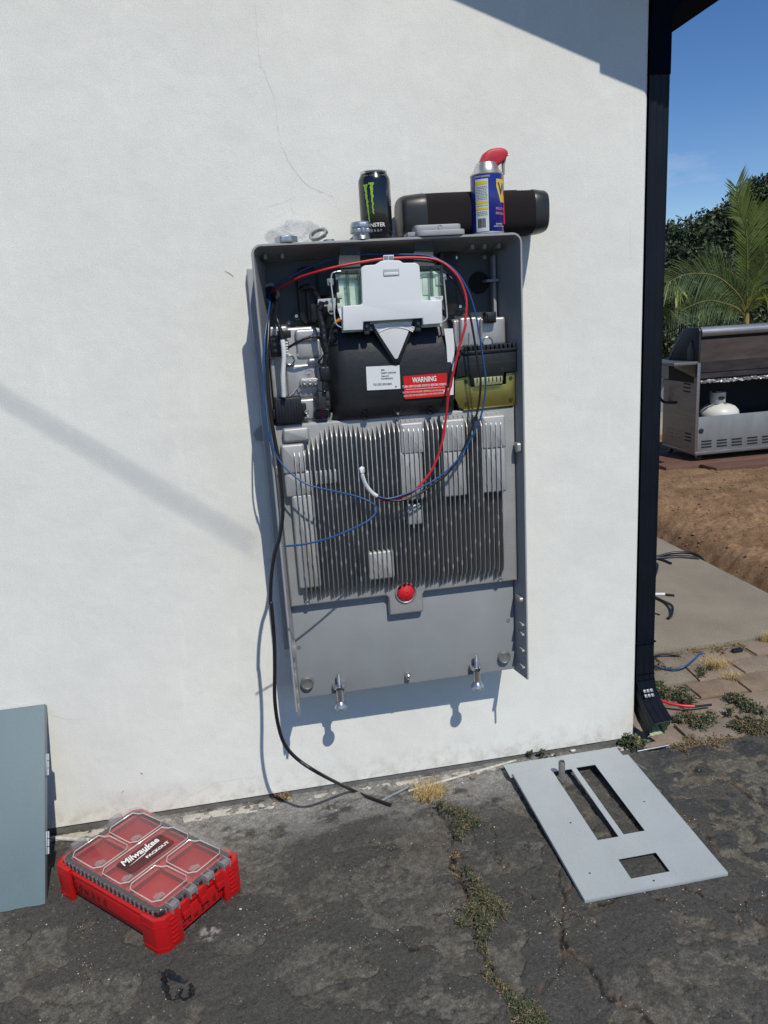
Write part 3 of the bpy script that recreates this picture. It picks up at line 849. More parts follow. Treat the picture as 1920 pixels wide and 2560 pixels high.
# back pan behind everything and the wall flange
bm = B(); box(bm, -.285, .285, -.034, -.026, ZB + .30, ZT - .012)
obj('back_pan', bm, mat('pan_shade_grey', (.055, .060, .066), .5, var=.1, vscale=14), unit, smooth=0)  # housing grey made darker, cavity shade put into the colour
bm = B(); box(bm, -.316, .316, -.026, -.004, .43, 1.385, .004)
prism(bm, [(-.316, .98), (-.334, .985), (-.338, 1.0), (-.330, 1.012), (-.316, 1.02)], -.014, -.008, 'y')
obj('mounting_flange', bm, grey, unit)
bm = B(); box(bm, -.3165, -.3161, -.022, -.010, q2(190, 920, -.02).z, q2(190, 800, -.02).z)
obj('side_sticker', bm, mat('sticker_red', (.55, .02, .02), .5), unit, smooth=0)
# lower plate
zp = q5(860, 720, -.036).z
bm = B(); box(bm, -.289, .286, -.104, -.098, .327, .640, .002)
obj('lower_plate', bm, grey2, unit)

# ---- heat sink casting
CY = -.125                                     # its face
hs_bot = q5(300, 245, CY).z - .008
bm = B()
sw0, sw1 = q5(762, 190, CY).x, q5(962, 190, CY).x
zsw = q5(860, 312, CY).z
top = 1.030
prism(bm, [(-.291, hs_bot), (sw0 - .006, hs_bot), (sw0, hs_bot - .006), (sw0, zsw + .004), (sw0 + .004, zsw), (sw1 - .004, zsw), (sw1, zsw + .004), (sw1, hs_bot - .006), (sw1 + .006, hs_bot), (.291, hs_bot), (.291, top), (-.291, top)],
      -.100, CY, 'y', frontbev=.006, seg=3)
sink = obj('heat_sink', bm, castg, unit, smooth=40)
# raised blocks between the fins
def boss(pts, yb, yf, r=.006, fb=.006):
    (xa, za), (xb, zb) = pts
    p, q_ = q4(xa, za, yf), q4(xb, zb, yf)
    x0, x1 = min(p.x, q_.x), max(p.x, q_.x); z1, z0 = p.z, q_.z
    bm = B(); prism(bm, rpoly(x0, x1, z0, z1, min(r, (x1 - x0) / 3)), yb, yf, 'y', frontbev=fb, seg=3)
    return obj('boss', bm, castg, sink, smooth=40)
boss(((158, 125), (320, 195)), CY + .004, -.146)
boss(((146, 222), (300, 385)), CY + .004, -.148)
boss(((165, 384), (345, 520)), CY + .004, -.145)
boss(((208, 520), (390, 1062)), CY + .004, -.145)
boss(((850, 92), (1003, 268)), CY + .004, -.151); boss(((848, 262), (1000, 540)), CY + .004, -.149)
boss(((1100, 72), (1246, 256)), CY + .004, -.152); boss(((1098, 248), (1254, 520)), CY + .004, -.149)
boss(((1338, 50), (1484, 236)), CY + .004, -.152); boss(((1336, 228), (1490, 495)), CY + .004, -.149)
boss(((890, 576), (996, 690)), CY + .004, -.149)
boss(((662, 858), (826, 1008)), CY + .004, -.149)
boss(((345, 372), (505, 448)), CY + .004, -.136)
# fins, one by one
YFIN = -.155
tops = [(210, 268), (240, 268), (270, 264), (300, 256), (325, 232), (352, 226), (380, 197), (405, 174), (430, 156), (460, 150), (600, 150), (630, 166), (660, 173), (690, 172), (715, 160), (745, 144), (770, 130), (840, 124), (862, 120), (1000, 118), (1015, 112), (1080, 106), (1105, 96), (1245, 92), (1260, 92), (1335, 88), (1350, 82), (1440, 78)]
def top_at(x):
    for (a, za), (c, zc) in zip(tops[:-1], tops[1:]):
        if a <= x <= c: return za + (zc - za) * (x - a) / (c - a)
    return tops[-1][1]
NF = 44
zfb = q4(700, 1062, YFIN).z
for i in range(NF):
    xp = 212 + (1440 - 212) * i / (NF - 1)
    p = q4(xp, top_at(xp), YFIN); x = p.x; zt = p.z
    # bring the fin upright: its x is measured at mid height
    xm = q4(xp + 22 + 20 * (1 - i / NF), 560, YFIN).x
    x = xm
    bm = B(); h = .00075; hb_ = .0018
    zb0 = zfb + .004 * ((i * 7) % 3 - 1)
    outl = [(CY + .003, zb0 - .028), (YFIN + .018, zb0 - .006), (YFIN + .004, zb0 + .006), (YFIN, zb0 + .020), (YFIN, zt - .010), (YFIN + .004, zt - .002), (YFIN + .014, zt + .006), (CY + .003, zt + .020)]
    L_, R_ = [], []
    for y, z in outl:
        w = h if y < YFIN + .012 else hb_
        if z < zb0 - .02: w = .0006
        L_.append(bm.verts.new((x - w, y, z))); R_.append(bm.verts.new((x + w, y, z)))
    bm.faces.new(L_); bm.faces.new(R_[::-1])
    for k in range(len(outl)):
        k2 = (k + 1) % len(outl); bm.faces.new((L_[k], R_[k], R_[k2], L_[k2]))
    # ejector-pin pads along the edge
    for j in range(4):
        z = zb0 + .055 + .092 * j + (.022 if i % 2 else 0) + .03 * math.sin(i * .35 + j)
        if z < zt - .03:
            prism(bm, [(x - .0016, z - .005), (x + .0016, z - .005), (x + .0016, z + .005), (x - .0016, z + .005)], YFIN + .006, YFIN - .0003, 'y')
    obj('fin', bm, cast, sink, smooth=30)
# rocker: red dome in a ring
cs = q5(862, 186, CY)
bm = B(); lathe(bm, [(.0275, 0.002), (.0275, -.003), (.0255, -.005), (.0235, -.003), (.0225, .003), (.0001, .003)], (cs.x, CY, cs.z), 'y', 40)
ring = obj('switch_ring', bm, cast, unit)
bm = B(); lathe(bm, [(.0215, .002), (.0215, -.003), (.020, -.0065), (.012, -.0105), (.0045, -.0125), (.004, -.0115), (.0001, -.0115)], (cs.x, CY, cs.z), 'y', 40)
for k in range(8):
    a = rad(45 * k + 20)
    box(bm, cs.x + .0185 * math.cos(a) - .0012, cs.x + .0185 * math.cos(a) + .0012, CY - .0085, CY - .004, cs.z + .0185 * math.sin(a) - .0012, cs.z + .0185 * math.sin(a) + .0012, .0004)
obj('switch_button', bm, mat('red_button', (.60, .010, .02), .6), unit)
for px, py in ((297, 245), (1407, 113)):
    c = q5(px, py, CY - .001); bm = B(); screw_head(bm, (c.x, CY, c.z), .0068, .0035)
    obj('screw', bm, steel, unit)
# lower plate hardware
for px, py in ((296, 712), (1433, 562)):
    c = q5(px, py, -.113); bm = B()
    lathe(bm, [(.0165, 0), (.0165, -.016), (.0150, -.0185), (.0135, -.0185), (.0125, -.0165), (.004, -.0150), (.0001, -.0150)], (c.x, -.098, c.z), 'y', 28)
    obj('round_foot', bm, mat('dull_zinc', (.42, .42, .40), .38, .8, var=.2, vscale=80), unit)
c = q5(877, 670, -.113); bm = B(); lathe(bm, [(.0095, 0), (.0095, -.006), (.0078, -.010), (.0070, -.020), (.004, -.023), (.0001, -.023)], (c.x, -.098, c.z), 'y', 20)
obj('peg', bm, steel, unit)
for px, py in ((246, 500), (1450, 345)):
    c = q5(px, py, -.100); bm = B(); screw_head(bm, (c.x, -.098, c.z), .0060, .007); obj('screw', bm, steel, unit)
for px, py0 in ((474, 655), (1268, 547)):         # levelling bolts standing in forked ears
    y = -.120
    c0 = q5(px, py0, y); zt = c0.z; x = c0.x
    zf = zt - .036                                   # ear level
    bm = B(); prism(bm, [(x - .016, -.098), (x - .0165, -.117), (x - .011, -.130), (x - .006, -.130), (x - .0055, -.118), (x + .0055, -.118), (x + .006, -.130), (x + .011, -.130), (x + .0165, -.117), (x + .016, -.098)], zf - .004, zf + .003, 'z', bev=.0008)
    ear = obj('bolt_ear', bm, steel, unit)
    bm = B()
    zs = [zt, zt - .002] ; prof_ = [(.0022, 0), (.0042, -.0015)]
    for k in range(30):
        prof_ += [(.0044 if k % 2 else .0051, -.002 - k * .00125)]
    prof_ += [(.0085, -.098), (.0090, -.044), (.0085, -.048), (.0062, -.050)]
    prof_ += [(.0064, -.070), (.0062, -.072), (.0120, -.080), (.0165, -.088), (.0170, -.092), (.0150, -.095), (.004, -.097), (.003, -.103), (.0001, -.103)]
    lathe(bm, prof_, (x, y, zt), 'z', 20)
    obj('levelling_bolt', bm, steel, unit, smooth=40)
# right flange ribs, left tabs
for i, (py0, py1) in enumerate(((312, 360), (372, 416), (462, 508), (556, 604))):
    a = X(640 + 1478 * .434, 1400 + py0 * .434, .283); 
    z = q5(1530, py1, -.135).z
    bm = B(); prism(bm, [(-.152, z - .002), (-.150, z + .002), (-.100, z + .002), (-.100, z - .002)], .2905, .2985, 'x'); obj('side_rib', bm, grey, unit, smooth=0)
c = q5(1520, 226, -.14); bm = B(); prism(bm, rpoly(-.150, -.112, c.z - .007, c.z + .007, .006), .287, .2965, 'x', bev=.001); obj('hinge_tab', bm, cast, unit)
c = q4(1548, 232, -.14); bm = B(); prism(bm, rpoly(-.152, -.128, c.z - .012, c.z + .012, .006), .287, .2965, 'x', bev=.001); obj('hinge_tab', bm, cast, unit)
for py0, py1, w in ((590, 815, .010), (930, 1005, .004), (1105, 1325, .005), (1415, 1640, .005), (1625, 1895, .006)):
    a, c = ql(700, py0, -.12), ql(700, py1, -.12)
    bm = B(); box(bm, -.2985, -.2985 + w, -.158, -.12, c.z, a.z, .001); obj('side_tab', bm, cast, unit)
c = q4(112, 362, -.10); bm = B(); prism(bm, rpoly(-.13, -.10, c.z - .012, c.z + .012, .006), -.294, -.284, 'x', bev=.001); obj('hinge_tab', bm, cast, unit)

# ---- upper cavity
def disc_ring(name, c, r0, r1, h, m_, parent=unit):
    bm = B(); lathe(bm, [(r0, 0), (r0, -h), (r1, -h), (r1, -.0005)], (c.x, -.034, c.z), 'y', 32); return obj(name, bm, m_, parent)
c = q2(345, 150, -.034)
bm = B()
pr = []
for k in range(48):
    a = 2 * PI * k / 48; r = .0232 if (k // 3) % 2 else .0205
    pr.append((c.x + r * math.cos(a), c.z + r * math.sin(a)))
prism(bm, pr, -.034, -.044, 'y', bev=0)
nut = obj('gland_nut', bm, mat('gland_grey', (.16, .17, .18), .45, .4), unit)
bm = B(); lathe(bm, [(.0150, -.009), (.0150, -.013), (.0001, -.013)], (c.x, -.034, c.z), 'y', 24); obj('gland_opening', bm, blackm, unit)
c = q3(970, 603, -.034)
bm = B(); lathe(bm, [(.0262, 0), (.0262, -.0012), (.0235, -.0014), (.0225, -.0010), (.0001, -.0010)], (c.x, -.034, c.z), 'y', 40); obj('knockout_hole', bm, blackm, unit)  # black disc, the dark of the hole put into the colour
# black fan plates with rounded ends either side of the middle
for pts, ear_pts in ((((640, -150), (935, 500)), ((650, 415),)), (((560, 250), (760, 930)), ((780, 845), (735, 345)))):
    f = q2 if pts[0][0] == 640 else q3
    a, c = f(*pts[0], -.05), f(*pts[1], -.05)
    bm = B(); prism(bm, rpoly(a.x, c.x, c.z, a.z, .020), -.034, -.052, 'y', frontbev=.004)
    for e in ear_pts:
        k = f(*e, -.045); prism(bm, rpoly(k.x - .010, k.x + .014, k.z - .010, k.z + .010, .009), -.034, -.044, 'y')
    fan = obj('fan_plate', bm, blackp, unit)
    for e in ear_pts:
        k = f(*e, -.045); bm = B(); screw_head(bm, (k.x, -.044, k.z), .0045, .003); obj('screw', bm, steel, fan)
a = q2(745, 90, -.055); c = q2(905, 490, -.055)
bm = B(); prism(bm, rpoly(a.x, c.x, c.z, a.z, .018), -.052, -.066, 'y', frontbev=.006); obj('fan_hood', bm, blackp, unit)
for f, pp in ((q2, ((568, 490), (200, 150))), (q1, ((150, 652), (283, 918))), (q3, ((1030, 342), (1003, 290)))):
    for px, py in pp[:1]:
        c = f(px, py, -.034); bm = B(); screw_head(bm, (c.x, -.034, c.z), .0055, .003); obj('rivet', bm, grey, unit)
# ribs on the inside of the roof of the housing
for px in (160, 245, 1180, 1240, 1310):
    c = q1(px, 560, -.09); bm = B(); box(bm, c.x - .004, c.x + .004, -.105, -.034, ZT - .028, ZT - .016, .002); obj('roof_rib', bm, grey, unit)
c = q3(1115, 600, -.034)
bm = B(); box(bm, .266, .274, -.060, -.034, 1.14, 1.385, .002); obj('corner_bead', bm, grey, unit)
c = q3(1150, 578, -.06); bm = B(); box(bm, .245, .276, -.075, -.034, c.z - .003, c.z + .003, .001); obj('corner_bead', bm, grey, unit)

# ---- cast module, left
LY = -.094
def qpoly(f, pts, y): return [(f(a, c, y).x, f(a, c, y).z) for a, c in pts]
bm = B()
zl_t = q2(500, 552, LY).z; zl_b = q2(700, 1690, LY).z
prism(bm, [(-.2855, zl_b), (q2(1040, 1650, LY).x - .012, zl_b), (q2(1058, 1600, LY).x, zl_b + .010), (q2(1058, 1600, LY).x, zl_t - .01), (-.18, zl_t), (-.276, zl_t), (-.2855, zl_t - .012)], -.05, LY, 'y', frontbev=.006, seg=3)
lm = obj('cast_module', bm, cast, unit, smooth=40)
lm['label'] = 'bare cast aluminium module in the left half of the enclosure'
for (xa, za), (xb, zb), yf in (((322, 915), (435, 1370), -.108), ((630, 575), (900, 700), -.106), ((230, 545), (560, 650), -.104), ((780, 905), (960, 990), -.104), ((640, 690), (945, 890), -.099), ((520, 985), (905, 1330), -.099), ((455, 1395), (900, 1600), -.098)):
    a, c = q2(xa, za, yf), q2(xb, zb, yf)
    a.x = max(a.x, -.284)
    bm = B(); prism(bm, rpoly(a.x, c.x, c.z, a.z, min(.007, abs(a.z - c.z) / 3)), LY + .006, yf, 'y', frontbev=min(.005, abs(c.x - a.x) * .2), seg=3); obj('relief', bm, cast, lm, smooth=40)
c0, c1 = q2(395, 1672, -.112), q2(1010, 1640, -.112)
bm = B(); tube(bm, catmull([q2(380, 1702, -.112), q2(600, 1690, -.112), q2(900, 1668, -.112), q2(1010, 1640, -.112), q2(1048, 1590, -.112), q2(1056, 1530, -.110)], 8), .0026, 8)
obj('rim', bm, cast, lm)
c = q2(572, 922, -.108); bm = B(); lathe(bm, [(.0125, .012), (.0125, -.002), (.0105, -.0035), (.0095, -.002), (.009, .002), (.0001, .002)], (c.x, -.106, c.z), 'y', 28); obj('sight_port', bm, steel, lm)
a, c = q2(688, 1142, -.112), q2(915, 1222, -.112)
bm = B(); prism(bm, rpoly(a.x, c.x, c.z, a.z, .0075), -.096, -.112, 'y', frontbev=.002); bar = obj('earth_bar', bm, cast, lm)
for px in (745, 808, 870):
    k = q2(px, 1183, -.113); bm = B(); screw_head(bm, (k.x, -.112, k.z), .0058, .005); obj('screw', bm, steel, bar)
k = q2(680, 1265, -.1); bm = B(); screw_head(bm, (k.x, -.099, k.z), .0048, .006); obj('peg', bm, cast, lm)
bm = B(); tube(bm, [q2(690, 1200, -.102), q2(620, 1300, -.102), q2(540, 1365, -.102)], .0016, 6); obj('rib_line', bm, cast, lm)
k = q2(792, 1075, -.0995)
bm = B()
tube(bm, [(k.x + .0085 * math.cos(2 * PI * i / 28), -.0992, k.z + .0085 * math.sin(2 * PI * i / 28)) for i in range(29)], .0007, 6)
for dxx, z, wdt in ((0, -.001, .0050), (0, -.0035, .0034), (0, -.0058, .0017)):
    box(bm, k.x - wdt, k.x + wdt, -.1002, -.0988, k.z + z - .0006, k.z + z + .0006)
box(bm, k.x - .0006, k.x + .0006, -.1002, -.0988, k.z - .001, k.z + .0055)
obj('earth_mark', bm, cast, lm)
text('casting_mark', 'POWERWALL', .0062, cast, lm, q2(770, 1335, -.0998) , bold=.0001)
text('casting_mark', '134', .0062, cast, lm, q2(862, 1385, -.0998))
# black sensor box with its foot
a, c = q2(395, 1372, -.135), q2(728, 1640, -.135)
bm = B(); box(bm, a.x, c.x, -.138, -.098, c.z, a.z, .003)
for i in range(9):
    xx = a.x + (c.x - a.x) * (i + .5) / 9
    box(bm, xx - .0022, xx + .0022, -.1395, -.137, c.z + .004, c.z + .050 + (.003 if i % 2 else 0), .0005)
    box(bm, xx - .0025, xx + .0025, -.132, -.110, a.z - .002, a.z + .0025, .0005)
box(bm, a.x - .006, a.x + .001, -.130, -.105, c.z + .012, c.z + .034, .001)
box(bm, c.x - .001, c.x + .011, -.125, -.100, c.z + .010, c.z + .042, .0015)
sb = obj('sensor_box', bm, mat('black_ribbed', (.010, .013, .017), .4, var=.2, vscale=60), unit)
k = q2(765, 1520, -.127); bm = B(); screw_head(bm, (k.x, -.125, k.z), .0055, .005); obj('screw', bm, steel, sb)
bm = B(); box(bm, k.x - .006, k.x + .006, -.124, -.100, k.z - .017, k.z - .010, .001); obj('bracket', bm, steel, sb)
# connector plugs
a, c = q2(893, 1292, -.15), q2(1045, 1480, -.15)
bm = B(); box(bm, a.x, c.x, -.152, -.118, c.z, a.z, .003)
box(bm, c.x - .010, c.x - .002, -.1545, -.150, c.z + .006, c.z + .018, .001); box(bm, c.x - .010, c.x - .002, -.1545, -.150, c.z + .022, c.z + .034, .001)
obj('plug', bm, mat('grey_black_plastic', (.028, .029, .031), .5), unit)
a, c = q2(850, 1505, -.118), q2(1030, 1595, -.118)
bm = B(); prism(bm, rpoly(a.x, c.x, c.z, a.z, .006), -.097, -.118, 'y', frontbev=.002); pl = obj('plug_socket', bm, blackp, unit)
for i, (px, py, m_) in enumerate(((905, 1520, (.55, .01, .02)), (920, 1538, (.6, .02, .03)), (905, 1560, (.08, .05, .3)), (930, 1572, (.6, .03, .05)), (945, 1560, (.03, .04, .2)))):
    k = q2(px, py, -.119); k2 = q2(px + 45, py + 12 * (i - 2) + 8, -.122)
    bm = B(); tube(bm, [k, (k + k2) / 2 + Vector((0, -.004, 0)), k2], .0012, 6); obj('pin_wire', bm, mat('pin_wire_%d' % i, m_, .4), pl)
# black connector behind the white-taped lead
a, c = q2(345, 672, -.12), q2(520, 880, -.12)
bm = B(); box(bm, a.x, c.x, -.124, -.098, c.z, a.z, .002)
for i in range(3):
    for k in range(2):
        xx = a.x + .009 + .016 * k; z = c.z + .012 + .013 * i
        box(bm, xx - .005, xx + .005, -.1255, -.123, z - .004, z + .004, .0008)
term = obj('terminal_block', bm, blackp, unit)
a, c = q2(430, 585, -.128), q2(590, 665, -.128)
bm = B(); box(bm, a.x, c.x, -.132, -.110, c.z, a.z, .002); obj('terminal_latch', bm, blackp, term)
for i in range(5):
    z0 = q2(545, 700 + 32 * i, -.13).z
    xx = q2(540, 760, -.13).x
    bm = B(); box(bm, xx - .003, xx + .003, -.133, -.120, z0 - .0055, z0 - .002, .0006); obj('terminal_tooth', bm, ink_w, term)

# ---- cast module, right
bm = B()
xr0 = q3(705, 1200, LY).x; zr_t = q3(1000, 945, LY).z; zr_b = q3(1200, 1905, LY).z
prism(bm, [(xr0, q3(705, 1780, LY).z), (q3(745, 1790, LY).x, q3(745, 1790, LY).z), (q3(765, 1880, LY).x, zr_b + .012), (q3(800, 1915, LY).x, zr_b), (.2815, zr_b), (.2815, zr_t - .020), (.268, zr_t - .004), (.255, zr_t), (xr0, zr_t - .004)], -.05, LY, 'y', frontbev=.007, seg=3)
rm = obj('cast_module', bm, cast, unit, smooth=40)
rm['label'] = 'bare cast aluminium module in the right half of the enclosure'
for (xa, za), (xb, zb), yf in (((775, 960), (975, 1250), -.104), ((985, 965), (1250, 1230), -.102), ((705, 985), (770, 1330), -.100)):
    a, c = q3(xa, za, yf), q3(xb, zb, yf)
    bm = B(); prism(bm, rpoly(a.x, c.x, c.z, a.z, .006), LY + .006, yf, 'y', frontbev=.005, seg=3); obj('relief', bm, cast, rm, smooth=40)
for px, py in ((775, 1285), (775, 1320)):
    k = q3(px, py, -.108); bm = B(); lathe(bm, [(.009, .012), (.009, -.003), (.007, -.005), (.0001, -.005)], (k.x, -.106, k.z), 'y', 18); obj('stud', bm, steel, rm)
k = q3(1060, 1210, -.106); bm = B(); lathe(bm, [(.0130, .012), (.0130, -.003), (.0115, -.004), (.010, -.002), (.0001, -.002)], (k.x, -.104, k.z), 'y', 24); obj('sight_port', bm, steel, rm)
bm = B(); tube(bm, [q3(872, 1115, -.106), q3(875, 1260, -.106)], .0014, 6); obj('rib_line', bm, cast, rm)
bm = B(); tube(bm, catmull([q3(705, 1775, -.104), q3(742, 1790, -.106), q3(760, 1850, -.110), q3(790, 1905, -.112), q3(860, 1932, -.112), q3(1100, 1912, -.112), q3(1350, 1892, -.112)], 8), .0026, 8); obj('rim', bm, cast, rm)
a, c = q3(1035, 905, -.115), q3(1148, 1010, -.115)
bm = B(); box(bm, a.x, c.x, -.119, -.092, c.z, a.z, .002); box(bm, a.x + .004, c.x - .006, -.122, -.118, c.z + .004, a.z - .004, .001); obj('cable_clip', bm, blackp, rm)
# brass plate and black terminal strip
BY = -.128
brass = mat('brass_chromate', (.40, .335, .10), .34, .8, col2=(.31, .265, .08), vscale=40)
bm = B()
prism(bm, qpoly(q3, ((725, 1590), (885, 1555), (890, 1665), (1250, 1640), (1250, 1525), (1372, 1515), (1370, 1840), (815, 1900), (775, 1880), (725, 1780)), BY), BY + .004, BY, 'y', bev=.0012)
bp_ = obj('brass_plate', bm, brass, unit)
for px, py in ((840, 1615), (1298, 1577), (845, 1838), (1300, 1795)):
    k = q3(px, py, BY); bm = B(); screw_head(bm, (k.x, BY, k.z), .0046, .003); obj('screw', bm, mat('dark_brass', (.10, .10, .06), .4, .7), bp_)
bm = B(); prism(bm, qpoly(q3, ((815, 1900), (1335, 1845), (1335, 1858), (815, 1915)), BY - .002), BY + .02, BY - .002, 'y', bev=.001); obj('brass_lip', bm, brass, bp_)
TY = -.136
bm = B()
prism(bm, qpoly(q3, ((800, 1345), (1368, 1290), (1372, 1510), (1232, 1520), (1232, 1610), (920, 1640), (895, 1660), (890, 1555), (735, 1570), (760, 1400)), TY), TY + .036, TY, 'y', bev=.0018)
tb = obj('terminal_strip', bm, mat('black_terminal', (.012, .014, .016), .42, var=.15, vscale=50), unit)
bm = B(); prism(bm, qpoly(q3, ((808, 1310), (1368, 1262), (1370, 1292), (808, 1345)), TY - .003), TY + .034, TY - .003, 'y', bev=.001); obj('strip_ledge', bm, blackp, tb)
for i in range(12):
    px = 833 + (1318 - 833) * i / 11; py = 1278 - 36 * i / 11
    k = q3(px, py, TY + .01); bm = B(); box(bm, k.x - .0035, k.x + .0035, TY - .001, TY + .018, k.z - .007, k.z + .006, .0007); obj('terminal_tooth', bm, blackp, tb)
a, c = q3(925, 1575, TY - .002), q3(1215, 1650, TY - .002)
bm = B(); prism(bm, qpoly(q3, ((922, 1580), (1215, 1555), (1215, 1635), (930, 1665)), TY - .002), TY + .01, TY - .002, 'y', bev=.001); cb = obj('brass_comb', bm, mat('pale_brass', (.56, .53, .30), .4, .7), tb)
for i in range(7):
    k = q3(955 + 40 * i, 1600 - 3 * i, TY - .003); bm = B(); box(bm, k.x - .0009, k.x + .0009, TY - .0035, TY - .0015, k.z - .006, k.z + .005); obj('comb_slot', bm, blackm, cb, smooth=0)
ink_g = mat('ink_grey', (.055, .06, .065), .6)
def qtext(f, body, px, py, y, size, m_, parent, px2, py2, **k):
    """a line of print set along the direction from (px,py) to (px2,py2)"""
    a, c = f(px, py, y), f(px2, py2, y)
    ang = math.atan2(c.z - a.z, c.x - a.x)
    return text(k.pop('name', 'lettering'), body, size, m_, parent, (a + c) / 2, M=Matrix.Rotation(-ang, 4, 'Y') @ Matrix.Rotation(PI / 2, 4, 'X'), **k)
qtext(q3, '- - -3- - +4-5+6-   -8-', 820, 1375, TY - .0006, .0085, ink_g, tb, 1350, 1335)
qtext(q3, 'DC RATED 60V DC NOT DISCONNECT UNDER LOAD', 820, 1440, TY - .0006, .0052, ink_g, tb, 1350, 1400)
qtext(q3, '2 1 1     3 1 4 1', 820, 1475, TY - .0006, .0062, ink_g, tb, 1130, 1455)
qtext(q3, 'T', 1195, 1497, TY - .0006, .010, ink_g, tb, 1225, 1494)

# ---- black shroud in the middle
bx0, bx1 = q2(1040, 1500, -.136).x, q3(705, 1500, -.136).x
ztop, zbot = 1.315, q2(1120, 1625, -.136).z
prof_z = [(zbot, -.128), (zbot + .004, -.136), (zbot + .03, -.14), (zbot + .07, -.143), (zbot + .11, -.143), (zbot + .15, -.137), (zbot + .20, -.122), (zbot + .25, -.092), (ztop, -.082)]
prof_x = [(0.0, .050), (.003, .034), (.009, .020), (.018, .009), (.030, .003), (.045, 0.0)]
xs = [bx0 + a for a, _ in prof_x] + [bx0 + (bx1 - bx0) * t for t in (.35, .5, .65, .8, .9)] + [bx1 - .006, bx1 - .0015, bx1]
dd = [b_ for _, b_ in prof_x] + [0] * 5 + [0, .0015, .006]
bm = B(); gv = []
for z, y in prof_z:
    gv.append([bm.verts.new((x, min(-.036, y + d), z)) for x, d in zip(xs, dd)])
for a, c in zip(gv[:-1], gv[1:]):
    for k in range(len(xs) - 1): bm.faces.new((a[k], a[k + 1], c[k + 1], c[k]))
bk = [bm.verts.new((xs[-1], -.036, z)) for z, _ in prof_z]
for i in range(len(bk) - 1): bm.faces.new((gv[i][-1], bk[i], bk[i + 1], gv[i + 1][-1]))
bot = [bm.verts.new((x, -.060, zbot)) for x in xs]
for k in range(len(xs) - 1): bm.faces.new((bot[k], bot[k + 1], gv[0][k + 1], gv[0][k]))
shroud = obj('shroud', bm, mat('black_shroud', (.0115, .012, .0135), .44, var=.25, vscale=14, bump=.5, bscale=90, spec=.5), unit, smooth=60)
for (px, py, w, h) in ((515, 770, .0065, .006), (520, 845, .0080, .007), (890, 690, .0125, .030), (1265, 725, .0060, .006), (1270, 785, .0080, .007)):
    k = qb(px, py, -.137); bm = B()
    t = bmesh.new(); lathe(t, [(1.0, .004), (1.0, -.0005), (.86, -.0022), (.72, -.0005), (.6, .003), (.0001, .003)], (0, 0, 0), 'y', 24)
    for v in t.verts: v.co = Vector((k.x + v.co.x * w, -.1385 + v.co.y, k.z + v.co.z * h))
    merge(bm, t); obj('dimple', bm, MATS['black_shroud'], shroud)
def sheet(f, pts, y, m_, name, parent, th=.0006):
    bm = B(); prism(bm, qpoly(f, pts, y), y + th, y, 'y'); return obj(name, bm, m_, parent, smooth=0)
paper = mat('label_white', (.74, .76, .77), .45)
lab = sheet(qb, ((530, 262), (915, 244), (928, 515), (543, 535)), -.1445, paper, 'data_label', unit)
for body, px, py, px2, py2, sz in (('SSID:', 702, 303, 750, 300, .0050), ('TeslaPW_GGCXXE', 704, 336, 868, 328, .0050), ('Password:', 704, 371, 796, 366, .0050), ('TCWGEYSUPZ', 706, 402, 834, 396, .0050), ('TG12531303184H', 612, 470, 830, 460, .0068)):
    qtext(qb, body, px, py, -.145, sz, ink_k, lab, px2, py2, sx=.86, bold=.0001)
k = qb(875, 492, -.145); bm = B(); lathe(bm, [(.0020, 0), (.0020, -.0004), (.0001, -.0004)], (k.x, -.1446, k.z), 'y', 12); obj('red_dot', bm, mat('ink_red', (.4, .02, .03), .6), lab)
warn = sheet(qb, ((958, 380), (965, 372), (1455, 333), (1462, 340), (1472, 588), (1464, 596), (985, 634), (975, 628)), -.145, mat('warning_red', (.60, .012, .012), .42), 'warning_label', unit)
qtext(qb, 'WARNING', 1095, 418, -.1457, .0165, ink_w, warn, 1312, 402, sx=.72, bold=.0004)
qtext(qb, 'TURN OFF POWER SWITCH BEFORE WIRING.', 988, 494, -.1457, .0078, ink_w, warn, 1432, 464, sx=.68, bold=.0001)
qtext(qb, 'ELECTRIC SHOCK HAZARD. TERMINALS ON THE LINE AND', 992, 558, -.1457, .0057, ink_w, warn, 1408, 532, sx=.67)
qtext(qb, 'LOAD SIDES MAY BE ENERGIZED IN THE OPEN POSITION.', 992, 598, -.1457, .0057, ink_w, warn, 1408, 566, sx=.67)
sheet(qb, ((990, 523), (1434, 494), (1434, 497), (990, 527)), -.1456, ink_w, 'rule', warn)
sheet(qb, ((1422, 526), (1440, 541), (1424, 560)), -.1456, ink_w, 'pointer', warn)
# white strip of card beside the shroud
bm = B(); prism(bm, qpoly(q3, ((615, 1072), (705, 1070), (722, 1240), (712, 1750), (655, 1752), (650, 1400), (640, 1250)), -.142), -.1405, -.142, 'y'); obj('card_strip', bm, paper, unit, smooth=0)

# ---- circuit board under clear covers and the white shield
pcb = mat('circuit_board', (.38, .60, .48), .5, col2=(.70, .76, .66), vscale=45)
clear = clear_mat('clear_cover', (.97, .985, .975), .015, (.6, .65, .62), .06, .4)
a, c = qa(245, 235, -.144), qa(1365, 830, -.144)
bm = B(); box(bm, a.x + .004, c.x - .004, -.146, -.142, c.z + .004, a.z - .012, .0008); bd = obj('circuit_board', bm, pcb, unit)
for px, py, w, h in ((285, 490, .006, .006), (290, 600, .006, .006), (340, 405, .0025, .0025), (430, 300, .011, .005), (300, 300, .012, .005), (1200, 280, .014, .004), (1190, 400, .010, .018), (1310, 330, .007, .012), (350, 465, .002, .002)):
    k = qa(px, py, -.147); bm = B(); box(bm, k.x - w, k.x + w, -.1485, -.1455, k.z - h, k.z + h, .0008)
    obj('component', bm, mat('solder_pale', (.55, .62, .56), .45), bd)
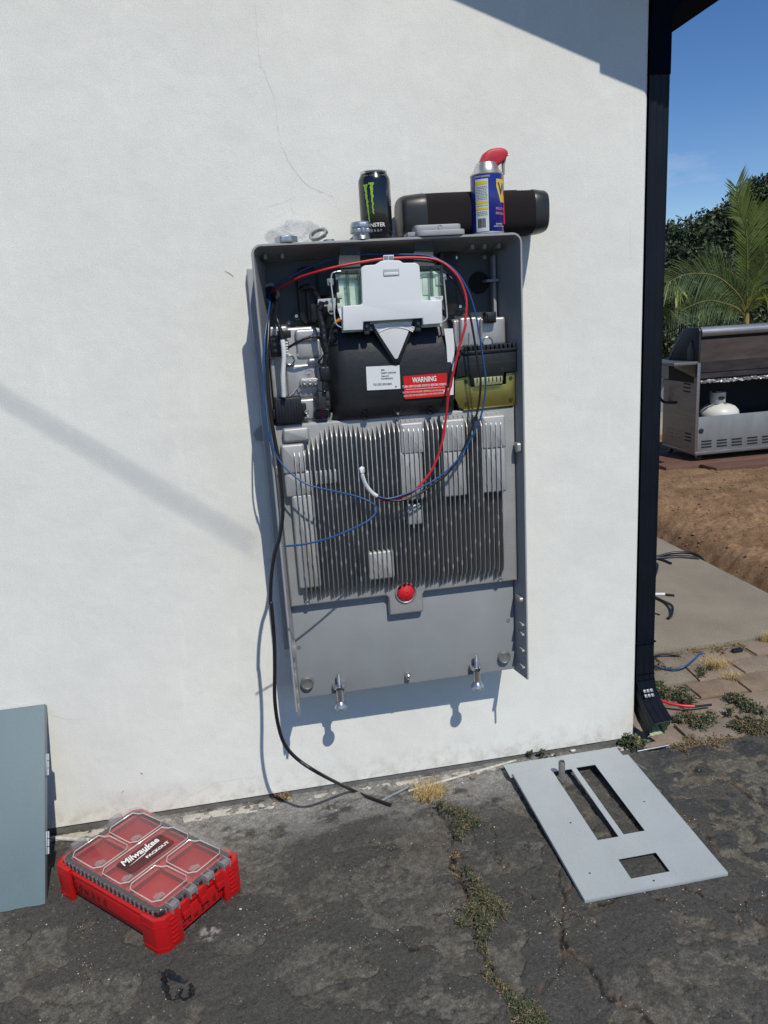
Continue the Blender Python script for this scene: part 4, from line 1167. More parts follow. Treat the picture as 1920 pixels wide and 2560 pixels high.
for (xa, za), (xb, zb) in (((240, 232), (505, 625)), ((1118, 182), (1362, 560))):
    a, c = qa(xa, za, -.158), qa(xb, zb, -.158)
    bm = B(); prism(bm, rpoly(a.x, c.x, c.z, a.z, .004), -.142, -.159, 'y', frontbev=.0025); cv = obj('clear_cover', bm, clear, unit)
    smoke = clear_mat('smoke_edge', (.55, .62, .58), .12, (.16, .19, .17), .1, .6)
    for t_ in (.49, 0.97):
        xx = a.x + (c.x - a.x) * t_
        bm = B(); box(bm, xx - .0035, xx + .0035, -.1605, -.1595, c.z + .002, a.z - .002, .0004); obj('cover_rib', bm, smoke, cv)
    bm = B(); box(bm, a.x + .002, c.x - .002, -.1605, -.1595, a.z - .010, a.z - .001, .0004); obj('cover_rib', bm, smoke, cv)
# wire frame round the board
bm = B(); tube(bm, catmull([qa(300, 240, -.156), qa(245, 248, -.156), qa(205, 275, -.156), qa(200, 380, -.156), qa(222, 560, -.156), qa(238, 740, -.156), qa(262, 800, -.156), qa(320, 832, -.156)], 8), .0017, 8); obj('wire_frame', bm, mat('clear_rim', (.62, .64, .64), .2, .6), unit)
bm = B(); tube(bm, catmull([qa(1350, 250, -.156), qa(1368, 330, -.156), qa(1385, 500, -.156), qa(1400, 690, -.156), qa(1395, 735, -.156), qa(1360, 765, -.156)], 8), .0017, 8); obj('wire_frame', bm, MATS['clear_rim'], unit)
for px, py in ((190, 345), (1365, 290)):
    k = qa(px, py, -.153); bm = B(); box(bm, k.x - .007, k.x + .007, -.154, -.134, k.z - .009, k.z + .006, .0015); br = obj('board_clamp', bm, mat('clear_grey', (.30, .31, .31), .25, .3), unit)
    bm = B(); screw_head(bm, (k.x, -.154, k.z + .001), .0042, .004); obj('screw', bm, steel, br)
bm = B(); prism(bm, qpoly(qa, ((60, 530), (245, 518), (245, 600), (238, 690), (190, 688), (165, 660), (160, 605), (80, 612), (60, 590)), -.151), -.148, -.151, 'y', bev=.0006); br = obj('clear_bracket', bm, mat('clear_bracket_m', (.50, .52, .52), .25, .2), unit)
for px, py, r in ((153, 566, .0042), (205, 545, .0035), (207, 630, .0035)):
    k = qa(px, py, -.152); bm = B(); lathe(bm, [(r, .001), (r, -.001), (.0001, -.001)], (k.x, -.1512, k.z), 'y', 14); obj('bracket_hole', bm, blackm if px == 153 else MATS['clear_grey'], br)
k = qa(200, 657, -.152); bm = B(); box(bm, k.x - .005, k.x + .005, -.1522, -.1505, k.z - .0018, k.z + .0018); obj('bracket_hole', bm, blackm, br)
# paper tag and orange cap below the board's left corner
sheet(qa, ((265, 628), (305, 620), (312, 745), (298, 740)), -.157, paper, 'paper_tag', unit)
bm = B(); tube(bm, [qa(292, 742, -.156), qa(262, 758, -.156), qa(228, 786, -.154)], [.0045, .0036, .0012], 10); obj('wire_cap', bm, mat('orange_cap', (.62, .22, .03), .5), unit)
# shield
SY = -.1685
shield_pts = [(320, 612), (335, 600), (505, 588), (526, 572), (510, 222), (522, 196), (550, 180), (655, 172), (690, 152), (715, 135), (760, 127), (900, 127), (925, 137), (945, 154), (1070, 152), (1100, 165), (1117, 192), (1134, 515), (1152, 543), (1335, 540), (1347, 550), (1356, 782), (1152, 798), (1147, 728), (533, 765), (530, 850), (322, 858)]
bm = B(); prism(bm, qpoly(qa, shield_pts, SY), -.15, SY, 'y', frontbev=.0022, seg=3)
sh = obj('white_shield', bm, whitep, unit, smooth=40)
bm = B(); prism(bm, qpoly(qa, ((735, 222), (903, 215), (908, 285), (738, 294)), SY - .0004), SY + .002, SY - .0005, 'y', bev=.0004); nt_ = obj('grip_recess', bm, mat('white_shadow_gap', (.40, .42, .44), .5), sh)
bm = B(); prism(bm, qpoly(qa, ((745, 255), (895, 247), (900, 280), (748, 289)), SY - .002), SY + .002, SY - .0022, 'y', bev=.0008); obj('grip_lip', bm, whitep, nt_)
bm = B(); prism(bm, qpoly(qa, ((740, 74), (850, 70), (848, 125), (738, 129)), -.164), -.154, -.164, 'y', bev=.001); cl = obj('top_clip', bm, whitep, unit)
for px in (768, 822):
    k = qa(px, 100, -.1645); bm = B(); box(bm, k.x - .0050, k.x + .0050, -.1652, -.1635, k.z - .004, k.z + .004, .0004); obj('clip_window', bm, MATS['clear_grey'], cl)
for px, py in ((567, 815), (1100, 783)):
    k = qa(px, py, -.158); bm = B(); box(bm, k.x - .0078, k.x + .0078, -.157, -.136, k.z - .016, k.z + .012, .0015); t_ = obj('shield_clamp', bm, blackp, unit)
    bm = B(); screw_head(bm, (k.x, -.157, k.z + .001), .0042, .0045); obj('screw', bm, mat('dark_screw', (.12, .13, .14), .3, .9), t_)
    bm = B(); box(bm, k.x - .0055, k.x + .0055, -.1585, -.154, k.z - .018, k.z - .011, .001); obj('clamp_jaw', bm, blackp, t_)
# badge: white wedge with two arcs inside a black V
VY = -.1505
bm = B(); prism(bm, qpoly(qa, ((598, 792), (1075, 762), (912, 1180), (880, 1196), (845, 1188)), VY), -.136, VY, 'y', frontbev=.001); wedge = obj('badge', bm, blackp, unit)
bm = B(); prism(bm, qpoly(qa, ((640, 785), (1040, 762), (1030, 800), (892, 1142), (876, 1152), (858, 1146), (655, 832)), VY - .003), VY + .001, VY - .003, 'y', frontbev=.0015); wd = obj('badge_face', bm, mat('badge_white', (.82, .825, .83), .35), wedge)
def arc(R, px0=640, px1=1050):
    out = []
    for i in range(17):
        a = rad(62 + (118 - 62) * i / 16) if False else rad(57 + 66 * i / 16)
        out.append((868 + R * math.cos(a), 1150 - R * math.sin(a) + (1 - i / 16) * -6))
    return out
def band(R0, R1, y, m_, name):
    P = arc(R0) + arc(R1)[::-1]; bm = B(); prism(bm, qpoly(qa, P, y), y + .0015, y, 'y', bev=.0003); obj(name, bm, m_, wedge)
band(378, 368, VY - .0045, MATS['badge_white'], 'badge_arc'); band(366, 336, VY - .0034, mat('badge_grey', (.66, .67, .68), .45), 'badge_arc'); band(334, 322, VY - .0045, MATS['badge_white'], 'badge_arc')
# clear tape straps from the roof of the housing down to the board covers
tape = clear_mat('clear_tape', (.70, .73, .73), .13, (.38, .41, .42), .28, .30, bump=.3, bscale=40)
for (x0, x1, ya, yb_, s) in ((537, 636, 538, 690, 0), (910, 1000, 518, 642, 0)):
    p0, p1 = q1(x0, ya, -.146), q1(x1, ya, -.146); p2, p3 = q1(x0 - 12, yb_, -.162), q1(x1 + 2, yb_, -.162)
    bm = B(); L_ = []
    for i in range(13):
        t_ = i / 12; bow = .012 * math.sin(PI * t_)
        a = p0.lerp(p2, t_) + Vector((0, bow, 0)); c = p1.lerp(p3, t_) + Vector((0, bow * 1.15, 0))
        L_.append((bm.verts.new(a), bm.verts.new(c)))
    for a, c in zip(L_[:-1], L_[1:]): bm.faces.new((a[0], a[1], c[1], c[0]))
    e = [(bm.verts.new(v[0].co + Vector((0, .0004, 0))), bm.verts.new(v[1].co + Vector((0, .0004, 0)))) for v in L_]
    for a, c in zip(e[:-1], e[1:]): bm.faces.new((a[1], a[0], c[0], c[1]))
    obj('tape_strap', bm, tape, unit, smooth=60)
# small serial tag on the right cover
tg = sheet(qa, ((1225, 505), (1358, 497), (1352, 543), (1232, 542)), -.1615, paper, 'serial_tag', unit)
qtext(qa, 'P2069-00-C', 1278, 515, -.162, .0032, ink_k, tg, 1345, 510); qtext(qa, 'V:109888', 1278, 530, -.162, .0032, ink_k, tg, 1345, 526)
# black wiring loom down the left of the shroud
loom_m = mat('loom_tape', (.010, .011, .013), .38, var=.4, vscale=90, bump=.9, bscale=70)
def loom(name, f, pts, r, parent=unit, m_=None, wob=.0007, seed=3):
    r_ = random.Random(seed); P = catmull([f(*p) for p in pts], 8)
    P = [p + Vector((r_.uniform(-wob, wob), r_.uniform(-wob, wob), r_.uniform(-wob, wob))) for p in P]
    bm = B(); tube(bm, P, [r * r_.uniform(.92, 1.08) for _ in P], 8); return obj(name, bm, m_ or loom_m, parent, smooth=60)
loom('loom', q2, [(690, 110, -.075), (740, 80, -.085), (820, 85, -.095), (880, 170, -.126), (925, 260, -.146), (930, 400, -.148), (945, 560, -.151), (950, 720, -.151), (985, 850, -.154), (975, 1000, -.154), (970, 1150, -.154), (975, 1290, -.156)], .0055)
loom('loom', q2, [(950, 250, -.152), (915, 380, -.15), (960, 560, -.154), (970, 700, -.156), (1000, 850, -.156), (980, 960, -.156), (985, 1100, -.154), (990, 1200, -.151)], .0068, seed=5)
loom('loom', q2, [(1080, 490, -.153), (1050, 580, -.153), (1030, 680, -.153), (1010, 800, -.153), (1000, 900, -.151)], .0026, seed=6)
loom('loom', q2, [(560, 775, -.134), (640, 730, -.146), (720, 690, -.151), (800, 660, -.152), (890, 650, -.15), (930, 690, -.146)], .0030, seed=8, wob=.0006)
loom('loom', q2, [(985, 840, -.156), (940, 900, -.154), (905, 945, -.148), (940, 970, -.148), (990, 960, -.152)], .0022, seed=9, wob=.0006)
k = q2(975, 1075, -.154); bm = B(); box(bm, k.x - .012, k.x + .012, -.162, -.141, k.z - .018, k.z + .016, .004); obj('loom_wrap', bm, loom_m, unit, smooth=60)

# ================================================================== LEADS
wire_blue = mat('wire_blue', (.014, .075, .215), .34, spec=.5)
wire_red = mat('wire_red', (.50, .020, .035), .36, spec=.5)
wire_blk = mat('wire_black', (.012, .012, .014), .36, spec=.5)
tape_w = mat('white_tape', (.70, .71, .71), .55, var=.06, vscale=60, bump=.6, bscale=120)
def lead(name, pts, r, m_, label, cat='wire', n=10, sides=10):
    P = catmull(pts, n); bm = B(); tube(bm, P, r, sides)
    o = obj(name, bm, m_, loc=P[0], smooth=60); tag(o, label, cat); return o
gl = q2(345, 165, -.045)
gl_p = lambda dx_, dz_, y: Vector((gl.x + dx_, y, gl.z + dz_))
lead('blue_wire', [gl_p(-.002, 0, -.046), gl_p(-.003, -.018, -.075), q2(325, 400, -.132), q2(288, 650, -.162), q2(276, 950, -.177), q2(276, 1350, -.18), q2(292, 1600, -.18), q2(340, 1843, -.178), q4(75, 150, -.178), q4(120, 280, -.184), q4(200, 380, -.198), q4(310, 455, -.212), q4(450, 490, -.227), q4(600, 525, -.247), q4(690, 565, -.262), q4(715, 605, -.277), q4(680, 655, -.292), q4(600, 702, -.307), q4(450, 765, -.337), q4(300, 805, -.367), q4(165, 820, -.392)], .0021, wire_blue,
     'loose blue wire curling out in front of the fins from the left side')
lead('red_wire', [gl_p(.004, .003, -.046), gl_p(.02, .012, -.075), q1(330, 700, -.112), q1(430, 668, -.147), q1(520, 645, -.154), q1(640, 622, -.155), q1(750, 606, -.155), q1(900, 600, -.155), q1(1010, 612, -.159), q1(1080, 655, -.167), q1(1130, 720, -.175), q1(1157, 810, -.182), q1(1152, 910, -.187), q3(832, 1050, -.19), q3(765, 1290, -.192), q3(700, 1570, -.19), q3(655, 1780, -.186), q3(638, 1970, -.182), q3(600, 2180, -.18), q4(1118, 130, -.18), q4(1080, 280, -.182), q4(1020, 400, -.186), q4(930, 495, -.19), q4(850, 532, -.192), q4(770, 548, -.192), q4(712, 520, -.192)], .0029, wire_red,
     'red wire looping from the left gland over the white shield and down across the fins')
lead('blue_wire', [gl_p(.001, .004, -.046), gl_p(.02, .02, -.07), q1(400, 640, -.095), q1(600, 590, -.115), q1(830, 585, -.137), q1(940, 588, -.147), q1(1010, 606, -.156), q1(1085, 650, -.162), q1(1140, 715, -.17), q1(1180, 800, -.177), q1(1208, 900, -.182), q3(955, 1000, -.184), q3(985, 1180, -.188), q3(1022, 1430, -.19), q3(1042, 1600, -.19), q3(1030, 1780, -.188), q3(995, 1960, -.185), q3(930, 2120, -.184), q4(1290, 150, -.184), q4(1215, 280, -.187), q4(1110, 390, -.191), q4(960, 478, -.195), q4(800, 535, -.198), q4(716, 524, -.196)], .0021, wire_blue,
     'blue wire hanging in a loop at the right beside the red one')
lead('black_wire', [q1(1020, 648, -.132), q1(1080, 700, -.152), q1(1120, 765, -.164), q1(1160, 850, -.172), q3(885, 960, -.176), q3(920, 1150, -.18), q3(955, 1380, -.182), q3(985, 1540, -.184), q3(988, 1680, -.184), q3(970, 1850, -.182), q3(935, 2010, -.18), q4(1300, 50, -.18), q4(1250, 200, -.184), q4(1160, 360, -.187), q4(1040, 460, -.191), q4(960, 510, -.194), q4(870, 545, -.196), q4(790, 545, -.196), q4(712, 516, -.194)], .0026, wire_blk,
     'thin black wire hanging between the red and the blue loop')
# white tape that binds the three ends
P = catmull([q4(716, 522, -.194), q4(685, 500, -.196), q4(655, 462, -.2), q4(638, 425, -.204), q4(628, 390, -.207)], 8)
bm = B(); tube(bm, P, [.0048 + .00022 * math.sin(i * 1.9) for i in range(len(P))], 10)
e = q4(627, 370, -.208)
t = bmesh.new(); bmesh.ops.create_icosphere(t, subdivisions=1, radius=.0074)
r_ = random.Random(4)
for v in t.verts: v.co = Vector((v.co.x * (.7 + .6 * r_.random()), v.co.y * (.5 + .4 * r_.random()), v.co.z * (1.1 + .8 * r_.random()))) + e
merge(bm, t)
tag(obj('taped_wire_end', bm, tape_w, loc=e, smooth=25), 'white taped bundle end standing up in front of the fins', 'taped wire')
# thick black cable to the ground
gend = G(845 * D, 1746 * D); g2_ = G(760 * D, 1716 * D); g3_ = G(690 * D, 1670 * D)
lead('black_cable', [gl_p(.002, -.006, -.046), gl_p(.002, -.03, -.08), q2(338, 420, -.132), q2(325, 650, -.158), q2(310, 900, -.172), q2(325, 1300, -.178), q2(360, 1600, -.179), q2(400, 1843, -.179), q4(130, 300, -.18), q4(158, 580, -.182), q4(142, 750, -.184), q4(110, 860, -.186), q4(90, 1000, -.188), q4(85, 1150, -.19), q5(88, 260, -.192), q5(104, 450, -.194), q5(108, 620, -.196), q5(108, 800, -.198), q5(128, 950, -.198), q5(168, 1066, -.198), q5(245, 1152, -.198), W(692 * D, 1672 * D, -.200), Vector((g2_.x + .002, g2_.y, asphalt_z(g2_.x, g2_.y) + .009)), Vector(((g2_.x + gend.x) / 2, (g2_.y + gend.y) / 2, asphalt_z((g2_.x + gend.x) / 2, (g2_.y + gend.y) / 2) + .006)), Vector((gend.x, gend.y, asphalt_z(gend.x, gend.y) + .006))], .0046, wire_blk,
     'thick black cable hanging from the enclosure down to the asphalt', 'cable', sides=12)
# second lead from the gland to the sensor box, white tape over its lower half
so = lead('black_lead', [gl_p(.006, -.004, -.046), gl_p(.012, -.025, -.08), q2(420, 420, -.137), q2(455, 540, -.15), q2(492, 690, -.154)], .0042, wire_blk, 'short black lead from the gland to the small black box', 'wire')
bm = B(); P = catmull([q2(490, 690, -.154), q2(503, 800, -.156), q2(507, 900, -.156), q2(498, 1050, -.155), q2(497, 1180, -.154), q2(505, 1345, -.15)], 8)
tube(bm, P, [.0053 + .0003 * (i % 2) for i in range(len(P))], 10)
tag(obj('taped_lead', bm, tape_w, loc=P[0], smooth=60), 'white taped lead running down to the small black box', 'taped wire')
bm = B(); tube(bm, [q2(505, 1335, -.15), q2(507, 1385, -.144)], .0042, 10)
obj('lead_gland', bm, wire_blk, sb)

# ================================================================== THINGS ON TOP OF THE ENCLOSURE
TOPZ = ZT + .0005
def lean(o, base, ax_, ang):
    pass
# ---- energy drink can
CR = .0352
cc = (q1(716, 480, -.118).x, -.118)
can = thing('drink_can', (cc[0], cc[1], TOPZ), 'tall black drink can with a green claw mark on the enclosure', 'can')
HC = q1(705, 178, -.118).z - TOPZ
alu = mat('bare_aluminium', (.70, .71, .72), .22, .95)
bm = B(); lathe(bm, [(.0240, .002), (.0265, 0), (.0285, .002), (CR - .0015, .010), (CR, .014), (CR, HC - .020), (CR - .0012, HC - .015), (CR - .0065, HC - .0045)], (cc[0], cc[1], TOPZ), 'z', 48)
obj('body', bm, mat('can_black', (.006, .008, .010), .22, spec=.6, coat=.4), can, smooth=50)
bm = B(); lathe(bm, [(CR - .0066, HC - .0050), (CR - .0052, HC - .003), (CR - .0052, HC), (CR - .0068, HC), (CR - .0078, HC - .004), (.0001, HC - .004)], (cc[0], cc[1], TOPZ), 'z', 40)
obj('lid', bm, alu, can, smooth=50)
claw = mat('claw_green', (.30, .52, .04), .4)
face = math.atan2(CAM.x - cc[0], -(CAM.y - cc[1]))              # which way the viewer stands, as seen from the can
def claw_stroke(x0, x1, zt, zb, jag, seed):
    r_ = random.Random(seed); bm = B(); n_ = 20; lo, hi = [], []
    for i in range(n_ + 1):
        t_ = i / n_; z = zt + (zb - zt) * t_; xc = x0 + (x1 - x0) * t_ + r_.uniform(-jag, jag)
        w = .0036 * (1 - .72 * t_) * r_.uniform(.65, 1.15) if i not in (0,) else .0056
        for arr, sgn in ((lo, -1), (hi, 1)):
            a = xc / CR + sgn * w / CR
            arr.append(bm.verts.new((cc[0] + (CR + .0003) * math.sin(a), cc[1] - (CR + .0003) * math.cos(a), TOPZ + z)))
    for i in range(n_): bm.faces.new((lo[i], hi[i], hi[i + 1], lo[i + 1]))
    return bm
zc1 = q1(665, 240, -.15).z - TOPZ; zc2 = q1(670, 425, -.15).z - TOPZ
a0 = face * 0 - .55
for x0, x1, zt, zb, sd in ((-.0270, -.0210, zc1, zc2, 1), (-.0125, -.0115, zc1 + .001, zc2 + .016, 2)):
    obj('claw_mark', claw_stroke(x0, x1, zt, zb, .0009, sd), claw, can, smooth=0)
bm = B()
for xs_, z_ in ((-.0310, zc1 - .002), (-.0170, zc1 + .0005)):
    wrap_rect(bm, cc, CR + .0003, (xs_ - .002) / CR, (xs_ + .010) / CR, TOPZ + z_, TOPZ + z_ + .0035, 6)
obj('claw_mark', bm, claw, can, smooth=0)
t = text_bm('MONSTER', .0115, bold=.0002); wrap_bm(t, cc, CR + .0003, -.36, q1(705, 440, -.15).z); obj('lettering', t, ink_w, can, smooth=0)
t = text_bm('E N E R G Y', .0070); wrap_bm(t, cc, CR + .0003, -.36, q1(705, 468, -.15).z); obj('lettering', t, mat('ink_silver', (.45, .46, .47), .4), can, smooth=0)
t = text_bm('DRINK  +  ENERGY  +  DRINK', .0042); wrap_bm(t, cc, CR - .0028, -.1, TOPZ + HC - .0118); obj('lettering', t, MATS['ink_silver'], can, smooth=0)
bm = B()
for i in range(16): wrap_rect(bm, cc, CR + .0003, .92, 1.22 - .1 * ((i * 7) % 3), TOPZ + .070 + i * .0042, TOPZ + .0715 + i * .0042, 4)
obj('small_print', bm, MATS['ink_silver'], can, smooth=0)

# ---- spray can
sc_ = (W(1218, 520, -.118).x, -.118); SR = .0368
spray = thing('spray_can', (sc_[0], sc_[1], TOPZ), 'blue and yellow spray can with a red nozzle cap on the enclosure', 'spray can')
SH = W(1218, 437, -.118).z - TOPZ
blue_p = mat('spray_blue', (.012, .022, .23), .26, spec=.6, coat=.3)
bm = B(); lathe(bm, [(.030, .002), (.034, 0), (SR, .003), (SR, SH - .004), (SR - .001, SH)], (sc_[0], sc_[1], TOPZ), 'z', 48); obj('body', bm, blue_p, spray, smooth=50)
bm = B(); lathe(bm, [(SR + .0006, .0005), (SR + .0010, .0025), (SR + .0006, .0045)], (sc_[0], sc_[1], TOPZ), 'z', 48)
lathe(bm, [(SR + .0002, SH - .003), (SR + .0008, SH - .001), (SR - .001, SH + .0015), (.0290, SH + .008), (.0265, SH + .016), (.0240, SH + .021), (.0225, SH + .024), (.0001, SH + .024)], (sc_[0], sc_[1], TOPZ), 'z', 48)
obj('dome', bm, mat('dome_metal', (.66, .66, .65), .34, .85), spray, smooth=50)
lbl = mat('label_pale', (.62, .68, .66), .5)
zA = qt(1200, 240, -.15).z; zB = qt(1210, 535, -.15).z
bm = B(); wrap_rect(bm, sc_, SR + .0003, -1.05, -.22, zB, zA, 10); lb = obj('back_label', bm, lbl, spray, smooth=40)
for z0_, z1_ in ((.012, .005), (.052, .046), (.065, .060)):
    bm = B(); wrap_rect(bm, sc_, SR + .0006, -1.02, -.26, zA - z0_, zA - z1_, 8)
    obj('label_band', bm, mat('label_yellow', (.72, .55, .03), .5), lb, smooth=40)
r_ = random.Random(5); bm = B()
for i in range(24):
    z = zA - .017 - .0033 * i
    if z < zB + .032: break
    if any(abs(z - (zA - k)) < .005 for k in (.049, .0625)): continue
    a_ = -.98
    while a_ < -.32:
        w = r_.uniform(.03, .12); wrap_rect(bm, sc_, SR + .0006, a_, min(-.28, a_ + w), z, z + .0013, 2); a_ += w + .03
obj('small_print', bm, mat('print_grey', (.10, .12, .14), .6), lb, smooth=40)
bm = B(); a_ = -.92
while a_ < -.42:
    w = r_.choice((.008, .014, .022)); wrap_rect(bm, sc_, SR + .0006, a_, a_ + w, zB + .008, zB + .028, 1); a_ += w + r_.choice((.010, .016))
obj('bar_code', bm, ink_k, lb, smooth=40)
t = text_bm('STOPS SQUEAKS', .0050); wrap_bm(t, sc_, SR + .0004, -.60, TOPZ + SH - .008); obj('lettering', t, ink_w, spray, smooth=0)
# yellow shield with the start of the name turning round the edge
zs0, zs1 = qt(1320, 370, -.15).z, qt(1320, 240, -.15).z
bm = B()
def cyl(a, z, R=SR + .0004): return (sc_[0] + R * math.sin(a), sc_[1] - R * math.cos(a), z)
cols = [.30 + .16 * i for i in range(9)]
for i in range(8):
    def zlo(a): return zs0 + max(0, (.62 - a)) * .10
    vs = [bm.verts.new(cyl(cols[i], zlo(cols[i]))), bm.verts.new(cyl(cols[i + 1], zlo(cols[i + 1]))), bm.verts.new(cyl(cols[i + 1], zs1)), bm.verts.new(cyl(cols[i], zs1))]
    bm.faces.new(vs)
obj('shield_emblem', bm, MATS['label_yellow'], spray, smooth=40)
t = text_bm('WD-40', .036, bold=.0008, align='LEFT')
for v in t.verts: v.co.x *= .85
wrap_bm(t, sc_, SR + .0008, .42, zs1 - .022); obj('lettering', t, blue_p, spray, smooth=0)
for body, sz, aa, zz_ in (('MULTI-USE', .0080, .75, zs0 - .014), ('PRODUCT', .0080, .72, zs0 - .024), ('DANGER', .0048, .48, TOPZ + .020), ('HARMFUL OR FATAL', .0038, .55, TOPZ + .015)):
    t = text_bm(body, sz); wrap_bm(t, sc_, SR + .0004, aa, zz_); obj('lettering', t, ink_w if sz < .006 else mat('print_rose', (.75, .35, .38), .6), spray, smooth=0)
capred = mat('nozzle_red', (.52, .030, .045), .5, var=.08, vscale=60)
y = sc_[1]
cap_pts = [qt(a, c, y) for a, c in ((1199, 180), (1202, 158), (1214, 140), (1222, 112), (1236, 92), (1262, 77), (1320, 70), (1348, 80), (1362, 100), (1356, 118), (1338, 146), (1312, 166), (1296, 180))]
bm = B(); t = bmesh.new(); prism(t, [(p.x, p.z) for p in cap_pts], y - .016, y + .016, 'y', bev=.006, seg=3)
merge(bm, t); cap = obj('nozzle_cap', bm, capred, spray, smooth=50)
p0, p1, p2 = qt(1352, 104, y - .004), qt(1340, 160, y - .004), qt(1342, 218, y - .004)
bm = B(); tube(bm, [p0, p0 * .5 + p1 * .5, p1, p2], [.0030, .0042, .0038, .0030], 10); obj('nozzle', bm, mat('nozzle_grey', (.28, .29, .30), .4), cap)
bm = B(); tube(bm, [qt(1338, 222, y - .006), qt(1340, 350, y - .012), qt(1346, 494, y - .016)], .0021, 8); obj('straw', bm, mat('straw_red', (.65, .01, .04), .35), spray)
bm = B(); k = qt(1362, 106, y - .004); lathe(bm, [(.0022, 0), (.0022, .004), (.0012, .0042)], (k.x - .001, k.y, k.z), 'x', 10); obj('nozzle_tip', bm, alu, cap)

# ---- portable speaker lying on its back
spk_y = -.062
xL, xR = qt(752, 450, spk_y).x, qt(1556, 420, spk_y).x
zS0, zS1 = TOPZ, qt(1100, 312, spk_y - .02).z
speaker = thing('portable_speaker', ((xL + xR) / 2, spk_y, TOPZ), 'black fabric cylinder speaker lying behind the spray can', 'speaker')
def sup(t_, hw_, hh, e=3.3):
    c, s_ = math.cos(t_), math.sin(t_)
    return (math.copysign(abs(c) ** (2 / e), c) * hw_, math.copysign(abs(s_) ** (2 / e), s_) * hh)
zc_ = (zS0 + zS1) / 2; hh = (zS1 - zS0) / 2
def loft_x(bm, stations, n_=36, cap=True):
    rings = []
    for x, k, dz_ in stations:
        rings.append([bm.verts.new((x, spk_y + sup(2 * PI * i / n_, .058 * k, hh * k)[0], zc_ + dz_ + sup(2 * PI * i / n_, .058 * k, hh * k)[1])) for i in range(n_)])
    for a, c in zip(rings[:-1], rings[1:]):
        for i in range(n_): bm.faces.new((a[i], a[(i + 1) % n_], c[(i + 1) % n_], c[i]))
    if cap: bm.faces.new(rings[0][::-1]); bm.faces.new(rings[-1])
fab = mat('speaker_fabric', (.018, .015, .016), .92, var=.25, vscale=700, bump=1.0, bscale=900, spec=.2)
bm = B(); loft_x(bm, [(xL + .055, .985, 0), (xL + .1, 1.0, 0), ((xL + xR) / 2, 1.0, 0), (xR - .08, 1.0, 0), (xR - .035, .985, 0)]); obj('grille_body', bm, fab, speaker, smooth=50)
endp = mat('speaker_plastic', (.022, .023, .025), .38)
bm = B(); loft_x(bm, [(xL, .78, 0), (xL + .003, .87, 0), (xL + .012, .93, 0), (xL + .040, .98, 0), (xL + .052, 1.0, 0), (xL + .056, .99, 0)]); obj('end_cap', bm, endp, speaker, smooth=50)
bm = B(); loft_x(bm, [(xR - .036, .99, 0), (xR - .032, 1.0, 0), (xR - .022, .97, 0), (xR - .006, .935, 0), (xR - .001, .89, 0), (xR, .82, 0)]); obj('end_cap', bm, endp, speaker, smooth=50)
k = qt(1458, 319, spk_y - .047)
# print sits on the curve of the fabric, upside down
t = text_bm('SONY', .0125, bold=.0003)
for v in t.verts:
    u_, w_ = -v.co.x, -v.co.y
    th = math.acos(max(-1, min(1, .0)))
    yy = spk_y - .0415 - .40 * w_ * -1 * 1.0
    zz_ = zc_ + hh * max(0.0, 1 - abs((yy - spk_y) / .058) ** 3.3) ** (1 / 3.3)
    v.co = Vector((k.x + u_, yy - .0012, zz_ + .0014))
obj('lettering', t, mat('ink_badge', (.75, .76, .77), .5), speaker, smooth=0)

# ---- grey plastic conduit-box cover
gb = mat('grey_pvc', (.34, .355, .37), .5, var=.06, vscale=30)
cy_ = -.128
x0, x1 = qt(838, 540, cy_).x, qt(1108, 540, cy_).x
cover = thing('box_cover', ((x0 + x1) / 2, cy_, TOPZ), 'flat grey plastic conduit box cover on the enclosure before the speaker', 'box cover')
bm = B(); prism(bm, rpoly(x0, x1, -.165, -.075, .016), TOPZ, TOPZ + .012, 'z', bev=.002); obj('base_plate', bm, gb, cover)
xa, xb = qt(835, 515, cy_).x, qt(1092, 500, cy_).x
bm = B(); prism(bm, rpoly(xa, xb, -.150, -.085, .010), TOPZ + .0121, TOPZ + .025, 'z', bev=.003)
prism(bm, [(qt(800, 555, cy_).x, -.140), (xa + .012, -.150), (xa + .012, -.095), (qt(800, 555, cy_).x, -.095)], TOPZ + .002, TOPZ + .0115, 'z', bev=.001)
obj('raised_top', bm, gb, cover)
k = qt(988, 517, -.151); bm = B(); tube(bm, [(k.x + .0045 * math.cos(2 * PI * i / 20), -.1505, TOPZ + .0185 + .0045 * math.sin(2 * PI * i / 20)) for i in range(21)], .0006, 6); obj('moulded_mark', bm, gb, cover)

# ---- zinc conduit coupling standing in front of the can
zinc = mat('galvanised', (.50, .515, .53), .34, .9, var=.15, vscale=120)
cx_, cyy = qt(545, 540, -.143).x, -.143
cpl = thing('conduit_coupling', (cx_, cyy, TOPZ), 'ribbed zinc conduit coupling standing before the black drink can', 'conduit fitting')
bm = B(); pf = [(.0185, 0)]
for i in range(8): pf += [(.0192 if i % 2 else .0200, .001 + i * .0014)]
pf += [(.0195, .013)]
lathe(bm, pf + [(.014, .013)], (cx_, cyy, TOPZ), 'z', 32); obj('threaded_base', bm, zinc, cpl, smooth=40)
def nut_ring(bm, c, r, z0, z1, teeth=10, rin=None, bite=.10):
    P = []
    for k_ in range(teeth * 4):
        a = 2 * PI * k_ / (teeth * 4); rr = r * (1 if (k_ // 2) % 2 else 1 - bite); P.append((c[0] + rr * math.cos(a), c[1] + rr * math.sin(a)))
    prism(bm, P, z0, z1, 'z', bev=.0006)
bm = B(); nut_ring(bm, (cx_, cyy), .0242, TOPZ + .013, TOPZ + .0215); obj('lock_nut', bm, zinc, cpl)
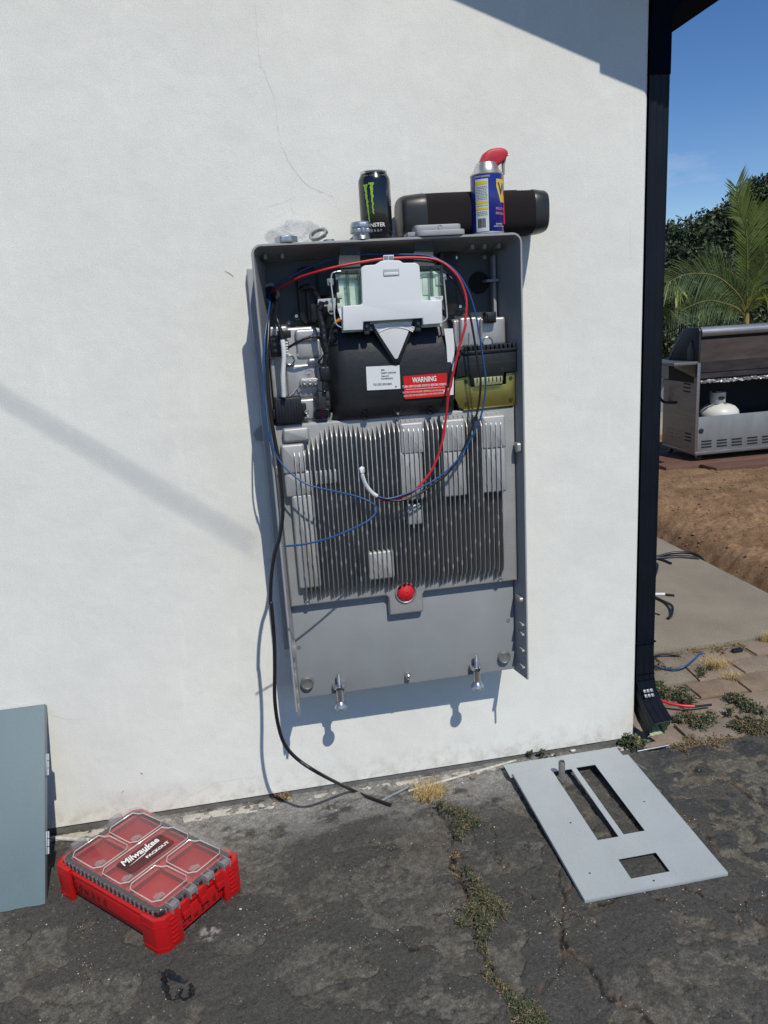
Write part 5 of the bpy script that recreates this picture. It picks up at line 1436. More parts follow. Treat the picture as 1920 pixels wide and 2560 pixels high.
bm = B(); nut_ring(bm, (cx_, cyy), .0235, TOPZ + .0235, TOPZ + .033, 8, bite=.05); lathe(bm, [(.0205, .0215), (.0205, .036), (.0185, .037), (.017, .037), (.016, .030)], (cx_, cyy, TOPZ), 'z', 32); obj('compression_nut', bm, zinc, cpl, smooth=40)
# ---- loose lock nuts
c = q1(430, 497, -.138)
tilt = Matrix.Rotation(rad(-24), 4, 'Y') @ Matrix.Rotation(rad(30), 4, 'X')
def ring_nut(name, loc, R, h, M_, label, teeth=8):
    bm = B(); t = bmesh.new(); P0, P1 = [], []
    for k_ in range(teeth * 4):
        a = 2 * PI * k_ / (teeth * 4); rr = R * (1 if (k_ // 2) % 2 else .93)
        P0.append((rr * math.cos(a), rr * math.sin(a))); P1.append((R * .74 * math.cos(a), R * .74 * math.sin(a)))
    n_ = len(P0); V = [[t.verts.new((*p, z)) for p in P] for P, z in ((P0, 0), (P0, h), (P1, h), (P1, 0))]
    for i in range(4):
        for k_ in range(n_): t.faces.new((V[i][k_], V[i][(k_ + 1) % n_], V[(i + 1) % 4][(k_ + 1) % n_], V[(i + 1) % 4][k_]))
    lo_ = min((M_ @ v.co).z for v in t.verts)
    merge(bm, t, 0, Matrix.Translation((loc[0], loc[1], TOPZ - lo_)) @ M_)
    o = obj(name, bm, zinc, loc=(loc[0], loc[1], TOPZ), smooth=30); tag(o, label, 'lock nut'); return o
ring_nut('lock_nut', (c.x, -.138), .0215, .007, tilt, 'zinc lock nut leaning at a slant right of the crumpled bag')
c = q1(472, 508, -.135); ring_nut('lock_nut', (c.x + .003, -.125), .013, .005, Matrix.Identity(4), 'small zinc ring lying flat right of the slanted lock nut')
c = q1(268, 512, -.138)
bm = B(); nut_ring(bm, (c.x, -.138), .0252, TOPZ, TOPZ + .013, 7, bite=.07); lathe(bm, [(.0185, .0125), (.0180, .0145), (.0165, .0145), (.016, .008), (.0001, .008)], (c.x, -.138, TOPZ), 'z', 28)
tag(obj('conduit_bushing', bm, zinc, loc=(c.x, -.138, TOPZ), smooth=35), 'round zinc bushing in front of the crumpled clear bag', 'conduit fitting')
# ---- crumpled clear bag
c = q1(305, 490, -.095)
bagm = clear_mat('clear_film', (.94, .945, .95), .20, (.85, .86, .87), .10, 1.0, bump=.3, bscale=60)
bm = B(); t = bmesh.new(); bmesh.ops.create_icosphere(t, subdivisions=4, radius=1.0)
co = np.array([v.co[:] for v in t.verts])
d1 = fbm(co[:, 0] * 1.5 + 5, co[:, 2] * 1.5 + co[:, 1] * 1.2, 2, 301); d2 = np.abs(fbm(co[:, 0] * 2.6 + 3, co[:, 1] * 2.6 - co[:, 2] * 2.2, 2, 303) - .5)
for v, a, d in zip(t.verts, d1, d2):
    k_ = .62 + .75 * a - .55 * d
    v.co = Vector((c.x + v.co.x * .058 * k_, -.085 + v.co.y * .040 * k_, TOPZ + .0 + max(-.0, (v.co.z + .55) * .034 * k_)))
merge(bm, t)
tag(obj('plastic_bag', bm, bagm, loc=(c.x, -.085, TOPZ), smooth=14), 'crumpled clear plastic bag at the left end of the enclosure top', 'plastic bag')

# ================================================================== THINGS ON THE GROUND
# ---- cabinet door leaning on the wall at the left
slate = mat('slate_paint', (.122, .178, .200), .6, var=.07, vscale=5, speck=.04, sscale=200, bump=.15, bscale=500)
slate_e = mat('slate_edge', (.20, .22, .24), .45)
bL, tL = Vector((0, -.272, GZ)), Vector((0, -.014, q6z if False else .363))
door = thing('cabinet_door', (-1.1, -.272, GZ), 'slate blue steel cabinet door leaning against the wall at the left', 'cabinet door')
dv = (tL - bL).normalized(); nv = Vector((0, dv.z * -1, dv.y)).normalized()
if nv.y > 0: nv = -nv
Ld = (tL - bL).length
def doorpt(x, s_, h_): return Vector((x, bL.y, bL.z)) + dv * s_ + nv * h_
def door_box(bm, x0, x1, s0, s1, h0, h1, bev=.0015):
    t = bmesh.new(); box(t, x0, x1, s0, s1, h0, h1, bev)
    M_ = Matrix(((1, 0, 0, 0), (0, dv.y, nv.y, bL.y), (0, dv.z, nv.z, bL.z), (0, 0, 0, 1)))
    merge(bm, t, 0, M_)
xd = -.924
bm = B(); door_box(bm, -1.34, xd, .002, Ld, .0, .0016, .0006); obj('panel', bm, slate, door)
for nm, args in (('side_flange', (xd - .0018, xd, .002, Ld, -.020, -.0002)), ('side_flange', (-1.34, -1.3382, .002, Ld, -.020, -.0002)), ('end_flange', (-1.337, xd - .002, Ld - .0018, Ld, -.020, -.0002)), ('end_flange', (-1.337, xd - .002, .002, .0038, -.020, -.0002))):
    bm = B(); door_box(bm, *args, .0004); obj(nm, bm, slate_e, door)
for py in (375, 945):
    k = g6(290, py, 0); 
    s_ = .315 if py == 375 else .135
    bm = B(); door_box(bm, xd + .0002, xd + .0025, s_ - .026, s_ + .026, -.020, -.004, .0004)
    for i in range(3):
        t0 = s_ - .026 + i * .0175
        tube(bm, [doorpt(xd + .0045, t0 + .001, -.010), doorpt(xd + .0045, t0 + .0165, -.010)], .0032, 10)
    hg = obj('hinge', bm, mat('hinge_steel', (.30, .33, .36), .5, .5), door)

# ---- red parts organiser
RED = mat('organiser_red', (.46, .008, .010), .36, var=.06, vscale=12, bump=.2, bscale=400)
RED2 = mat('bin_red_shade', (.25, .008, .020), .5)  # darker red, the shade inside the bins put into the colour
DECK = mat('deck_red', (.50, .055, .055), .45)
org = thing('parts_organiser', (-.635, -.493, GZ), 'red parts organiser with a clear lid on the asphalt by the wall', 'organiser', rotz=rad(45.4))
org.scale = (1.05, 1.035, 1.30)
OW, OL, OH = .222, .352, .086
bm = B(); prism(bm, rpoly(.006, OW - .006, .006, OL - .006, .012), .012, .056, 'z', bev=.003)
body = obj('body', bm, RED, org, local=True)
bm = B(); prism(bm, rpoly(.001, OW - .001, .001, OL - .001, .016), .052, .060, 'z', bev=.002); obj('rim', bm, RED, org, local=True)
for cx1, cy1 in ((0, 0), (OW, 0), (0, OL), (OW, OL)):
    sx_, sy_ = (1 if cx1 == 0 else -1), (1 if cy1 == 0 else -1)
    L_ = [(-.006, .010), (-.006, .052), (.006, .052), (.008, .014), (.014, .008), (.052, .006), (.052, -.006), (.010, -.006)]
    P = [(cx1 + sx_ * a, cy1 + sy_ * c_) for a, c_ in L_]
    bm = B(); prism(bm, P if sx_ * sy_ > 0 else P[::-1], .0005, .066, 'z', bev=.0025)
    post = obj('corner_bumper', bm, RED, org, local=True)
    bm = B()
    for i in range(6):
        z = .012 + i * .0085
        box(bm, cx1 + sx_ * .030 - .008, cx1 + sx_ * .030 + .008, cy1 - sy_ * .0085, cy1 - sy_ * .0055, z, z + .0045, .0008)
    for z in (.010, .050):
        P2 = [(cx1 + sx_ * a * 1.05 - sx_ * .0002, cy1 + sy_ * c_ * 1.05 - sy_ * .0002) for a, c_ in ((-.0068, .010), (-.0068, .045), (-.004, .045), (-.004, .011), (.011, -.004), (.020, -.004), (.020, -.0068), (.010, -.0068))]
        prism(bm, P2 if sx_ * sy_ > 0 else P2[::-1], z, z + .002, 'z')
    obj('bumper_rib', bm, RED, post, local=True)
for x_ in (.0035, OW - .0035):
    bm = B(); box(bm, x_ - .003, x_ + .003, .06, OL - .06, .026, .052, .001); obj('side_panel', bm, RED, org, local=True)
for y_ in (.001, OL - .008):
    bm = B(); box(bm, .055, OW - .055, y_, y_ + .007, .014, .048, .0015); obj('end_panel', bm, RED, org, local=True)
# bins: open red trays, hexagon ridges on the floor
bins = [(.022, .104, .030, .120), (.118, .200, .030, .120), (.022, .200, .134, .214), (.022, .104, .228, .322), (.118, .200, .228, .322)]
# deck between the bins
bm = B()
xs_ = [.012, .022, .104, .118, .200, OW - .012]; ys_ = [.014, .030, .120, .134, .214, .228, .322, OL - .014]
def is_bin(xm, ym): return any(a < xm < b_ and c_ < ym < d for a, b_, c_, d in bins)
for i in range(len(xs_) - 1):
    for j in range(len(ys_) - 1):
        if not is_bin((xs_[i] + xs_[i + 1]) / 2, (ys_[j] + ys_[j + 1]) / 2):
            z = .0690
            bm.faces.new([bm.verts.new((x_, y_, z)) for x_, y_ in ((xs_[i], ys_[j]), (xs_[i + 1], ys_[j]), (xs_[i + 1], ys_[j + 1]), (xs_[i], ys_[j + 1]))])
bmesh.ops.remove_doubles(bm, verts=bm.verts, dist=1e-5)
obj('deck', bm, DECK, org, local=True)
for a, b_, c_, d in bins:
    bm = B(); zb_ = .0575; zt_ = .0690; r_b = .006
    top_ = [bm.verts.new((x_, y_, zt_)) for x_, y_ in rpoly(a, b_, c_, d, .004, 3)]
    bot_ = [bm.verts.new((x_, y_, zb_ - .020)) for x_, y_ in rpoly(a + .003, b_ - .003, c_ + .003, d - .003, .004, 3)]
    n_ = len(top_)
    for k_ in range(n_): bm.faces.new((top_[k_], top_[(k_ + 1) % n_], bot_[(k_ + 1) % n_], bot_[k_]))
    bm.faces.new(bot_)
    tray = obj('bin', bm, RED2, org, local=True, smooth=40)
    bm = B(); s_ = .0092; zf = zb_ - .0192
    jy_ = 0
    yy = c_ + .008
    while yy < d - .006:
        xx = a + .008 + (s_ * .866 if jy_ % 2 else 0)
        while xx < b_ - .007:
            for k_ in range(3):
                a1, a2 = rad(90 + 60 * k_), rad(150 + 60 * k_)
                p1_, p2_ = Vector((xx + s_ * math.cos(a1), yy + s_ * math.sin(a1), zf)), Vector((xx + s_ * math.cos(a2), yy + s_ * math.sin(a2), zf))
                nn = (p2_ - p1_).normalized(); nn = Vector((-nn.y, nn.x, 0)) * .0004
                bm.faces.new([bm.verts.new(v) for v in (p1_ - nn, p1_ + nn, p2_ + nn, p2_ - nn)])
            xx += s_ * 1.732
        yy += s_ * 1.5; jy_ += 1
    h = obj('hexagon_ridges', bm, mat('hex_pale', (.62, .20, .19), .4), tray, local=True, smooth=0)
    h['kind'] = 'stuff'
# dark seal under the lid edge
bm = B(); O_ = rpoly(.008, OW - .008, .008, OL - .008, .022, 5); I_ = rpoly(.019, OW - .019, .021, OL - .021, .014, 5)
vo = [[bm.verts.new((*p, z)) for p in P] for P, z in ((O_, .0605), (O_, .0700), (I_, .0715), (I_, .0605))]
n_ = len(O_)
for i in range(4):
    for k_ in range(n_): bm.faces.new((vo[i][k_], vo[i][(k_ + 1) % n_], vo[(i + 1) % 4][(k_ + 1) % n_], vo[(i + 1) % 4][k_]))
seal = obj('seal', bm, mat('seal_dark', (.028, .026, .028), .45), org, local=True, smooth=40)
ribm = clear_mat('rib_clear', (.72, .72, .72), .30, (.5, .5, .5), .2, .9)
for i in range(22):
    t_ = .026 + (OL - .052) * i / 21
    for x_ in (.0075, OW - .0075):
        bm = B(); box(bm, x_ - .0022, x_ + .0022, t_ - .0016, t_ + .0016, .062, .0718, .0006); obj('lid_rib', bm, ribm, org, local=True, smooth=0)
for i in range(13):
    t_ = .026 + (OW - .052) * i / 12
    for y_ in (.0075, OL - .0075):
        bm = B(); box(bm, t_ - .0016, t_ + .0016, y_ - .0022, y_ + .0022, .062, .0718, .0006); obj('lid_rib', bm, ribm, org, local=True, smooth=0)
# clear lid
lidm = clear_mat('lid_clear', (.96, .94, .94), .034, (.80, .76, .75), .08, .9, bump=.12, bscale=50)
bm = B(); prism(bm, rpoly(.003, OW - .003, .003, OL - .003, .026, 7), .0722, .0775, 'z', bev=.0022); lid = obj('lid', bm, lidm, org, local=True, smooth=45)
rimw = clear_mat('rim_clear', (.80, .78, .76), .55, (.80, .78, .74), .12, 1.0)
for a, b_, c_, d in bins:
    P = [Vector((x_, y_, .0786)) for x_, y_ in [(a + .010, c_ - .003), (b_ - .006, c_ - .003), (b_ + .003, c_ + .008), (b_ + .003, d - .020), (b_ - .004, d - .014), (b_ - .010, d + .003), (a + .010, d + .003), (a - .003, d - .010), (a - .003, c_ + .010)]]
    P.append(P[0]); bm = B(); tube(bm, P, .0013, 6, cap=False); obj('window_rim', bm, rimw, lid, local=True, smooth=50)
    x_, y_ = (a + b_) / 2 - .02, c_ + .008
    bm = B(); prism(bm, [(a + .004, c_ + .004), (a + .026, c_ + .002), (a + .028, c_ + .014), (a + .016, c_ + .022), (a + .004, c_ + .018)], .0779, .0792, 'z', bev=.0004); obj('thumb_tab', bm, clear_mat('tab_clear', (.86, .83, .82), .16, (.7, .68, .66), .1, .8), lid, local=True)
# print on the lid
MZ = Matrix.Identity(4)
blk = clear_mat('print_smoke', (.76, .70, .70), .03, (.03, .03, .035), .1, .7)
bm = B(); prism(bm, rpoly(.050, .172, .146, .206, .010), .0779, .0783, 'z'); obj('print_panel', bm, blk, lid, local=True, smooth=0)
text('lettering', 'Milwaukee', .0270, ink_w, lid, (.106, .190, .0788), M=MZ, shear=.28, sx=.84, bold=.0008, local=True)
bm = B(); prism(bm, [(.064, .172), (.112, .1775), (.110, .1800), (.158, .1835), (.108, .1765), (.110, .1740)], .0785, .0789, 'z'); obj('lightning_bolt', bm, ink_w, lid, local=True, smooth=0)
text('lettering', 'PACKOUT', .0118, ink_w, lid, (.132, .161, .0788), M=MZ, sx=1.12, bold=.0005, local=True)
# hinges and latches along the near short side
latm = clear_mat('latch_clear', (.75, .75, .75), .22, (.7, .7, .7), .1, 1.0)
for i in range(4):
    x_ = .040 + i * .0475
    bm = B(); box(bm, x_ - .009, x_ + .009, -.0075, .006, .0700, .0790, .0015)
    for k_ in (-1, 1): box(bm, x_ + k_ * .0085 - .0014, x_ + k_ * .0085 + .0014, -.0085, .016, .0640, .0800, .0008)
    obj('hinge_loop', bm, latm, org, local=True)
for i in range(3):
    x_ = .064 + i * .0475
    bm = B(); box(bm, x_ - .011, x_ + .011, -.0065, .003, .044, .0685, .002); box(bm, x_ - .009, x_ + .009, -.0095, -.006, .038, .052, .0015); obj('latch', bm, RED, org, local=True)
for i in range(2):
    x_ = .060 + i * .10
    bm = B(); box(bm, x_ - .018, x_ + .018, OL - .006, OL + .010, .058, .078, .004); obj('hinge_loop', bm, latm, org, local=True)
# name written by hand on two sides
ink_m = mat('marker_ink', (.030, .004, .005), .5)
def side_word(word, pos, M_, size):
    r_ = random.Random(len(word)); x_ = 0
    for i, ch in enumerate(word):
        text('handwriting', ch, size * (1.25 if i == 0 else .95), ink_m, org, Vector(pos) + (M_ @ Vector((x_, r_.uniform(-.0015, .0015), 0))), M=M_ @ Matrix.Rotation(rad(r_.uniform(-7, 7)), 4, 'Z'), local=True, bold=.0001)
        x_ += size * (.95 if ch == 'w' else .82)
M_front = Matrix.Rotation(PI / 2, 4, 'X')
side_word('Edward', (.058, .0006, .026), M_front, .0200)
M_left = Matrix.Rotation(-PI / 2, 4, 'Z') @ Matrix.Rotation(PI / 2, 4, 'X')
side_word('Edward', (.0000, .290, .0390), M_left, .0255)
# small parts lying in the bins
for (x_, y_, k_) in ((.060, .262, 0), (.048, .165, 1), (.068, .170, 2)):
    bm = B(); z = .0480
    if k_ == 0:
        for j in range(5): tube(bm, [(x_ - .018 + rnd.uniform(-.004, .004), y_ + rnd.uniform(-.014, .014), z + .002 * j), (x_ + .018, y_ + rnd.uniform(-.014, .014), z + .002 * j)], .0022, 6)
    else:
        for j in range(4): lathe(bm, [(.0055, 0), (.0055, .004), (.0035, .004), (.0035, 0)], (x_ + rnd.uniform(-.012, .012), y_ + rnd.uniform(-.012, .012), z + .003 * j), 'z', 12)
    tag(obj('small_parts', bm, mat('dull_steel', (.22, .22, .22), .35, .9), loc=(-.66, -.40, .03), smooth=40, local=True),
        ['loose grey pins in the upper left bin of the red organiser', 'steel washers in the middle bin of the red organiser, left end', 'steel washers in the middle bin of the organiser under the print'][k_], 'small parts')
    o = bpy.data.objects[[o_.name for o_ in bpy.data.objects if o_.name.startswith('small_parts')][-1]]
    o.location = org.location; o.rotation_euler = org.rotation_euler; o.scale = org.scale
    
# ---- galvanised cover panel flat on the asphalt
panel_m = mat('panel_grey', (.385, .42, .43), .42, var=.055, vscale=7, bump=.2, bscale=500, speck=.05, sscale=260)
dead = thing('cover_panel', (.445, -.3, GZ), 'pale grey steel cover panel with three cut-outs lying on the asphalt', 'cover panel')
PX0, PX1, PY0, PY1, PZ = .275, .617, -.570, -.102, .012
holes = [(.383, .437, -.404, -.123), (.452, .508, -.400, -.121), (.4005, .4955, -.537, -.474)]
bm = B()
xs_ = sorted({PX0, PX1, *[h[0] for h in holes], *[h[1] for h in holes]}); ys_ = sorted({PY0, PY1, *[h[2] for h in holes], *[h[3] for h in holes]})
vt = {}
def gv_(x_, y_):
    if (x_, y_) not in vt: vt[(x_, y_)] = bm.verts.new((x_, y_, PZ))
    return vt[(x_, y_)]
for i in range(len(xs_) - 1):
    for j in range(len(ys_) - 1):
        xm, ym = (xs_[i] + xs_[i + 1]) / 2, (ys_[j] + ys_[j + 1]) / 2
        if not any(h[0] < xm < h[1] and h[2] < ym < h[3] for h in holes):
            bm.faces.new((gv_(xs_[i], ys_[j]), gv_(xs_[i + 1], ys_[j]), gv_(xs_[i + 1], ys_[j + 1]), gv_(xs_[i], ys_[j + 1])))
r_ = bmesh.ops.extrude_face_region(bm, geom=bm.faces[:])
for v in [g_ for g_ in r_['geom'] if isinstance(g_, bmesh.types.BMVert)]: v.co.z -= .0014
obj('plate', bm, panel_m, dead, smooth=0)
for nm, (a, b_, c_, d) in (('left_lip', (PX0 - .0016, PX0 - .0001, PY0, PY1)), ('right_lip', (PX1 + .0001, PX1 + .0016, PY0, PY1)), ('near_lip', (PX0 - .0016, PX1 + .0016, PY0 - .0016, PY0 - .0001))):
    bm = B(); box(bm, a, b_, c_, d, PZ - .0085, PZ + .0001, .0004); obj(nm, bm, panel_m, dead)
bm = B(); box(bm, PX0 - .009, PX1 - .008, PY1 - .004, -.046, PZ - .0105, PZ - .009, .0003); box(bm, PX0, PX1, PY1 + .0002, PY1 + .0015, PZ - .009, PZ, .0002); obj('offset_flange', bm, panel_m, dead, smooth=0)

for o_ in dead.children:          # the near edge rests on the asphalt, the far edge on the ledge at the wall
    for v in o_.data.vertices: v.co.z += ((v.co.y + dead.location.y) - PY1) * .0200 / (PY1 - PY0)

for x_, y_ in ((.318, -.500), (.345, -.330), (.560, -.300), (.446, -.555)):
    bm = B(); lathe(bm, [(.0022, 0), (.0022, .0003), (.0001, .0003)], (x_, y_, PZ + (y_ - PY1) * .0200 / (PY1 - PY0) + .0004), 'z', 12); obj('screw_hole', bm, blackm, dead, smooth=0)

# ---- pipe stub sticking up through the panel
k = Vector((.398, -.150, GZ))
stub = thing('pipe_stub', k, 'short rusty pipe stub standing up through the slot of the grey panel', 'pipe')
rust = mat('dull_pipe', (.17, .15, .13), .6, .5, col2=(.30, .28, .26), vscale=90, bump=.6, bscale=200)
bm = B(); lathe(bm, [(.0088, -.005), (.0088, .076), (.0080, .0775), (.0060, .0775), (.0055, .060)], k, 'z', 20); obj('pipe', bm, rust, stub, smooth=40)
bm = B(); lathe(bm, [(.0125, .016), (.0130, .018), (.0130, .028), (.0122, .030), (.0089, .030)], k, 'z', 20); obj('collar', bm, rust, stub, smooth=40)

# ---- black torn rubber ring on the asphalt
pts = [g5(*p) for p in ((715, 345), (735, 352), (775, 378), (815, 392), (828, 420), (832, 450), (800, 450), (778, 438), (785, 425), (765, 452), (745, 455), (725, 425), (712, 390))]
bm = B(); P = catmull([(p.x, p.y, GZ + .006 + .005 * math.sin(i * 1.7)) for i, p in enumerate(pts)] + [(pts[0].x, pts[0].y, GZ + .008)], 5)
prev = None
r_ = random.Random(9)
for i, p in enumerate(P):
    d_ = (P[min(i + 1, len(P) - 1)] - P[max(i - 1, 0)]).normalized(); s_ = Vector((-d_.y, d_.x, 0)) * r_.uniform(.004, .0085); s_.z = r_.uniform(.001, .009)
    cur = [bm.verts.new(p - s_), bm.verts.new(p + Vector((0, 0, .003))), bm.verts.new(p + s_), bm.verts.new(p + Vector((0, 0, -.001)))]
    if prev:
        for k_ in range(4): bm.faces.new((prev[k_], prev[(k_ + 1) % 4], cur[(k_ + 1) % 4], cur[k_]))
    prev = cur
tag(obj('rubber_scrap', bm, mat('rubber_scrap', (.012, .013, .015), .35, bump=.5, bscale=120), loc=(pts[0].x, pts[0].y, GZ), smooth=40), 'torn black rubber scrap on the asphalt below the red organiser', 'rubber scrap')

# ---- rods, wall-foot bits
def rod(name, a, b_, r, m_, label, cat, sides=10):
    bm = B(); tube(bm, [a, (a + b_) / 2, b_], r, sides); o = obj(name, bm, m_, loc=a, smooth=50); tag(o, label, cat); return o
up = lambda p, h: Vector((p.x, p.y, p.z + h))
rod('threaded_rod', up(g8(165, 468), .006), up(g8(392, 362), .010), .0036, MATS['galvanised'], 'short grey metal rod lying by the end of the black cable', 'rod')
rod('conduit_rod', up(g6(330, 905), .006), up(g6(570, 918), .006), .0055, mat('whitewashed', (.50, .49, .46), .6, var=.3, vscale=60), 'pale rod lying along the foot of the wall behind the organiser', 'rod')
rod('white_strip', up(g8(380, 385), .005), up(g8(1230, 140), .004), .0034, mat('paint_crust', (.52, .50, .45), .8, var=.3, vscale=80, bump=.8, bscale=150), 'long pale caulk strip lying along the foot of the wall', 'strip')
rod('screwdriver_shaft', up(g7(905, 237), .006), up(g7(1085, 206), .008), .0030, steel, 'slim steel bar with a white tip beneath the downspout mouth', 'bar')
rod('twisted_rod', up(g7(885, 300), .004), up(g7(960, 342), .004), .0036, MATS['dull_pipe'], 'dark twisted rod stub at the right edge of the grey panel', 'rod')
pa, pb_ = g6(430, 1165), g6(390, 1275)
bm = B(); a, c = g6(440, 1165), g6(388, 1280); tube(bm, [up(a, .022), up(a, .018).lerp(up(c, .004), .5), up(c, .003)], [.0055, .0045, .0012], 10)
a2 = up(g6(455, 1180), .018); tube(bm, [a2, up(g6(405, 1262), .006)], [.005, .001], 10)
tag(obj('pliers', bm, steel, loc=(c.x, c.y, GZ), smooth=50), 'pointed steel tool tip poking out from under the organiser corner', 'pliers')
# faint ring scratched on the asphalt by the cable
k = G(694 * D, 1772 * D)
for i, (f, px, py, s_, m_) in enumerate(((g8, 890, 285, .010, 'chip_brown'), (g8, 875, 420, .009, 'chip_brown'), (g7, 535, 238, .011, 'chip_white'), (g7, 425, 268, .012, 'chip_white'), (g5, 1040, 65, .004, 'chip_white'))):
    p = f(px, py); bm = B(); t = bmesh.new(); bmesh.ops.create_icosphere(t, subdivisions=1, radius=1)
    for v in t.verts: v.co = Vector((p.x + v.co.x * s_ * rnd.uniform(.7, 1.1), p.y + v.co.y * s_ * .7 * rnd.uniform(.7, 1.1), asphalt_z(p.x, p.y) + s_ * .35 + v.co.z * s_ * .5 * rnd.uniform(.7, 1.1)))
    merge(bm, t); tag(obj('stone_chip', bm, MATS[m_], loc=(p.x, p.y, GZ), smooth=0), ['brown stone chip at the wall foot right of the dry grass', 'small brown chip lying right of the dry grass tuft', 'pale mortar lump lying on the far flange of the grey panel', 'cream mortar lump at the wall foot above the grey panel', 'white pebble on the asphalt right of the red organiser'][i], 'stone')

# ================================================================== BACKGROUND YARD
# ---- gas grill on boards
GX, GY, GD = 3.151, 3.692, .50             # its front left corner and depth
GXR = 4.75
gz0 = -.018                                 # top of the boards
steel_b = mat('brushed_steel', (.25, .24, .235), .40, .7, var=.18, vscale=5, stretch=(1, 1, 9), bump=.2, bscale=60)
steel_d = mat('tarnished_steel', (.26, .24, .23), .42, .7, var=.25, vscale=4, stretch=(1, 1, 6))
hood_m = mat('hood_side', (.035, .038, .042), .45, .3, var=.2, vscale=9)
grill_blk = mat('grill_black', (.012, .013, .015), .7)  # one black for the inside, slots, openings, hose and wheels
grill = thing('gas_grill', (GX, GY, gz0), 'large stainless steel gas grill on casters in the yard', 'grill')
zf = lambda px, py: qg(px, py, GY).z
z_base0, z_base1 = zf(510, 1890), zf(510, 1845)
z_shelf, z_low_top = zf(560, 672), zf(560, 1385)
bm = B(); box(bm, GX, GX + .006, GY, GY + GD, z_base1, z_shelf); sidep = obj('side_panel', bm, steel_b, grill, smooth=0)
def vent(bm, x0, x1, y0, y1, z): pass
for gy0 in (.10, .25, .38):
    for i in range(3):
        z = z_base1 + .075 + i * .028
        bm = B(); box(bm, GX - .0025, GX - .0004, GY + gy0 - .045, GY + gy0 + .045, z, z + .011); obj('vent_slot', bm, mat('slot_light', (.30, .27, .23), .8) if gy0 > .2 else grill_blk, sidep, smooth=0)
for i in range(3):
    z = zf(460, 1080) + i * .030
    bm = B(); box(bm, GX - .0025, GX - .0004, GY + .09, GY + .19, z, z + .011); obj('vent_slot', bm, grill_blk, sidep, smooth=0)
bm = B(); box(bm, GX - .004, GX + .022, GY - .006, GY, z_base0, z_shelf, .002); obj('corner_post', bm, steel_b, grill)
bm = B(); box(bm, GX + .0225, GXR, GY - .004, GY, z_base1, z_low_top, .001); low = obj('front_panel', bm, mat('front_steel', (.26, .275, .285), .5, .4, var=.12, vscale=4, stretch=(3, 1, 1)), grill)
for cxp, cyp in ((665, 1720), (868, 1705), (1065, 1690), (1270, 1672), (1465, 1655)):
    for i in range(3):
        k = qg(cxp, cyp - 20 + 38 * i, GY - .006)
        bm = B(); box(bm, k.x - .045, k.x + .045, GY - .0075, GY - .0042, k.z - .0055, k.z + .0055); obj('vent_slot', bm, grill_blk, low, smooth=0)
k = qg(595, 1566, GY - .006); bm = B(); lathe(bm, [(.020, .002), (.020, -.006), (.014, -.008), (.0001, -.008)], (k.x, GY - .004, k.z), 'y', 20); obj('grommet', bm, grill_blk, low)
bm = B(); box(bm, GX, GXR, GY - .012, GY + GD, z_base0, z_base1, .004); obj('base_rail', bm, steel_b, grill)
bm = B(); box(bm, GX + .006, GXR, GY + GD - .006, GY + GD, z_base1, z_shelf); obj('back_panel', bm, grill_blk, grill, smooth=0)
bm = B(); box(bm, GXR - .006, GXR, GY, GY + GD - .006, z_base1, z_shelf); obj('side_panel', bm, steel_b, grill, smooth=0)
bm = B(); box(bm, GX + .006, GXR - .006, GY + .002, GY + GD - .006, z_base1 + .0005, z_base1 + .006); obj('cabinet_floor', bm, grill_blk, grill, smooth=0)
# fire box front: dark tarnished boards under the hood
z_fire0, z_fire1 = zf(600, 925), zf(600, 660)
bm = B(); prism(bm, [(GY + .02, z_fire0), (GY + .005, z_fire0 + .03), (GY + .012, z_fire0 + .07), (GY + .004, z_fire0 + .075), (GY + .010, z_fire1), (GY + .30, z_fire1), (GY + .30, z_fire0)], GX + .023, GXR - .01, 'x'); obj('fire_box', bm, mat('burnt_steel', (.055, .042, .040), .42, .6, var=.4, vscale=6, stretch=(1, 1, 5)), grill, smooth=0)
# crumpled foil strip hanging at its edge
bm = B(); r_ = random.Random(2); prev = None
for i in range(120):
    x_ = GX + .03 + (GXR - GX - .05) * i / 119
    k = [bm.verts.new((x_ + r_.uniform(-.004, .004), GY - .004 + r_.uniform(-.006, .006), z_fire0 + dz_ + r_.uniform(-.006, .006))) for dz_ in (.016, .004, -.010)]
    if prev:
        for j in range(2): bm.faces.new((prev[j], prev[j + 1], k[j + 1], k[j]))
    prev = k
obj('foil_edge', bm, mat('foil_bright', (.42, .42, .43), .5, .8), grill, smooth=0)
# hood: closed lid with a rolled top and dark end cheek
z_h0, z_h1, z_lid, z_hi = zf(590, 690), zf(590, 370), zf(590, 325), zf(580, 205)
cheek = [(GY + .002, z_h0 - .01), (GY + .002, z_lid), (GY + .000, z_hi - .025), (GY + .012, z_hi - .006), (GY + .035, z_hi), (GY + .20, z_hi - .004), (GY + .27, z_hi - .03), (GY + .42, z_hi - .20), (GY + .46, z_hi - .30), (GY + .46, z_h0 - .01)]
bm = B(); prism(bm, cheek, GX + .004, GX + .022, 'x', bev=.002); obj('hood_cheek', bm, hood_m, grill)
bm = B(); prism(bm, [(GY + .060, z_h0 - .012), (GY + .060, z_h0 + .10), (GY + .10, z_h0 + .19), (GY + .15, z_h0 + .12), (GY + .16, z_h0 - .012)], GX - .004, GX + .0035, 'x', bev=.004); obj('hood_pivot', bm, mat('hood_dark', (.03, .032, .035), .5), grill)
bm = B(); prism(bm, [(GY + .012, z_h0), (GY + .004, z_h1), (GY + .05, z_h1), (GY + .05, z_h0)], GX + .0225, GXR - .01, 'x'); obj('hood_front', bm, mat('hood_bronze', (.115, .095, .085), .42, .55, var=.25, vscale=4, stretch=(1, 1, 4)), grill, smooth=0)
roll = []
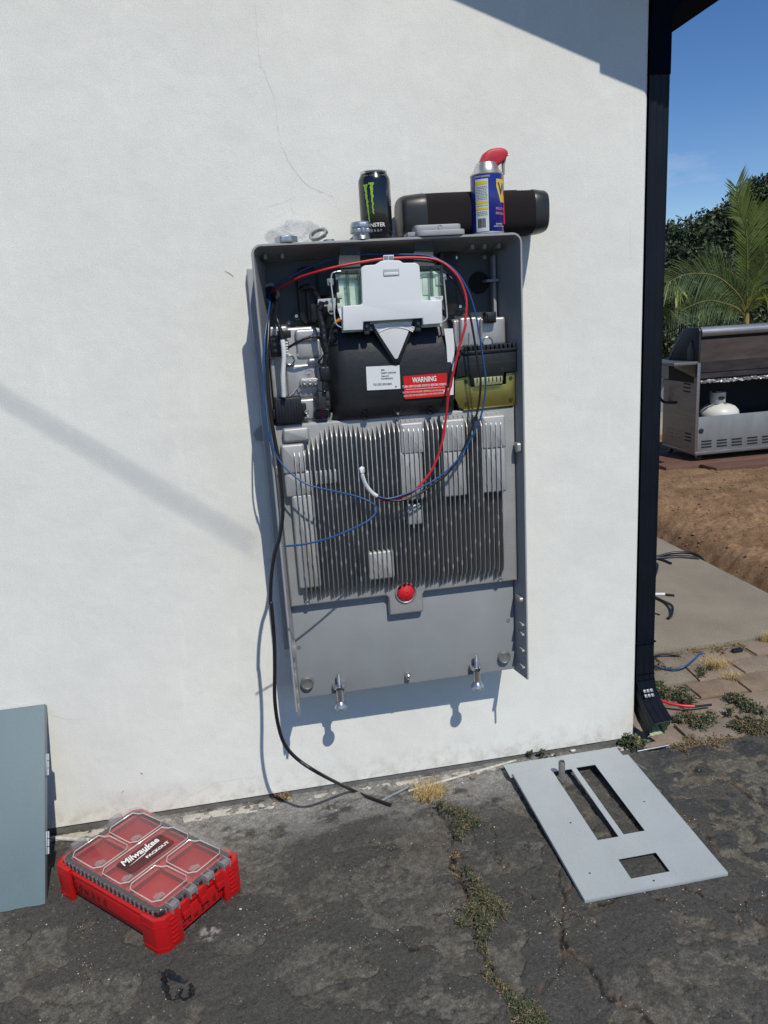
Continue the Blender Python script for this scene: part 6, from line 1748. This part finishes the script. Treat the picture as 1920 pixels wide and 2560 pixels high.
for i in range(13):
    a = rad(-100 + 200 * i / 12); rr = (z_hi - z_lid) / 2
    roll.append((GY + .035 - .055 * math.cos(a * .5) * 1.0 + .018 * (i / 12), z_lid + (z_hi - z_lid) * i / 12))
bm = B(); prism(bm, roll + [(GY + .20, z_hi - .004), (GY + .27, z_hi - .03), (GY + .42, z_hi - .20), (GY + .40, z_hi - .20), (GY + .25, z_hi - .04), (GY + .05, z_hi - .02), (GY + .05, z_lid)], GX + .0225, GXR - .01, 'x'); obj('hood_top', bm, mat('hood_steel', (.34, .345, .36), .36, .8, var=.1, vscale=3, stretch=(1, 1, 8)), grill, smooth=40)
bm = B(); box(bm, GX + .023, GXR - .01, GY + .05, GY + .06, z_h1, z_lid); obj('hood_gap', bm, grill_blk, grill, smooth=0)
# left shelf and the dark opening under it
bm = B(); box(bm, GX - .20, GX + .012, GY + .004, GY + GD + .02, z_shelf - .012, z_shelf + .012, .003); obj('side_shelf', bm, steel_b, grill)
bm = B(); prism(bm, [(GY + .02, z_shelf - .0125), (GY + .33, z_shelf - .0125), (GY + .33, z_shelf - .05), (GY + .02, z_shelf - .115)], GX - .006, GX - .0045, 'x'); obj('shelf_gusset', bm, steel_b, grill, smooth=0)
bm = B(); box(bm, GX - .0035, GX - .0005, GY + .05, GY + GD - .02, zf(560, 940), z_shelf - .014); obj('burner_opening', bm, grill_blk, grill, smooth=0)
bm = B(); box(bm, GX - .20, GX - .19, GY + .10, GY + GD + .02, z_shelf - .115, z_shelf - .0125); obj('shelf_front', bm, steel_b, grill, smooth=0)
for i, (x_, y_) in enumerate(((GX + .055, GY + .035), (GX + .05, GY + GD - .06), (GX + .83, GY + .035))):
    h_ = z_base0 - gz0; R_ = h_ * .46
    bm = B(); lathe(bm, [(.004, -.012), (R_, -.012), (R_ * 1.04, -.004), (R_ * 1.04, .004), (R_, .012), (.004, .012)], (x_, y_, gz0 + R_ * 1.04), 'x', 24); cw = obj('caster_wheel', bm, grill_blk, grill, smooth=50)
    bm = B(); box(bm, x_ - .018, x_ + .018, y_ - .014, y_ + .014, z_base0 - .012, z_base0 - .0005); box(bm, x_ - .018, x_ - .013, y_ - .012, y_ + .012, gz0 + R_ * .8, z_base0 - .012); box(bm, x_ + .013, x_ + .018, y_ - .012, y_ + .012, gz0 + R_ * .8, z_base0 - .012); obj('caster_fork', bm, steel_b, cw, smooth=0)
bm = B(); tube(bm, catmull([X(1640 + 30 * .19, 780 + 960 * .19, GX - .06), X(1640 + 35 * .19, 780 + 1080 * .19, GX - .06), X(1640 + 90 * .19, 780 + 1175 * .19, GX - .03), X(1640 + 190 * .19, 780 + 1192 * .19, GX - .012), X(1640 + 262 * .19, 780 + 1188 * .19, GX - .004)], 8), .011, 10); obj('gas_hose', bm, grill_blk, grill, smooth=50)

# ---- propane bottle in the cabinet
tk = qg(815, 1380, GY + .20)
tank_r = (qg(1040, 1340, GY + .2).x - qg(575, 1340, GY + .2).x) / 2
tx = (qg(1040, 1340, GY + .2).x + qg(575, 1340, GY + .2).x) / 2 + .01; ty = GY + .205
z_sh = qg(900, 1195, ty).z
tank = thing('propane_bottle', (tx, ty, z_base1 + .0065), 'white propane bottle standing inside the open grill cabinet', 'gas bottle')
zb_ = z_base1 + .0065
tm = mat('tank_white', (.66, .66, .62), .38, var=.06, vscale=6)
bm = B(); lathe(bm, [(tank_r * .7, 0), (tank_r * .7, .02), (tank_r * .8, .025), (tank_r * .97, .06), (tank_r, .10), (tank_r, z_sh - zb_ - .085), (tank_r * .96, z_sh - zb_ - .055), (tank_r * .80, z_sh - zb_ - .025), (tank_r * .55, z_sh - zb_ - .006), (tank_r * .3, z_sh - zb_), (.0001, z_sh - zb_)], (tx, ty, zb_), 'z', 40); obj('body', bm, tm, tank, smooth=60)
ccx = qg(810, 1130, ty).x; cr = (qg(895, 1100, ty).x - qg(715, 1100, ty).x) / 2
zc0, zc1 = z_sh - .005, qg(800, 1055, ty).z
bm = B()
lathe(bm, [(cr * .94, 0), (cr, .004), (cr * 1.02, (zc1 - zc0)), (cr * .97, (zc1 - zc0)), (cr * .93, .006)], (ccx, ty, zc0), 'z', 32, a0=rad(110), a1=rad(430)); collar = obj('collar', bm, tm, tank, smooth=50)
bm = B(); t = bmesh.new(); prism(t, rpoly(-.026, .026, -.014, .014, .013), -.0025, .0, 'y'); merge(bm, t, 0, Matrix.Translation((ccx - .004, ty - cr * 1.02 - .0005, (zc0 + zc1) / 2 + .004))); obj('hand_hole', bm, grill_blk, collar, smooth=0)
bm = B(); lathe(bm, [(.016, 0), (.016, .05), (.022, .052), (.022, .075), (.0001, .075)], (ccx, ty, zc0), 'z', 16); obj('valve', bm, mat('valve_brass', (.35, .28, .12), .4, .8), tank)

# ---- boards under the grill
bd_m = [mat('redwood_a', (.135, .068, .048), .75, var=.25, vscale=6, stretch=(1, 6, 6), bump=.4, bscale=60), mat('redwood_b', (.155, .082, .056), .75, var=.25, vscale=6, stretch=(1, 6, 6), bump=.4, bscale=60)]
for i, (x0, x1, y0, y1, lab_) in enumerate(((GX + .015, 5.4, GY - .285, GY - .105, 'front reddish board under the big grill, nearest the dug dirt'),
                                         (GX - .30, 5.3, GY - .098, GY + .085, 'second reddish board, carrying the front casters of the grill'),
                                         (GX - .20, 5.2, GY + .093, GY + .28, 'middle reddish board in the shade beneath the grill'),
                                         (GX - .50, 5.2, GY + .288, GY + .58, 'rear reddish board under the back casters of the grill'))):
    bm = B(); prism(bm, [(x0, y0), (x1, y0), (x1, y1), (x0 - (.03 if i == 0 else 0), y1)], -.075 if i != 0 else -.08, gz0 - .0006 * i, 'z', bev=.004)
    tag(obj('wooden_board', bm, bd_m[i % 2], loc=(x0, y0, -.075)), lab_, 'board', 'boards under the grill')

# ---- low patio wall and fence beyond, seen left of the grill
bm = B(); box(bm, 3.0, 8.5, 6.2, 6.45, -.05, .42, .01); obj_ = obj('garden_wall', bm, mat('wall_blue_grey', (.24, .255, .27), .8, var=.15, vscale=4), loc=(3.0, 6.2, -.05)); tag(obj_, 'low grey garden wall behind the left end of the grill', 'wall')
bm = B(); box(bm, 2.4, 8.5, 5.2, 6.199, -.12, .03, .01); tag(obj('patio_step', bm, mat('patio_tan', (.36, .31, .25), .85, var=.15, vscale=6)), kind='structure')
fence = thing('board_fence', (5.2, 8.6, -.05), 'tan board fence showing between the downspout and the grill hood', 'fence')
fm = mat('fence_wood', (.27, .185, .105), .8, var=.25, vscale=5, stretch=(6, 6, 1))
for i in range(50):
    x_ = 1.9 + i * .145
    bm = B(); box(bm, x_, x_ + .137, 8.6 + .004 * (i % 2), 8.618 + .004 * (i % 2), -.05, 1.02 + .015 * ((i * 5) % 3), .003); obj('board', bm, fm, fence)
bm = B(); box(bm, 1.9, 9.15, 8.625, 8.66, .72, .80); obj('rail', bm, fm, fence, smooth=0)

# ---- trees and palm
leaf_m = [mat('leaf_dark', (.034, .054, .021), .55, var=.75, vscale=4), mat('leaf_mid', (.042, .060, .022), .5, var=.7, vscale=4), mat('leaf_olive', (.050, .062, .030), .55, var=.6, vscale=4)]
bark = mat('bark', (.10, .075, .05), .9, var=.3, vscale=12, bump=.8, bscale=40)
def leaf_cloud(name, parent, m_, blobs, per, size, seed, asp=.42):
    r_ = np.random.RandomState(seed); C, N = [], []
    for (bx, by, bz, rx, ry, rz) in blobs:
        k = int(per * rx * rz * 4)
        d = r_.normal(size=(k, 3)); d /= np.linalg.norm(d, axis=1)[:, None]
        rr = r_.uniform(.25, 1.0, k) ** .45 * (1 + .22 * np.sin(d[:, 0] * 7 + bz * 3) * np.cos(d[:, 2] * 6 + bx))
        C.append(np.array((bx, by, bz)) + d * rr[:, None] * np.array((rx, ry, rz))); N.append(d)
    C = np.concatenate(C); n_ = len(C)
    a = r_.normal(size=(n_, 3)); a[:, 2] += .5; a /= np.linalg.norm(a, axis=1)[:, None]
    b_ = np.cross(a, r_.normal(size=(n_, 3))); b_ /= np.linalg.norm(b_, axis=1)[:, None]
    s_ = size * r_.uniform(.35, 1.6, n_)[:, None]
    v = np.stack([C - a * s_, C + b_ * s_ * asp, C + a * s_, C - b_ * s_ * asp], 1).reshape(-1, 3)
    me = bpy.data.meshes.new(name); me.vertices.add(len(v)); me.vertices.foreach_set('co', (v - np.array(WL[parent.name])).astype(np.float32).ravel())
    me.loops.add(len(v)); me.loops.foreach_set('vertex_index', np.arange(len(v), dtype=np.int32)); me.polygons.add(n_)
    me.polygons.foreach_set('loop_start', np.arange(0, len(v), 4, dtype=np.int32)); me.update(calc_edges=True)
    return link_mesh(me, name, m_, parent)
def tree(name, base, label, m_, blobs, per=900, size=.045, seed=1, group='trees beyond the yard', r0=.07):
    t_ = thing(name, base, label, 'tree', group)
    topz = max(b_[2] for b_ in blobs); bm = B(); bx, by, _ = base
    tube(bm, catmull([(bx, by, base[2]), (bx + .05, by, base[2] + (topz - base[2]) * .4), (blobs[0][0], blobs[0][1], blobs[0][2])], 6), [r0 * (1 - .05 * i) for i in range(13)], 8)
    for b_ in blobs[1:5]:
        tube(bm, catmull([(bx + .03, by, base[2] + (topz - base[2]) * .35), ((bx + b_[0]) / 2, (by + b_[1]) / 2, b_[2] - b_[5] * .5), (b_[0], b_[1], b_[2])], 4), [r0 * .5 * (1 - .08 * i) for i in range(9)], 6)
    obj('trunk', bm, bark, t_, smooth=60)
    leaf_cloud('crown', t_, m_, blobs, per, size, seed)
    return t_
T = lambda px, py, y: qp(px, py, y)
def blob(px, py, y, rx, rz, ry=None): p = T(px, py, y); return (p.x, p.y, p.z, rx, ry or rx, rz)
tree('leafy_tree', (T(600, 1500, 10.5).x, 10.5, -.1), 'dark round evergreen tree left of the tall palm frond', leaf_m[0],
     [blob(620, 950, 10.5, .75, .55), blob(780, 800, 10.6, .60, .45), blob(480, 960, 10.4, .55, .40), blob(900, 760, 10.7, .55, .50), blob(700, 1200, 10.3, .9, .6), blob(400, 1250, 10.2, .8, .5), blob(1000, 1100, 10.5, .8, .7), blob(950, 1450, 10.2, .9, .6)], 3200, .034, 11)
tree('leafy_tree', (T(1420, 1500, 10.0).x, 10.0, -.1), 'dark tall evergreen tree rising behind the palm at the right', leaf_m[0],
     [blob(1480, 480, 10.0, .55, .60), blob(1260, 330, 10.1, .40, .35), blob(1380, 700, 10.0, .7, .6), blob(1550, 300, 10.0, .45, .35), blob(1450, 1050, 9.9, .8, .7), blob(1300, 1400, 9.8, .9, .6), blob(1600, 900, 10, .7, .9), blob(1750, 600, 10, .7, .9)], 3200, .034, 12)
tree('leafy_tree', (T(120, 1500, 13.5).x, 13.5, -.1), 'small thin tree far off beside the downspout', leaf_m[2],
     [blob(140, 860, 13.5, .38, .36), blob(110, 800, 13.6, .25, .25), blob(260, 960, 13.4, .42, .35), blob(60, 1000, 13.4, .6, .45), blob(180, 1120, 13.3, .9, .45), blob(330, 1010, 13.2, .5, .3)], 2600, .038, 13)
tree('leafy_tree', (4.3, 12.0, -.1), 'broad dark tree standing behind the fence, mostly hidden by the house corner', leaf_m[0],
     [(4.3, 12.0, 1.5, 1.1, .8, .8), (3.3, 12.2, 1.3, .9, .8, .7), (5.4, 12.1, 1.35, .9, .8, .7), (4.6, 12.0, 2.0, .6, .6, .5)], 1100, .045, 16)
tree('shrub', (T(250, 1900, 7.6).x, 7.6, -.1), 'dark low shrub behind the left end of the grill hood', leaf_m[0],
     [blob(180, 1750, 7.6, .55, .40), blob(420, 1700, 7.7, .55, .45), blob(650, 1650, 7.8, .55, .5), blob(80, 2050, 7.5, .5, .35), blob(330, 2000, 7.5, .6, .4), blob(800, 1850, 7.8, .6, .4)], 2600, .030, 14, 'shrubs behind the grill', .035)
tree('shrub', (T(1100, 1900, 7.9).x, 7.9, -.1), 'dark low shrub behind the middle of the grill hood', leaf_m[1],
     [blob(1050, 1750, 7.9, .55, .45), blob(1300, 1650, 8.0, .55, .5), blob(1500, 1700, 8.0, .5, .5), blob(1600, 1500, 8.1, .5, .5), blob(900, 1500, 8.2, .6, .5)], 2400, .030, 15, 'shrubs behind the grill', .035)

palm_m = mat('palm_leaf', (.085, .130, .026), .42, var=.35, vscale=2.5)
palm_d = mat('palm_leaf_dark', (.055, .085, .022), .45, var=.35, vscale=2.5)
palm_y = mat('palm_leaf_lime', (.18, .225, .03), .45, var=.25, vscale=2.5)
rach_m = mat('palm_rachis', (.15, .14, .04), .5, var=.2, vscale=5)
def frond(palm, pts, L0, m_, seed, n_=46, droop=.35, spread=(1, 1), fold=.35):
    r_ = random.Random(seed); P = catmull(pts, 12); bm = B(); m0 = len(P)
    tube(bm, P, [.016 * (1 - .85 * i / m0) for i in range(m0)], 6)
    rc = obj('rachis', bm, rach_m, palm, smooth=60)
    bm = B()
    for i in range(n_):
        t_ = .10 + .90 * i / (n_ - 1); f = t_ * (m0 - 1); k = min(int(f), m0 - 2); p = P[k].lerp(P[k + 1], f - k)
        d_ = (P[min(k + 1, m0 - 1)] - P[max(k - 1, 0)]).normalized()
        side = d_.cross(Vector((0, -1, .25))).normalized()
        for sg in (-1, 1):
            if spread[0 if sg < 0 else 1] <= 0: continue
            L_ = L0 * (.35 + .65 * math.sin(PI * min(1, .12 + t_ * .80)) ** .8) * r_.uniform(.85, 1.1) * spread[0 if sg < 0 else 1]
            dr = (side * sg * 1.0 + d_ * (.75 + .6 * t_) + Vector((0, -fold * r_.uniform(.4, 1.0), 0))).normalized()
            q_ = p + dr * L_ * .55 + Vector((0, 0, -droop * L_ * .12)); e_ = p + dr * L_ + Vector((0, 0, -droop * L_ * .55))
            w = dr.cross(Vector((r_.uniform(-.3, .3), -1, r_.uniform(-.3, .3)))).normalized() * .0085 * (L0 / .5)
            a0_, a1_ = bm.verts.new(p - w * .5), bm.verts.new(p + w * .5); b0, b1 = bm.verts.new(q_ - w), bm.verts.new(q_ + w); c0 = bm.verts.new(e_)
            bm.faces.new((a0_, a1_, b1, b0)); bm.faces.new((b0, b1, c0))
    o = obj('leaflets', bm, m_, rc, smooth=0); o['kind'] = 'stuff'
py_ = 6.0
base = T(1188, 1935, py_)
palm = thing('palm', (base.x, py_, -.05), 'young palm with tall upright fronds standing behind the grill', 'palm tree')
bm = B(); tube(bm, catmull([(base.x, py_, -.05), (base.x, py_, .5), (base.x, py_, base.z), tuple(T(1190, 1780, py_))], 6), [.045 - .0012 * i for i in range(19)], 10); obj('trunk', bm, mat('palm_stem', (.36, .23, .05), .6, col2=(.26, .22, .07), vscale=6), palm, smooth=60)
def fr(pts, dy=0.0, **k):
    n_ = len(pts); frond(palm, [T(a, c, py_ + dy * i / (n_ - 1)) for i, (a, c) in enumerate(pts)], **k)
fr([(1190, 1800), (1196, 1500), (1200, 1100), (1180, 700), (1110, 480), (1050, 150)], -.25, L0=.50, m_=palm_m, seed=1, n_=46, spread=(.72, .85), droop=.15)
fr([(1195, 1820), (1205, 1400), (1230, 1000), (1290, 650), (1340, 420)], -.1, L0=.46, m_=palm_m, seed=2, n_=36, spread=(.55, 1.0), droop=.35)
fr([(1180, 1800), (1100, 1600), (950, 1430), (780, 1320), (600, 1285), (380, 1300), (150, 1400)], -.5, L0=.42, m_=palm_d, seed=3, n_=46, droop=.35)
fr([(1180, 1780), (1120, 1500), (1020, 1300), (880, 1200), (690, 1060)], .2, L0=.34, m_=palm_d, seed=4, n_=28, droop=.25)
fr([(1200, 1780), (1270, 1500), (1380, 1250), (1500, 1080), (1650, 1000)], -.2, L0=.40, m_=palm_d, seed=5, n_=34, droop=.5)
fr([(1195, 1820), (1280, 1650), (1380, 1560), (1480, 1560)], -.3, L0=.30, m_=palm_y, seed=6, n_=26, droop=1.0)
fr([(1175, 1820), (1080, 1650), (900, 1560), (700, 1600), (560, 1680)], -.3, L0=.34, m_=palm_d, seed=7, n_=40, droop=.8)
fr([(1175, 1850), (1060, 1740), (900, 1680), (700, 1640), (480, 1700), (320, 1780)], -.6, L0=.30, m_=palm_d, seed=8, n_=40, droop=.7)
palm2 = thing('palm', (T(30, 1900, 6.6).x, 6.6, -.05), 'low palm with lime drooping fronds beside the downspout', 'palm tree')
b2 = T(30, 1900, 6.6)
bm = B(); tube(bm, [(b2.x, 6.6, -.05), (b2.x, 6.6, b2.z * .5), (b2.x, 6.6, b2.z)], [.05, .04, .03], 8); obj('trunk', bm, MATS['palm_stem'], palm2, smooth=60)
palm = palm2; py_ = 6.6
fr([(30, 1850), (90, 1600), (170, 1450), (250, 1420), (330, 1520)], -.4, L0=.34, m_=palm_y, seed=21, n_=24, droop=1.6, spread=(.6, 1))
fr([(30, 1880), (100, 1750), (200, 1780), (300, 1900)], -.4, L0=.36, m_=palm_d, seed=22, n_=30, droop=1.0)
fr([(20, 1900), (60, 1700), (40, 1500), (-60, 1400)], -.2, L0=.36, m_=palm_d, seed=23, n_=30, droop=.6)

# ================================================================== WEEDS
green = mat('weed_green', (.066, .088, .042), .6, var=.35, vscale=60)
dry = mat('weed_dry', (.24, .185, .10), .75, var=.3, vscale=60)
brown = mat('weed_brown', (.17, .11, .06), .8, var=.3, vscale=60)
straw_m = mat('straw', (.50, .36, .15), .7, var=.25, vscale=60)
def weed(name, spots, label, group, n_=260, seed=1, h=.022, leaf=.0045, mix=(.72, .18, .10), z=None, spread=.02, stems=.6, cat='weed'):
    """spots: (x, y, reach); low herb of many leaflets on thin stems"""
    r_ = random.Random(seed); bm = B(); L0 = Vector((spots[0][0], spots[0][1], (z if z is not None else GZ)))
    tot = sum(s_[2] for s_ in spots)
    for (x, y, R_) in spots:
        for _ in range(max(6, int(n_ * R_ / tot))):
            a = r_.uniform(0, 2 * PI); d = R_ * r_.random() ** .7
            zx = (asphalt_z(x, y) if z is None else z)
            root = Vector((x + r_.gauss(0, R_ * .18), y + r_.gauss(0, R_ * .18), zx - .002))
            tip = Vector((x + math.cos(a) * d, y + math.sin(a) * d, zx + h * r_.uniform(.15, 1.0) * (1.15 - .6 * d / R_)))
            mid_ = root.lerp(tip, .5) + Vector((0, 0, h * .35))
            u = r_.random(); mi = 0 if u < mix[0] else (1 if u < mix[0] + mix[1] else 2)
            P = catmull([root, mid_, tip], 3)
            wv = Vector((-math.sin(a), math.cos(a), r_.uniform(-.4, .4))) * .0005
            if r_.random() < stems:
                pv = None
                for p in P:
                    c_ = (bm.verts.new(p - wv), bm.verts.new(p + wv))
                    if pv: bm.faces.new((pv[0], pv[1], c_[1], c_[0])).material_index = mi
                    pv = c_
            for k in range(r_.randint(2, 5)):
                p = P[r_.randrange(2, len(P))]; b_ = Vector((r_.gauss(0, 1), r_.gauss(0, 1), r_.uniform(-.1, .9))).normalized()
                s_ = leaf * r_.uniform(.5, 1.2); w = b_.cross(Vector((r_.gauss(0, 1), r_.gauss(0, 1), 1.2))).normalized() * s_ * .30
                q_ = p + b_ * s_
                f = bm.faces.new([bm.verts.new(v) for v in (p, p + b_ * s_ * .5 + w, q_, p + b_ * s_ * .5 - w)]); f.material_index = mi
    o = obj(name, bm, [green, dry, brown], loc=L0, smooth=0); tag(o, label, cat, group); return o
def G8(*pts): return [(g8(a, c).x, g8(a, c).y, r) for a, c, r in pts]
wg = 'weeds growing in the asphalt crack'
weed('weed', G8((640, 520, .022), (720, 560, .034), (830, 600, .044), (900, 650, .034), (800, 700, .030), (790, 760, .020)), 'sprawling green weed in the crack just below the dry grass tuft', wg, 560, 1, .028, mix=(.62, .24, .14))
weed('weed', G8((840, 1030, .020), (900, 1120, .030), (960, 1200, .034), (1000, 1280, .046), (900, 1360, .042), (1080, 1330, .040), (990, 1460, .036), (800, 1440, .020), (960, 1560, .024)), 'widest green weed in the middle of the asphalt crack', wg, 860, 2, .026, mix=(.64, .22, .14))
weed('weed', G8((985, 1640, .016), (1020, 1730, .013), (1010, 1850, .016), (1080, 1900, .020), (1140, 1960, .022)), 'thin brownish weed strip low in the asphalt crack', wg, 260, 3, .016, mix=(.45, .25, .30))
weed('weed', G8((1220, 2040, .026), (1290, 2110, .032), (1350, 2190, .036), (1400, 2260, .04)), 'dense green weed where the crack meets the lower edge', wg, 760, 4, .022, mix=(.72, .16, .12))
weed('leaf_litter', G8((745, 830, .012), (750, 890, .014), (740, 960, .012), (760, 1060, .010)), 'brown dead leaf litter lying in the crack between two weeds', wg, 160, 5, .006, leaf=.006, mix=(.05, .35, .60), stems=.1, cat='leaf litter')
p_ = G(603 * D, 1730 * D)
weed('leaf_litter', [(p_.x, p_.y, .018), (p_.x + .02, p_.y + .004, .014)], 'orange brown dead leaves against the wall foot left of the cable end', 'leaf litter by the wall', 40, 61, .012, .014, mix=(0, .6, .4), stems=.1, cat='leaf litter')
# dry straw tuft at the wall
def tuft(name, x, y, z, n_, h, r, label, seed, m_=None, lean_=(0, 0)):
    r_ = random.Random(seed); bm = B()
    for _ in range(n_):
        a = r_.uniform(0, 2 * PI); d = r * r_.random(); hh_ = h * r_.uniform(.3, 1.0)
        root = Vector((x + r_.gauss(0, r * .3), y + r_.gauss(0, r * .22), z)); tip = root + Vector((math.cos(a) * d + lean_[0], math.sin(a) * d + lean_[1], hh_))
        P = catmull([root, root.lerp(tip, .5) + Vector((0, 0, hh_ * .22)), tip], 3); wv = Vector((-math.sin(a), math.cos(a), 0)) * .0008; pv = None
        for i, p in enumerate(P):
            k = 1 - .8 * i / len(P); c_ = (bm.verts.new(p - wv * k), bm.verts.new(p + wv * k))
            if pv: bm.faces.new((pv[0], pv[1], c_[1], c_[0]))
            pv = c_
    o = obj(name, bm, m_ or straw_m, loc=(x, y, z), smooth=0); tag(o, label, 'dry grass', 'dry grass tufts'); return o
p = g8(540, 420); tuft('dry_grass', p.x, p.y, GZ, 300, .030, .062, 'straw yellow grass tuft at the wall end of the asphalt crack', 31, lean_=(.01, .01))
p = g9(740, 1520, -.024); tuft('dry_grass', p.x, p.y, -.026, 260, .036, .065, 'straw tuft among the pavers beside the bent blue wire', 32)
p = g9(1120, 1330, -.024); tuft('dry_grass', p.x, p.y, -.024, 120, .045, .030, 'small straw tuft on the slab joint at the right edge', 33)
p = g9(870, 1600, -.024); tuft('dry_grass', p.x, p.y, -.024, 90, .020, .045, 'flattened wisp of straw on the pavers below the larger tuft', 34)
def G9(*pts): return [(g9(a, c, -.022).x, g9(a, c, -.022).y, r) for a, c, r in pts]
pg = 'weeds growing between the pavers'
weed('weed', G9((300, 1700, .040), (370, 1740, .05), (470, 1760, .05), (540, 1790, .04), (330, 1680, .03), (500, 1720, .03)), 'green weed on the pavers right behind the downspout elbow', pg, 620, 41, .030, .008, z=-.020)
weed('weed', G9((470, 1930, .030), (560, 1930, .045), (660, 1940, .045), (700, 1910, .03), (620, 1980, .03)), 'green weed just below the red wire end on the pavers', pg, 560, 42, .028, .008, z=-.020)
weed('weed', G9((870, 1770, .035), (930, 1790, .04), (1000, 1840, .045), (1080, 1870, .035), (850, 1880, .02)), 'green weed in the paver joint right of the red wire end', pg, 480, 43, .026, .008, z=-.020)
weed('weed', G9((900, 1970, .035), (980, 2000, .045), (1060, 1990, .05), (1130, 1970, .045), (1000, 1940, .03)), 'brownish green weed at the paver edge next to the asphalt, far right', pg, 560, 44, .024, .008, z=-.020, mix=(.55, .2, .25))
weed('weed', G9((640, 1560, .025), (700, 1540, .02), (640, 1590, .02)), 'little green weed at the foot of the straw tuft on the pavers', pg, 140, 45, .02, .007, z=-.020)
weed('leaf_litter', G9((480, 2120, .04), (600, 2100, .05), (720, 2080, .05), (840, 2060, .03), (560, 2060, .03)), 'brown leaf litter along the paver edge below the downspout', pg, 420, 46, .008, .008, z=-.024, mix=(.05, .40, .55), stems=.2, cat='leaf litter')
weed('leaf_litter', G9((330, 1500, .05), (450, 1440, .05), (600, 1410, .05), (760, 1390, .05), (900, 1370, .05), (400, 1550, .04)), 'dry brown litter along the near edge of the concrete slab', pg, 520, 47, .008, .008, z=-.026, mix=(.03, .55, .42), stems=.15, cat='leaf litter')
weed('weed', [(g7(855, 200).x, g7(855, 200).y + .01, .03), (g7(900, 210).x, g7(900, 210).y, .035), (g7(840, 190).x, g7(840, 190).y + .02, .02)], 'dark leafy weed in the shade under the downspout elbow', pg, 180, 48, .035, .014, mix=(.92, .05, .03))
# young sprouts at the wall foot
for i, (px, py) in enumerate(((1345, 85), (1445, 90), (1545, 115))):
    p = g8(px, py + 40, GZ)
    weed('weed', [(p.x, min(-.006, p.y), .016)], ['fresh broad-leaved sprout at the wall foot left of the pipe stub', 'fresh sprout at the wall foot straight above the pipe stub', 'small sprout at the wall foot right of the pipe stub'][i], 'sprouts at the wall foot', 9, 50 + i, .036 - .006 * i, .013, mix=(1, 0, 0))

# ================================================================== CABLE OFFCUTS ON THE SLAB AND PAVERS
def offcut(name, pts, r, m_, label, z0, f=g9, ends=None):
    P = catmull([(f(a, c, z0).x, f(a, c, z0).y, z0 + r + dz_) for a, c, dz_ in pts], 8); bm = B(); tube(bm, P, r, 10)
    o = obj(name, bm, m_, loc=P[0], smooth=60); tag(o, label, 'wire offcut', 'cut wires lying behind the corner'); return o
SZ = -.012
offcut('cable_offcut', [(180, 715, 0), (300, 705, 0), (420, 690, .01), (540, 688, .01), (620, 700, 0), (660, 715, -.02)], .0075, wire_blk, 'longest black cable lying across the slab to the dirt', SZ)
offcut('cable_offcut', [(180, 722, 0), (320, 716, .004), (450, 702, .0), (620, 714, 0)], .0055, mat('wire_grey', (.05, .05, .052), .45), 'grey black cable lying close beside the longest one', SZ)
offcut('cable_offcut', [(180, 705, 0), (290, 712, 0), (360, 730, 0), (412, 752, 0)], .0060, wire_blk, 'short black cable with its cut end on the slab', SZ)
offcut('cable_offcut', [(180, 750, .0), (262, 748, .0), (300, 780, .02), (308, 820, .03), (290, 860, .01), (255, 890, 0), (190, 900, 0)], .0060, wire_blk, 'black cable curled in a loop next to the downspout', SZ)
offcut('cable_offcut', [(180, 985, 0), (270, 985, 0), (365, 984, 0)], .0070, tape_w, 'white taped cable length pointing out from the downspout', SZ)
offcut('cable_offcut', [(368, 984, 0), (400, 988, 0), (436, 990, 0)], .0052, wire_blk, 'black stripped end beyond the white taped length', SZ)
offcut('cable_offcut', [(180, 990, 0), (280, 1005, 0), (360, 1040, .0), (408, 1080, .01), (422, 1110, .01), (410, 1145, 0), (388, 1165, 0)], .0062, wire_blk, 'hook-shaped black cable on the slab', SZ)
offcut('cable_offcut', [(270, 1124, 0), (300, 1124, 0), (326, 1132, 0)], .003, wire_blk, 'tiny dark wire scrap on the slab below the hooked cable', SZ)
PZ_ = -.022
offcut('cable_offcut', [(180, 1472, .0), (260, 1465, .01), (360, 1452, .012), (474, 1447, .004)], .0045, wire_blk, 'straight black wire at the near edge of the slab', PZ_)
offcut('cable_offcut', [(200, 1470, 0), (265, 1500, .0), (340, 1540, .004), (440, 1560, .01), (520, 1552, .02), (590, 1515, .03), (638, 1480, .035)], .0032, wire_blue, 'bent blue wire lying on the pavers', PZ_)
offcut('cable_offcut', [(250, 1810, .03), (300, 1822, .026), (400, 1842, .02), (500, 1852, .016), (585, 1852, .014)], .0052, wire_red, 'red taped wire end poking out past the downspout elbow', PZ_)
offcut('cable_offcut', [(583, 1853, .0145), (650, 1842, .013), (712, 1832, .012)], .0038, wire_blk, 'black tip continuing the red taped wire', PZ_)
bm = B(); k = g9(905, 1402, -.02); box(bm, k.x - .020, k.x + .020, k.y - .009, k.y + .009, -.021, -.008, .004); tag(obj('plastic_piece', bm, blackp, loc=(k.x, k.y, -.021)), 'small black plastic piece lying by the slab edge', 'plastic piece')
